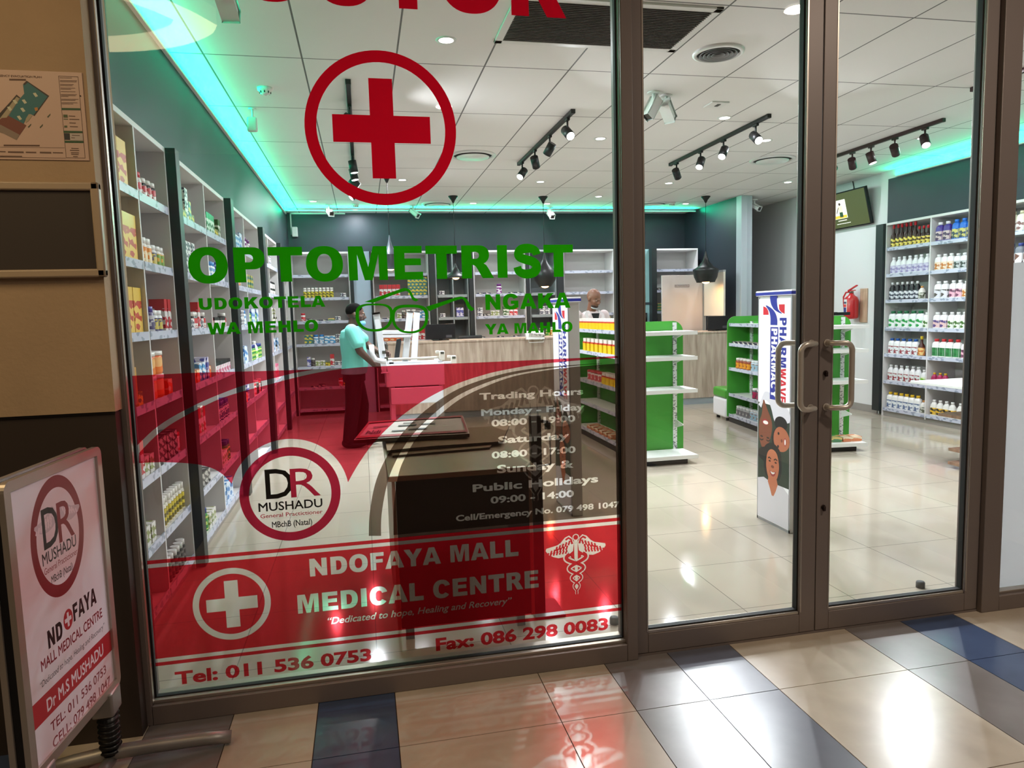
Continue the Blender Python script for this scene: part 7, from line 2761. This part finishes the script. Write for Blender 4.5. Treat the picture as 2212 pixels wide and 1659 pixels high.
for s_, e_ in ((sh_r, el_r), (sh_l, el_l)):
    capsule(bm, s_ + Vector((0, 0, 0.0)), 0.078, s_ * 0.30 + e_ * 0.70 + Vector((0, 0, 0.02)), 0.074)
fuse(bm, 'tshirt', mat('turquoise_cotton', (112, 202, 190), 0.8, bump=0.25, bscale=9), t, 0.009)
bm = bmesh.new()
torso_rings(bm, [(hip + Vector((0, 0, -0.12)), 0.130, 0.180, I3), (hip + Vector((0, 0, 0.02)), 0.135, 0.180, I3)])
for s in (-1, 1):
    kn = Vector((0.02 + 0.05 * s, 0.095 * s, 0.49))
    an = Vector((-0.02 + 0.07 * s, 0.10 * s, 0.11))
    capsule(bm, hip + Vector((0, 0.09 * s, -0.06)), 0.105, kn, 0.088)
    capsule(bm, kn, 0.088, an, 0.074)
fuse(bm, 'trousers', mat('black_trousers', (22, 20, 24), 0.8), t, 0.010)
for s in (-1, 1):
    an = Vector((-0.02 + 0.07 * s, 0.10 * s, 0.0))
    bm = bmesh.new()
    blob(bm, an + Vector((0.06, 0, 0.045)), (0.145, 0.052, 0.044))
    blob(bm, an + Vector((-0.02, 0, 0.065)), (0.07, 0.052, 0.06))
    fuse(bm, 'shoe', mat('dark_shoe', (26, 22, 22), 0.6), t, 0.010, 1)
bm = bmesh.new()
blob(bm, headc + hrot @ Vector((-0.020, 0, 0.046)), (0.104, 0.084, 0.092), hrot)
hair = fuse(bm, 'hair', mat('black_hair', (8, 7, 7), 1.0, spec=0.1), t, 0.008)
bm = bmesh.new()
blob(bm, headc + hrot @ Vector((0.066, 0, -0.092)), (0.056, 0.058, 0.042), hrot)
mk = fuse(bm, 'face_mask', mat('mask_blue', (120, 186, 220), 0.7), t, 0.007)
for s in (-1, 1):
    b = MB()
    b.tube([headc + hrot @ Vector(p) for p in ((0.055, s * 0.058, -0.075), (0.03, s * 0.076, -0.04), (0.0, s * 0.088, 0.01))], 0.0025, 6)
    o = b.build('ear_loop', mat('loop_white', (220, 226, 226), 0.7), mk, local=True)
for s in (-1, 1):
    b = MB()
    b.ball(headc + hrot @ Vector((0.086, s * 0.033, 0.006)), 0.011, (0.6, 1.1, 0.7), seg=12)
    e = b.build('eye', mat('eye_white', (210, 204, 198), 0.3), t, local=True)
    b = MB()
    b.ball(headc + hrot @ Vector((0.0915, s * 0.033, 0.006)), 0.005, (0.6, 1, 1), seg=10)
    b.build('iris', mat('iris_dark', (18, 12, 10), 0.2), e, local=True)

# --- bald man in the white coat behind the first island, looking down
SKIN_B = mat('skin_brown', (132, 88, 70), 0.42)
t = thing('person', 'bald man in white coat looking down behind the island of yellow sachet boxes', 'person', (3.06, 9.25, 0), None, R(-90 + 14))
# local: +x is forward (towards the shop front), +y his left
hip = Vector((0, 0, 0.97))
chest = Vector((0.01, 0, 1.36))
neck = Vector((0.035, 0, 1.53))
headc = Vector((0.085, 0, 1.685))
hrot = MZ(R(14)) @ MY(R(24))
sh_r, sh_l = Vector((0.0, -0.215, 1.46)), Vector((0.0, 0.215, 1.46))
el_r, wr_r = Vector((0.03, -0.285, 1.17)), Vector((0.17, -0.23, 0.98))
el_l, wr_l = Vector((0.05, 0.285, 1.17)), Vector((0.22, 0.17, 1.02))
bm = bmesh.new()
head_shapes(bm, headc, hrot, 1.08)
capsule(bm, neck + Vector((-0.02, 0, -0.03)), 0.066, headc + Vector((-0.025, 0, -0.05)), 0.060)
torso_rings(bm, [(hip + Vector((0, 0, -0.06)), 0.115, 0.165, I3), (hip + Vector((0, 0, 0.10)), 0.115, 0.155, I3), (chest + Vector((0, 0, -0.10)), 0.12, 0.175, I3), (chest, 0.125, 0.195, I3), (neck + Vector((-0.02, 0, -0.03)), 0.075, 0.12, I3)])
for s_, e_, w_ in ((sh_r, el_r, wr_r), (sh_l, el_l, wr_l)):
    capsule(bm, s_, 0.056, e_, 0.044)
    capsule(bm, e_, 0.044, w_, 0.030)
hand_shapes(bm, wr_r, (0.7, 0.35, -0.6), (0.2, 0.8, 0.5), 0.45)
hand_shapes(bm, wr_l, (0.7, -0.35, -0.5), (0.2, -0.8, 0.5), 0.45)
for s in (-1, 1):
    kn = Vector((0.02, 0.10 * s, 0.52))
    an = Vector((0.0, 0.11 * s, 0.09))
    capsule(bm, hip + Vector((0, 0.09 * s, -0.04)), 0.09, kn, 0.062)
    capsule(bm, kn, 0.060, an, 0.040)
    blob(bm, an + Vector((0.06, 0, -0.045)), (0.125, 0.045, 0.045))
fuse(bm, 'body', SKIN_B, t, 0.008)
COAT = mat('white_coat', (222, 204, 204), 0.8, bump=0.25, bscale=9)
bm = bmesh.new()
torso_rings(bm, [(hip + Vector((0.0, 0, -0.22)), 0.165, 0.225, I3), (hip + Vector((0.0, 0, 0.0)), 0.155, 0.205, I3), (hip + Vector((0.005, 0, 0.14)), 0.142, 0.185, I3), (chest + Vector((0.005, 0, -0.10)), 0.145, 0.205, I3),
                 (chest + Vector((0, 0, 0.02)), 0.143, 0.225, I3), (chest + Vector((-0.005, 0, 0.10)), 0.118, 0.215, I3), (neck + Vector((-0.025, 0, -0.03)), 0.082, 0.13, I3), (neck + Vector((-0.025, 0, -0.012)), 0.076, 0.09, I3)])
for s_, e_, w_ in ((sh_r, el_r, wr_r), (sh_l, el_l, wr_l)):
    capsule(bm, s_, 0.076, e_, 0.064)
    capsule(bm, e_, 0.064, e_ * 0.25 + w_ * 0.75, 0.054)
coat = fuse(bm, 'coat', COAT, t, 0.010)
b = MB()
for s in (-1, 1):
    b.prism([(0.165, s * 0.012, 1.26), (0.12, s * 0.14, 1.415), (0.085, s * 0.155, 1.475), (0.055, s * 0.105, 1.525), (0.075, s * 0.075, 1.525), (0.145, s * 0.02, 1.35)], (0.010, 0, 0.004))
b.build('collar', mat('coat_collar', (232, 222, 224), 0.8), coat, local=True)
b = MB()
b.prism([(0.150, 0.0, 1.285), (0.118, 0.062, 1.49), (0.118, -0.062, 1.49)], (0.010, 0, 0.0))
b.build('undershirt', mat('dark_undershirt', (26, 24, 30), 0.8), t, local=True)
b = MB()
b.obox((0.158, 0.105, 1.375), (0.003, 0.0, 0), (0, 0.032, 0), (0, 0, 0.009))
b.build('name_badge', mat('badge_grey', (120, 112, 100), 0.4), coat, local=True)
b = MB()
for z in (1.20, 1.08, 0.96):
    b.ball((0.158, 0.012, z), 0.008, (0.5, 1, 1), seg=8)
b.build('buttons', mat('coat_button', (206, 200, 200), 0.4), coat, local=True)
bm = bmesh.new()
torso_rings(bm, [(hip + Vector((0, 0, -0.14)), 0.130, 0.180, I3), (hip + Vector((0, 0, 0.02)), 0.135, 0.180, I3)])
for s in (-1, 1):
    kn = Vector((0.02, 0.10 * s, 0.52))
    an = Vector((0.0, 0.11 * s, 0.11))
    capsule(bm, hip + Vector((0, 0.09 * s, -0.06)), 0.105, kn, 0.085)
    capsule(bm, kn, 0.085, an, 0.070)
fuse(bm, 'trousers', mat('charcoal_trousers', (40, 40, 46), 0.8), t, 0.010)
for s in (-1, 1):
    an = Vector((0.0, 0.11 * s, 0.0))
    bm = bmesh.new()
    blob(bm, an + Vector((0.06, 0, 0.045)), (0.145, 0.052, 0.044))
    blob(bm, an + Vector((-0.02, 0, 0.065)), (0.07, 0.052, 0.06))
    fuse(bm, 'shoe', mat('dark_shoe', (26, 22, 22), 0.6), t, 0.010, 1)
bm = bmesh.new()
blob(bm, headc + hrot @ Vector((0.052, 0, -0.106)), (0.050, 0.052, 0.018), hrot)
mk = fuse(bm, 'face_mask', mat('mask_white', (206, 212, 220), 0.7), t, 0.007)
bm = bmesh.new()
blob(bm, headc + hrot @ Vector((0.052, 0, -0.080)), (0.050, 0.056, 0.034), hrot)
fuse(bm, 'beard', mat('stubble', (60, 42, 36), 0.9), t, 0.007)
for s in (-1, 1):
    b = MB()
    b.ball(headc + hrot @ Vector((0.089, s * 0.034, 0.006)), 0.011, (0.6, 1.1, 0.55), seg=12)
    e = b.build('eye', mat('eye_white', (210, 204, 198), 0.3), t, local=True)
    b = MB()
    b.ball(headc + hrot @ Vector((0.0945, s * 0.034, 0.004)), 0.005, (0.6, 1, 1), seg=10)
    b.build('iris', mat('iris_dark', (18, 12, 10), 0.2), e, local=True)
    b = MB()
    b.tube([headc + hrot @ Vector(p) for p in ((0.092, s * 0.016, 0.030), (0.088, s * 0.036, 0.035), (0.074, s * 0.054, 0.028))], 0.004, 6)
    b.build('eyebrow', mat('brow_dark', (40, 28, 24), 0.9), t, local=True)
# ------------------------------------------------------------------ the mall passage around the camera
b = MB()
b.box(-4.2, 7.0, -4.0, 2.78, 3.62, 3.7)
set_structure(b.build('ceiling_mall', mat('mall_ceiling', (206, 192, 170), 0.8)))
b = MB()
b.box(-4.2, 7.0, -4.1, -4.0, 0.0, 3.7)
b.box(-4.3, -4.2, -4.0, 2.95, 0.0, 3.7)
set_structure(b.build('wall_passage', mat('mall_wall', (96, 84, 74), 0.8)))
b = MB()
b.box(4.72, 7.0, 2.78, 2.92, 0.0, 3.7)
set_structure(b.build('wall_shopfront_end', mat('mall_wall', (96, 84, 74), 0.8)))
# leaf shaped dropped ceiling slab, mirrored in the glass; cove light painted as glow
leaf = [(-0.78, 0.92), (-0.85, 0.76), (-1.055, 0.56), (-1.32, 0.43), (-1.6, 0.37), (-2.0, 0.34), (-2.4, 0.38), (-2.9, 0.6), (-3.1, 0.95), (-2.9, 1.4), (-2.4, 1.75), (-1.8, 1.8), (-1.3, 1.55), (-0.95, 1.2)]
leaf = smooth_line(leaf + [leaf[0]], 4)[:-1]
t = thing('ceiling_light', 'leaf shaped dropped ceiling slab, cove light put in as glow, mirrored in the glass', 'ceiling slab', (-1.9, 1.0, 3.62))  # a dropped slab, not a lamp; its glow stands for cove light
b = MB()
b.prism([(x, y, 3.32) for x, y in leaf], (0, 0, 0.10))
b.build('rim', mat('warm_plaster_rim', (236, 216, 180), 0.7, emit=(255, 214, 160), estr=0.5), t)  # emission stands for cove light on the plaster
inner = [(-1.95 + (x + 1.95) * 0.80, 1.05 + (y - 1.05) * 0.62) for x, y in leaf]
paint([('glowing_rim', multi(poly_shape(leaf), poly_shape(inner)))], lambda x, y: Vector((x, y, 3.318)), None, t, {'glowing_rim': mat('warm_glow', (236, 216, 180), 0.7, emit=(255, 226, 176), estr=6.0)})  # cove light on the rim, painted as glow
paint([('inner_face', poly_shape(inner))], lambda x, y: Vector((x, y, 3.318)), None, t, {'inner_face': mat('warm_glow_soft', (236, 216, 180), 0.7, emit=(255, 214, 150), estr=1.8)})  # softer cove light on the slab face, painted as glow
for k, (x, y) in enumerate(((-2.4, 1.2), (-1.4, 1.2), (-1.9, 0.7))):
    b = MB()
    b.cyl((x, y, 3.46), (x, y, 3.62), 0.02, seg=10)
    b.build('hanger', WPLAST, t)
for k, (x, y, pw, lb) in enumerate(((3.1, 1.0, 1.5, 'mall downlight over the passage before the right door leaf'), (0.9, -1.6, 0.7, 'mall downlight over the passage behind the camera'), (4.6, -0.9, 1.0, 'mall downlight over the passage far to the right'),
                                    (-2.6, -2.6, 0.3, 'mall downlight over the passage far to the left'))):
    t = thing('mall_downlight', lb, 'downlight', (x, y, 3.62), 'mall downlights')
    b = MB()
    b.lathe([(0.08, -0.004), (0.10, -0.012), (0.105, 0.0)], (x, y, 3.62), 28, close=False)
    b.build('trim_ring', WPLAST, t)
    b = MB()
    b.cyl((x, y, 3.617), (x, y, 3.614), 0.08, seg=28)
    b.build('lamp_disc', LAMPDIM, t)
    area_light('downlight_beam', (x, y, 3.60), POWER_MALL * pw, 0.16, (255, 236, 216), parent=t)
